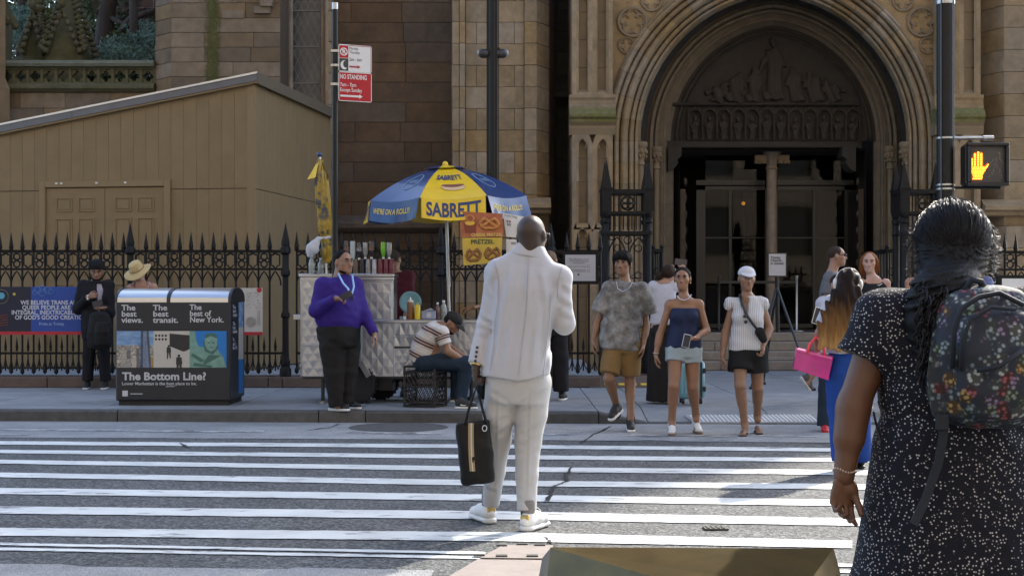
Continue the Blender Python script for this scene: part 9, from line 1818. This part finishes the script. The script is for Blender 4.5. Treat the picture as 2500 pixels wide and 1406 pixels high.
# woman in bright blue trousers with pink bag
def blue_woman():
    p=Person('woman with long ombre hair and headphones in bright blue trousers, walking away',11.4,(Xp(2070,11.4),11.4,0.0)); fw=(.2,1,0); q=p
    p.set(Lsh=(2030,742,0),Rsh=(2108,745,0),Lel=(2000,815,-.03),Lwr=(1995,860,.12),Rel=(2130,815,.05),Rwr=(2120,870,.15),Lhip=(2048,885,0),Rhip=(2095,885,0),Lkn=(2052,1000,.02),Rkn=(2095,1000,.1),Lan=(2072,1115,-.12),Ran=(2098,1105,.2)); T=dict(TD,sh=.15,ch=.14,wa=.13,hi=.165,bum=.95)
    R=headframe(168,4,4); fn,k,o=make_skin(p,skin('warm_tan',(.33,.165,.09)),T,p(2070,692),R,.225,(.043,.035,.025),(.06,.05,.035),[hand(p.Lwr,(0,.1,-1),(1,0,0),(0,1,0),.95,1.1),hand(p.Rwr,(0,.1,-1),(-1,0,0),(0,1,0),.95,.6)],fw,.010,neckr=.048)
    hm=bpy.data.materials.new('hair_ombre'); hm.use_nodes=True; N=hm.node_tree.nodes; L=hm.node_tree.links; b=N['Principled BSDF']; b.inputs['Roughness'].default_value=.5; b.inputs['Specular IOR Level'].default_value=.06; tc=N.new('ShaderNodeTexCoord'); sp_=N.new('ShaderNodeSeparateXYZ'); L.new(tc.outputs['Object'],sp_.inputs[0]); mp=N.new('ShaderNodeMapping'); mp.inputs['Scale'].default_value=(60,30,4); L.new(tc.outputs['Object'],mp.inputs[0]); nz=N.new('ShaderNodeTexNoise'); nz.inputs['Scale'].default_value=1.0; nz.inputs['Detail'].default_value=5; L.new(mp.outputs[0],nz.inputs[0]); mm=N.new('ShaderNodeMath'); mm.operation='MULTIPLY_ADD'; L.new(nz.outputs[0],mm.inputs[0]); mm.inputs[1].default_value=.34; L.new(sp_.outputs['Z'],mm.inputs[2]); cr_=N.new('ShaderNodeValToRGB'); r=N.new('ShaderNodeMapRange'); r.inputs[1].default_value=1.08; r.inputs[2].default_value=1.62; L.new(mm.outputs[0],r.inputs[0]); L.new(r.outputs[0],cr_.inputs[0]); el=cr_.color_ramp.elements; el[0].position=.05; el[0].color=(.42,.25,.10,1); el[1].position=.85; el[1].color=(.018,.012,.010,1); e=el.new(.42); e.color=(.17,.085,.03,1); L.new(cr_.outputs[0],b.inputs['Base Color']); bp_=N.new('ShaderNodeBump'); bp_.inputs['Strength'].default_value=.5; bp_.inputs['Distance'].default_value=.015; L.new(nz.outputs[0],bp_.inputs['Height']); L.new(bp_.outputs[0],b.inputs['Normal'])
    H=Sdf(); H.ell(fn(0,-.02,.03),np.array([.086,.1,.09])*k,R,.0); H.loft([(q(2040,855,-.15),.115,.025),(q(2045,815,-.15),.165,.045),(q(2058,770,-.13),.165,.055),(q(2068,730,-.11),.135,.06),(q(2072,695,-.06),.095,.07)],(1,.05,0),(0,-1,0),.04,2.2,rnd=.015); H.cap(q(2030,800,-.14),q(2002,848,-.12),.05,.02,.04); H.cap(q(2095,760,-.12),q(2112,812,-.10),.05,.03,.04); H.disp(lambda P: .007*np.sin(85*P[...,0]+14*P[...,2]+3*np.sin(10*P[...,2]))); H.build('hair',hm,p.root,.008)
    rng=random.Random(4); b=MB()
    for i in range(46):
        x=rng.uniform(1998,2112); y=rng.uniform(800,848); P=[Vector(q(lerp(2065,x,t),lerp(705,y+14,t)+6*math.sin(3*t),-.17+.02*rng.random()+.03*(1-t))) for t in [j/7 for j in range(8)]]; b.tube(P,[.004]*6+[.003,.001],4)
    o=b.build('hair_strands',hm,p.root,smooth=True); o['kind']='stuff'
    b=MB(); b.tube([fn(.098*math.cos(t),-.005,.02+.105*math.sin(t)) for t in [math.pi*i/14 for i in range(15)]],.006,8); 
    for sx in (-1,1): b.ball(fn(sx*.098,-.005,-.005),(.022,.038,.042),10,8)
    b.build('headphones',mat('white_plastic',(.62,.60,.60),.3),p.root,smooth=True)
    S=Sdf(); torso(S,p,T,.018,fw=fw,hi=1.1,lo=.0); S.cut(q(2070,862),(0,0,-1))
    for sd in 'LR': sleeve(S,p.j[sd+'sh'],p.j[sd+'el'],p.j[sd+'wr'],.068,.062,.06,.7,half=True)
    S.disp(wrinkle(.004,15,14,2.)); S.build('white_top',cloth('white_tee',(.55,.55,.62)),p.root,.010)
    S=Sdf(); S.loft([(q(2072,915),.175,.15),(q(2071,885),.182,.15),(q(2071,855),.15,.12),(q(2071,845),.145,.115)],(1,0,0),fw,.0,2.3,rnd=.02)
    for pts in (((2050,905,-.01,.115),(2052,1000,.0,.10),(2062,1125,-.10,.105)),((2093,905,.0,.115),(2094,1000,.08,.10),(2098,1120,.18,.105))):
        pp=[(q(x,y,dd),w) for x,y,dd,w in pts]
        for i,((a,ra),(b_,rb)) in enumerate(zip(pp[:-1],pp[1:])): S.cap(a,b_,ra,rb,.03,flat=(i==1))
    S.disp(wrinkle(.006,13,10,1.)); S.build('trousers',cloth('cobalt',(.008,.05,.27),.75,.12,.3,22),p.root,.009); h=A3(G(2076,1150)); h[2]=0; shoe(p,h+A3((0,-.04,0)),h+A3((.03,.2,0)),mat('black_sneaker',(.015,.015,.016)),M_blackp); h=A3((p.Ran[0],p.Ran[1],0)); shoe(p,h+A3((0,-.06,0)),h+A3((0,.2,0)),mat('black_sneaker',(.015,.015,.016)),M_blackp)
blue_woman()
def pink_bag():
    D=11.3; t=thing('pink_tote','glossy pink and magenta tote bag hanging from the arm of blue trousers woman','bag',tuple(U(1985,925,D))); q=lambda x,y,dd=0: A3(U(x,y,D+dd)); mg=mat('magenta_vinyl',(.42,.015,.19),.25,var=.25,scale=12,coat=.4,bump=.2,bscale=18); co=mat('coral_vinyl',(.75,.04,.07),.3,coat=.3)
    b=MB(); F_=[q(1937,900,.0),q(2022,928,-.06),q(2034,872,-.06),q(1945,852,.0)]; Bk=[v+A3((.02,.14,.01)) for v in F_]; b.hexa([F_[0],F_[1],Bk[1],Bk[0],F_[3],F_[2],Bk[2],Bk[3]]); b.build('body',mg,t)
    b=MB(); b.hexa([q(1946,856,-.01),q(2030,877,-.07),q(2034,873,.05),q(1950,853,.10),q(1946,852,-.01),q(2031,872,-.07),q(2035,868,.05),q(1950,849,.10)]); b.build('rim',mat('pink_edge',(.62,.10,.30),.3),t)
    for dd in (-.04,.09): b=MB(); b.tube([q(1972,862,dd),q(1976,842,dd),q(1992,822,dd*.6),q(2008,838,dd),q(2014,872,dd)],.012,6); b.build('handle',co,t,smooth=True)
    return t
pink_bag()
def red_shoes():
    p=Person('woman in dark jeans and red flat shoes mostly hidden behind the blue trousers woman',14.85,(Xp(2014,14.85),14.85,0.0)); fw=(.2,-1,0); q=p
    p.set(Lsh=(2010,742,0),Rsh=(2064,742,0),Lel=(2004,800,0),Lwr=(2004,785,-.2),Rel=(2072,800,0),Rwr=(2060,790,-.2),Lhip=(2020,862,0),Rhip=(2056,862,0),Lkn=(2016,950,0),Rkn=(2060,950,.1),Lan=(2014,1040,-.03),Ran=(2062,1035,.1)); T=dict(TD,sh=.145,ch=.13,wa=.12,hi=.155); R=headframe(10)
    fn,k,o=make_skin(p,skin('fair',(.50,.30,.22)),T,p(2048,695),R,.22,(.042,.034,.024),(.05,.04,.03),[hand(p.Lwr,(0,-.4,.6),(1,0,0),(0,-1,0),.9,.6)],fw,.012); face(p,fn,k); H=Sdf(); H.ell(fn(0,-.02,.03),np.array([.085,.1,.088])*k,R,.0); H.cut(fn(0,.045,.04),R@np.array([0,1,-.5])); H.build('hair',hairmat('brown',(.035,.022,.015)),p.root,.010)
    S=Sdf(); torso(S,p,T,.02,fw=fw,hi=1.1)
    for sd in 'LR': sleeve(S,p.j[sd+'sh'],p.j[sd+'el'],p.j[sd+'wr'],.075,.07,.06,.8,half=True)
    S.build('t_shirt',cloth('white_tee',(.55,.55,.62)),p.root,.011); pants(p,cloth('dark_jean',(.022,.038,.062)),T,.014,(.10,.075,.085),fw=fw,res=.010)
    rd=mat('red_flat',(.50,.012,.018),.35,coat=.3)
    for sd in 'LR': a=p.j[sd+'an'].copy(); a[2]=0; shoe(p,a+A3((0,.05,0)),a+A3((-.03,-.19,0)),rd,rd,.95,sole_h=.008,ank=.03)
red_shoes(); held_phone('white edged phone held beside the ombre haired woman',U(2000,772,14.5),(.06,.006,.085),Matrix.Rotation(math.radians(15),3,'Y'),M_white_rub)
# two people mostly hidden behind the polka dot woman
def hidden_pair():
    for lab,cx,D,hc,top,hairc,sk_ in (('person in sleeveless top mostly hidden behind the polka dot woman, bare shoulder showing',2248,16.4,(2262,640),(.02,.02,.022),(.10,.05,.03),(.52,.30,.21)),('woman with light brown hair and blue top behind the polka dot woman at right',2378,16.9,(2376,650),(.16,.21,.46),(.24,.13,.055),(.50,.30,.22))):
        p=Person(lab,D,(Xp(cx,D),D,KZ)); fw=(0,1,0); s=F/D*1.0
        J=lambda dx,py,dd=0: (cx+dx,py,dd)
        p.set(Lsh=J(-26,690),Rsh=J(30,690),Lel=J(-38,750),Lwr=J(-30,805,.1),Rel=J(42,750),Rwr=J(34,805,.1),Lhip=J(-16,812),Rhip=J(18,812),Lkn=J(-16,890),Rkn=J(18,890),Lan=J(-16,965),Ran=J(18,965)); T=dict(TD,sh=.145,ch=.135,wa=.125,hi=.155); R=headframe(175)
        fn,k,o=make_skin(p,skin('h%d'%cx,sk_),T,p(*hc),R,.225,(.05,.038,.027),(.08,.055,.036),[hand(p.Lwr,(0,0,-1),(1,0,0),(0,1,0)),hand(p.Rwr,(0,0,-1),(-1,0,0),(0,1,0))],fw,.012,neckr=.047)
        H=Sdf(); H.ell(fn(0,-.02,.025),np.array([.092,.104,.098])*k,R,.0); H.cap(fn(0,-.05,-.03),fn(.02,-.065,-.13),.085*k,.07*k,.04); H.disp(wrinkle(.006,40,12,1.)); H.build('hair',hairmat('h%d'%cx,hairc),p.root,.009)
        S=Sdf(); torso(S,p,T,.018,fw=fw,hi=1.05)
        if cx>2300:
            for sd in 'LR': sleeve(S,p.j[sd+'sh'],p.j[sd+'el'],p.j[sd+'wr'],.072,.066,.06,.7,half=True)
        S.build('top',cloth('t%d'%cx,top),p.root,.011); pants(p,cloth('black_trouser',(.018,.016,.015)),T,fw=fw,res=.012); ankles(p,(0,1,0),M_white_rub,M_white_rub,res=.010)
hidden_pair()
# man with turban at the railing
def turban_man():
    p=Person('bearded man in black turban and black suit looking at his phone by the railing',19.85,(Xp(232,19.85),19.85,KZ)); fw=(.15,-1,0); q=p
    p.set(Lsh=(205,698,0),Rsh=(264,698,0),Lel=(190,755,-.02),Lwr=(216,725,-.26),Rel=(268,765,-.05),Rwr=(252,752,-.26),Lhip=(220,802,0),Rhip=(250,802,0),Lkn=(216,868,0),Rkn=(254,868,0),Lan=(214,930,0),Ran=(258,930,0)); T=dict(TD,sh=.18,ch=.17,wa=.15,hi=.165)
    R=headframe(14,14,0); sk=skin('tan',(.33,.175,.10)); fn,k,o=make_skin(p,sk,T,p(236,664),R,.24,(.05,.04,.03),(.06,.045,.035),[hand(p.Lwr,(1,-.1,.3),(0,1,-.2),(0,-.2,1),1.0,.7),hand(p.Rwr,(-.9,-.2,-.15),(0,-.2,1),(0,-1,0),1.0,.6)],fw,.011); face(p,fn,k)
    tb=cloth('black_turban',(.008,.008,.009),.8,.2,.5,26); H=Sdf(); H.ell(fn(0,-.012,.085),np.array([.096,.112,.088])*k,R,.0)
    for i in range(5): H.cap(fn(-.07,.07-.01*i,.045+.022*i),fn(.075,.055-.01*i,.055+.018*i),.030*k,k=.012)
    H.cut(fn(0,0,.042),R@np.array([0,.12,-1])); H.build('turban',tb,p.root,.009); B=Sdf(); B.ell(fn(0,.035,-.085),np.array([.062,.065,.055])*k,R,.0); B.cut(fn(0,.0,-.050),R@np.array([0,.3,1])); B.build('beard',hairmat('jet',(.009,.008,.008)),p.root,.009)
    sm=cloth('black_suit',(.014,.013,.016)); S=Sdf(); torso(S,p,T,.045,lo=-.16,fw=fw,hi=1.12); S.loft([(q(236,790,-.22),.02,.12),(q(240,710,-.2),.055,.12),(q(240,690,-.15),.06,.12)],(1,0,0),fw,.01,2.0,mode='s',rnd=.01)
    for sd in 'LR': sleeve(S,p.j[sd+'sh'],p.j[sd+'el'],p.j[sd+'wr'],.085,.075,.06,.95)
    S.disp(wrinkle(.005,13,13,1.)); S.build('jacket',sm,p.root,.010); S=Sdf(); torso(S,p,T,.015,fw=fw,hi=1.1,lo=.05); S.build('shirt',cloth('lilac_shirt',(.42,.40,.50)),p.root,.011); pants(p,sm,T,leg=(.10,.08,.075),fw=fw,res=.011); ankles(p,(.1,-1,0),mat('black_sneaker',(.015,.015,.016)),M_white_rub)
    b=MB(); b.cbox(p.Lwr-nrm(p.Lwr-p.Lel)*.01,(.012,.034,.034),.006); b.build('white_cuff',M_white_rub,p.root)
turban_man(); held_phone('dark phone held by the man in turban',U(238,741,19.5),(.04,.006,.07),Matrix.Rotation(math.radians(75),3,'Y'))
def dark_backpack():
    D=19.5; b_=thing('rucksack','black rucksack hanging in front of the man in turban','backpack',tuple(U(243,850,D))); m=cloth('black_nylon2',(.012,.012,.013),.7,.25,.5,22); q=lambda x,y,dd=0: A3(U(x,y,D+dd)); S=Sdf(); S.loft([(q(244,852),.15,.08),(q(244,835),.17,.10),(q(244,795),.165,.10),(q(243,768),.13,.08),(q(243,760),.08,.06)],(1,0,0),(0,-1,0),.0,2.6,rnd=.03); S.disp(wrinkle(.006,16,14,.3)); S.build('bag',m,b_,.010); S=Sdf(); S.loft([(q(248,845,-.09),.09,.04),(q(248,810,-.10),.10,.05),(q(248,785,-.09),.08,.035)],(1,0,0),(0,-1,0),.0,2.5,rnd=.03); S.build('pocket',m,b_,.010)
    for x in (222,246): b=MB(); b.tube([q(x,850,.0),q(x-3,880,.0),q(x-8,905,.02)],.009,5); b.build('strap',m,b_)
dark_backpack()
def hat_woman():
    p=Person('woman in wide straw hat and patterned dress behind the rubbish compactor',18.9,(Xp(338,18.9),18.9,KZ)); fw=(-.4,-1,0); q=p
    p.set(Lsh=(320,704,0),Rsh=(374,702,0),Lel=(312,770,0),Lwr=(330,800,-.2),Rel=(382,770,0),Rwr=(360,800,-.2),Lhip=(332,818,0),Rhip=(362,818,0),Lkn=(332,880,0),Rkn=(362,880,0),Lan=(332,945,0),Ran=(362,945,0)); T=dict(TD,sh=.15,ch=.15,wa=.14,hi=.17,bust=.9)
    R=headframe(-28,28,0); fn,k,o=make_skin(p,skin('freckled',(.50,.27,.19)),T,p(337,667),R,.23,(.052,.04,.028),(.08,.056,.037),[hand(p.Lwr,(0,-.4,-1),(1,0,0),(0,-1,0)),hand(p.Rwr,(0,-.4,-1),(-1,0,0),(0,-1,0))],fw,.011,neckr=.052); face(p,fn,k,shades=True,brow=(.1,.06,.04)); b=MB()
    for sx in (-1,1): b.ball(fn(sx*.031,.092,.010),(.024*k,.02*k,.018*k),10,6)
    b.build('sunglasses',M_blackp,p.root,smooth=True)
    st=mat('straw',(.50,.38,.18),.8,var=.15,scale=30,bump=.5,bscale=120); B4=Matrix.Translation(Vector(fn(0,-.005,.05)))@(Matrix(R.tolist()).to_4x4())@Matrix.Rotation(math.radians(-6),4,'X'); b=MB(); n_=28
    for r0,z0 in (): pass
    prof=[(.0,.115),(.045,.118),(.070,.105),(.080,.08),(.088,.02),(.092,.004),(.13,-.006),(.175,-.028),(.178,-.034),(.13,-.014),(.09,-.006),(.085,.0)]; V=[]
    for r0,z0 in prof:
        for j in range(n_): t=2*math.pi*j/n_; wv=.018*math.sin(2*t+.6)*max(0,(r0-.09)/.09); V.append(B4@Vector((r0*math.cos(t),r0*1.12*math.sin(t),z0+wv)))
    b.add(V,[(i*n_+j,i*n_+(j+1)%n_,(i+1)*n_+(j+1)%n_,(i+1)*n_+j) for i in range(len(prof)-1) for j in range(n_)]); ho=b.build('straw_hat',st,p.root,smooth=True)
    b=MB(); b.tube([B4@Vector((.092*math.cos(2*math.pi*j/24),.103*math.sin(2*math.pi*j/24),.014)) for j in range(25)],.009,6,False); b.build('hat_band',mat('hat_band_tan',(.30,.20,.10),.8),ho)
    H=Sdf(); H.ell(fn(0,-.03,.01),np.array([.084,.085,.075])*k,R,.0); H.cut(fn(0,.02,0),R@np.array([0,1,0])); H.build('hair',hairmat('grey_brown',(.07,.055,.045)),p.root,.010)
    dm=cloth('rose_print',(.48,.36,.34),.85,.1,.3,30,(.18,.08,.07),26,.05); S=Sdf(); S.loft([(q(346,900),.26,.2),(q(346,820),.19,.15),(q(346,770),.155,.125),(q(346,730),.165,.125),(q(346,708),.13,.10)],(1,0,0),fw,.0,2.3,rnd=.02)
    for x in (326,363): S.cap(q(x,714,-.06),q(x+2,687,-.02),.026,.022,.02)
    S.build('dress',dm,p.root,.011); ankles(p,(-.2,-1,0),mat('brown_sandal',(.06,.035,.025)),mat('brown_sandal',(.06,.035,.025)),res=.010)
hat_woman()
# carved figures on the portal
def reliefs():
    S=Sdf(); S.ell((0,0,.40),(.045,.04,.055),None,.0); S.loft([((0,0,0),.075,.045),((0,0,.15),.06,.045),((0,0,.28),.085,.045),((0,0,.33),.05,.035)],(1,0,0),(0,-1,0),.02,2.2,rnd=.02); S.cap((-.08,-.02,.27),(.02,-.045,.2),.022,.02,.02); S.cap((.08,-.02,.27),(.03,-.045,.14),.022,.02,.02); S.disp(lambda P: .005*np.sin(110*P[...,0]+30*P[...,2])); v,f=S.mesh(.012); me=bpy.data.meshes.new('niche_figure'); me.from_pydata(v.tolist(),[],f.tolist()); [setattr(pl_,'use_smooth',True) for pl_ in me.polygons]; me.materials.append(M_darkcarve); Y=28.02; nw=(2098-1678)/12.0
    for i in range(12): inst('niche_figure',me,PT,(Xp(1678+(i+.5)*nw,Y),Y-.03,Zp(342,Y)),random.uniform(-.3,.3),(random.uniform(.85,1.0)*(1 if i%2 else -1),1,random.uniform(.95,1.1)))
    def fig(px,py0,py1,w,lean,nm='relief_figure'):
        S=Sdf(); q=lambda x,y,dd=0: A3(U(x,y,Y-.03+dd)); S.ell(q(px+lean,py1+9),(.075,.06,.095),None,.0); S.loft([(q(px,py0),w*1.15,.07),(q(px+lean*.3,lerp(py0,py1,.4)),w*.85,.07),(q(px+lean*.7,lerp(py0,py1,.72)),w,.07),(q(px+lean,lerp(py0,py1,.84)),w*.55,.05)],(1,0,0),(0,-1,0),.03,2.2,rnd=.03)
        S.cap(q(px+lean*.7-w*130*.8,lerp(py0,py1,.68)),q(px-w*130*1.5,lerp(py0,py1,.5)),.05,.04,.04); S.cap(q(px+lean*.7+w*130*.8,lerp(py0,py1,.68)),q(px+w*130*1.4,lerp(py0,py1,.55)),.05,.04,.04); S.disp(lambda P: .016*np.sin(34*P[...,0]+7*P[...,2]+2*np.sin(6*P[...,2]))); S.build(nm,M_darkcarve,PT,.016)
    fig(1888,245,95,.17,0); fig(1790,250,180,.17,14); fig(1838,250,165,.13,8); fig(1945,250,165,.14,-8); fig(1995,250,178,.17,-16); fig(1750,252,205,.13,16); fig(2035,252,200,.14,-18)
reliefs()
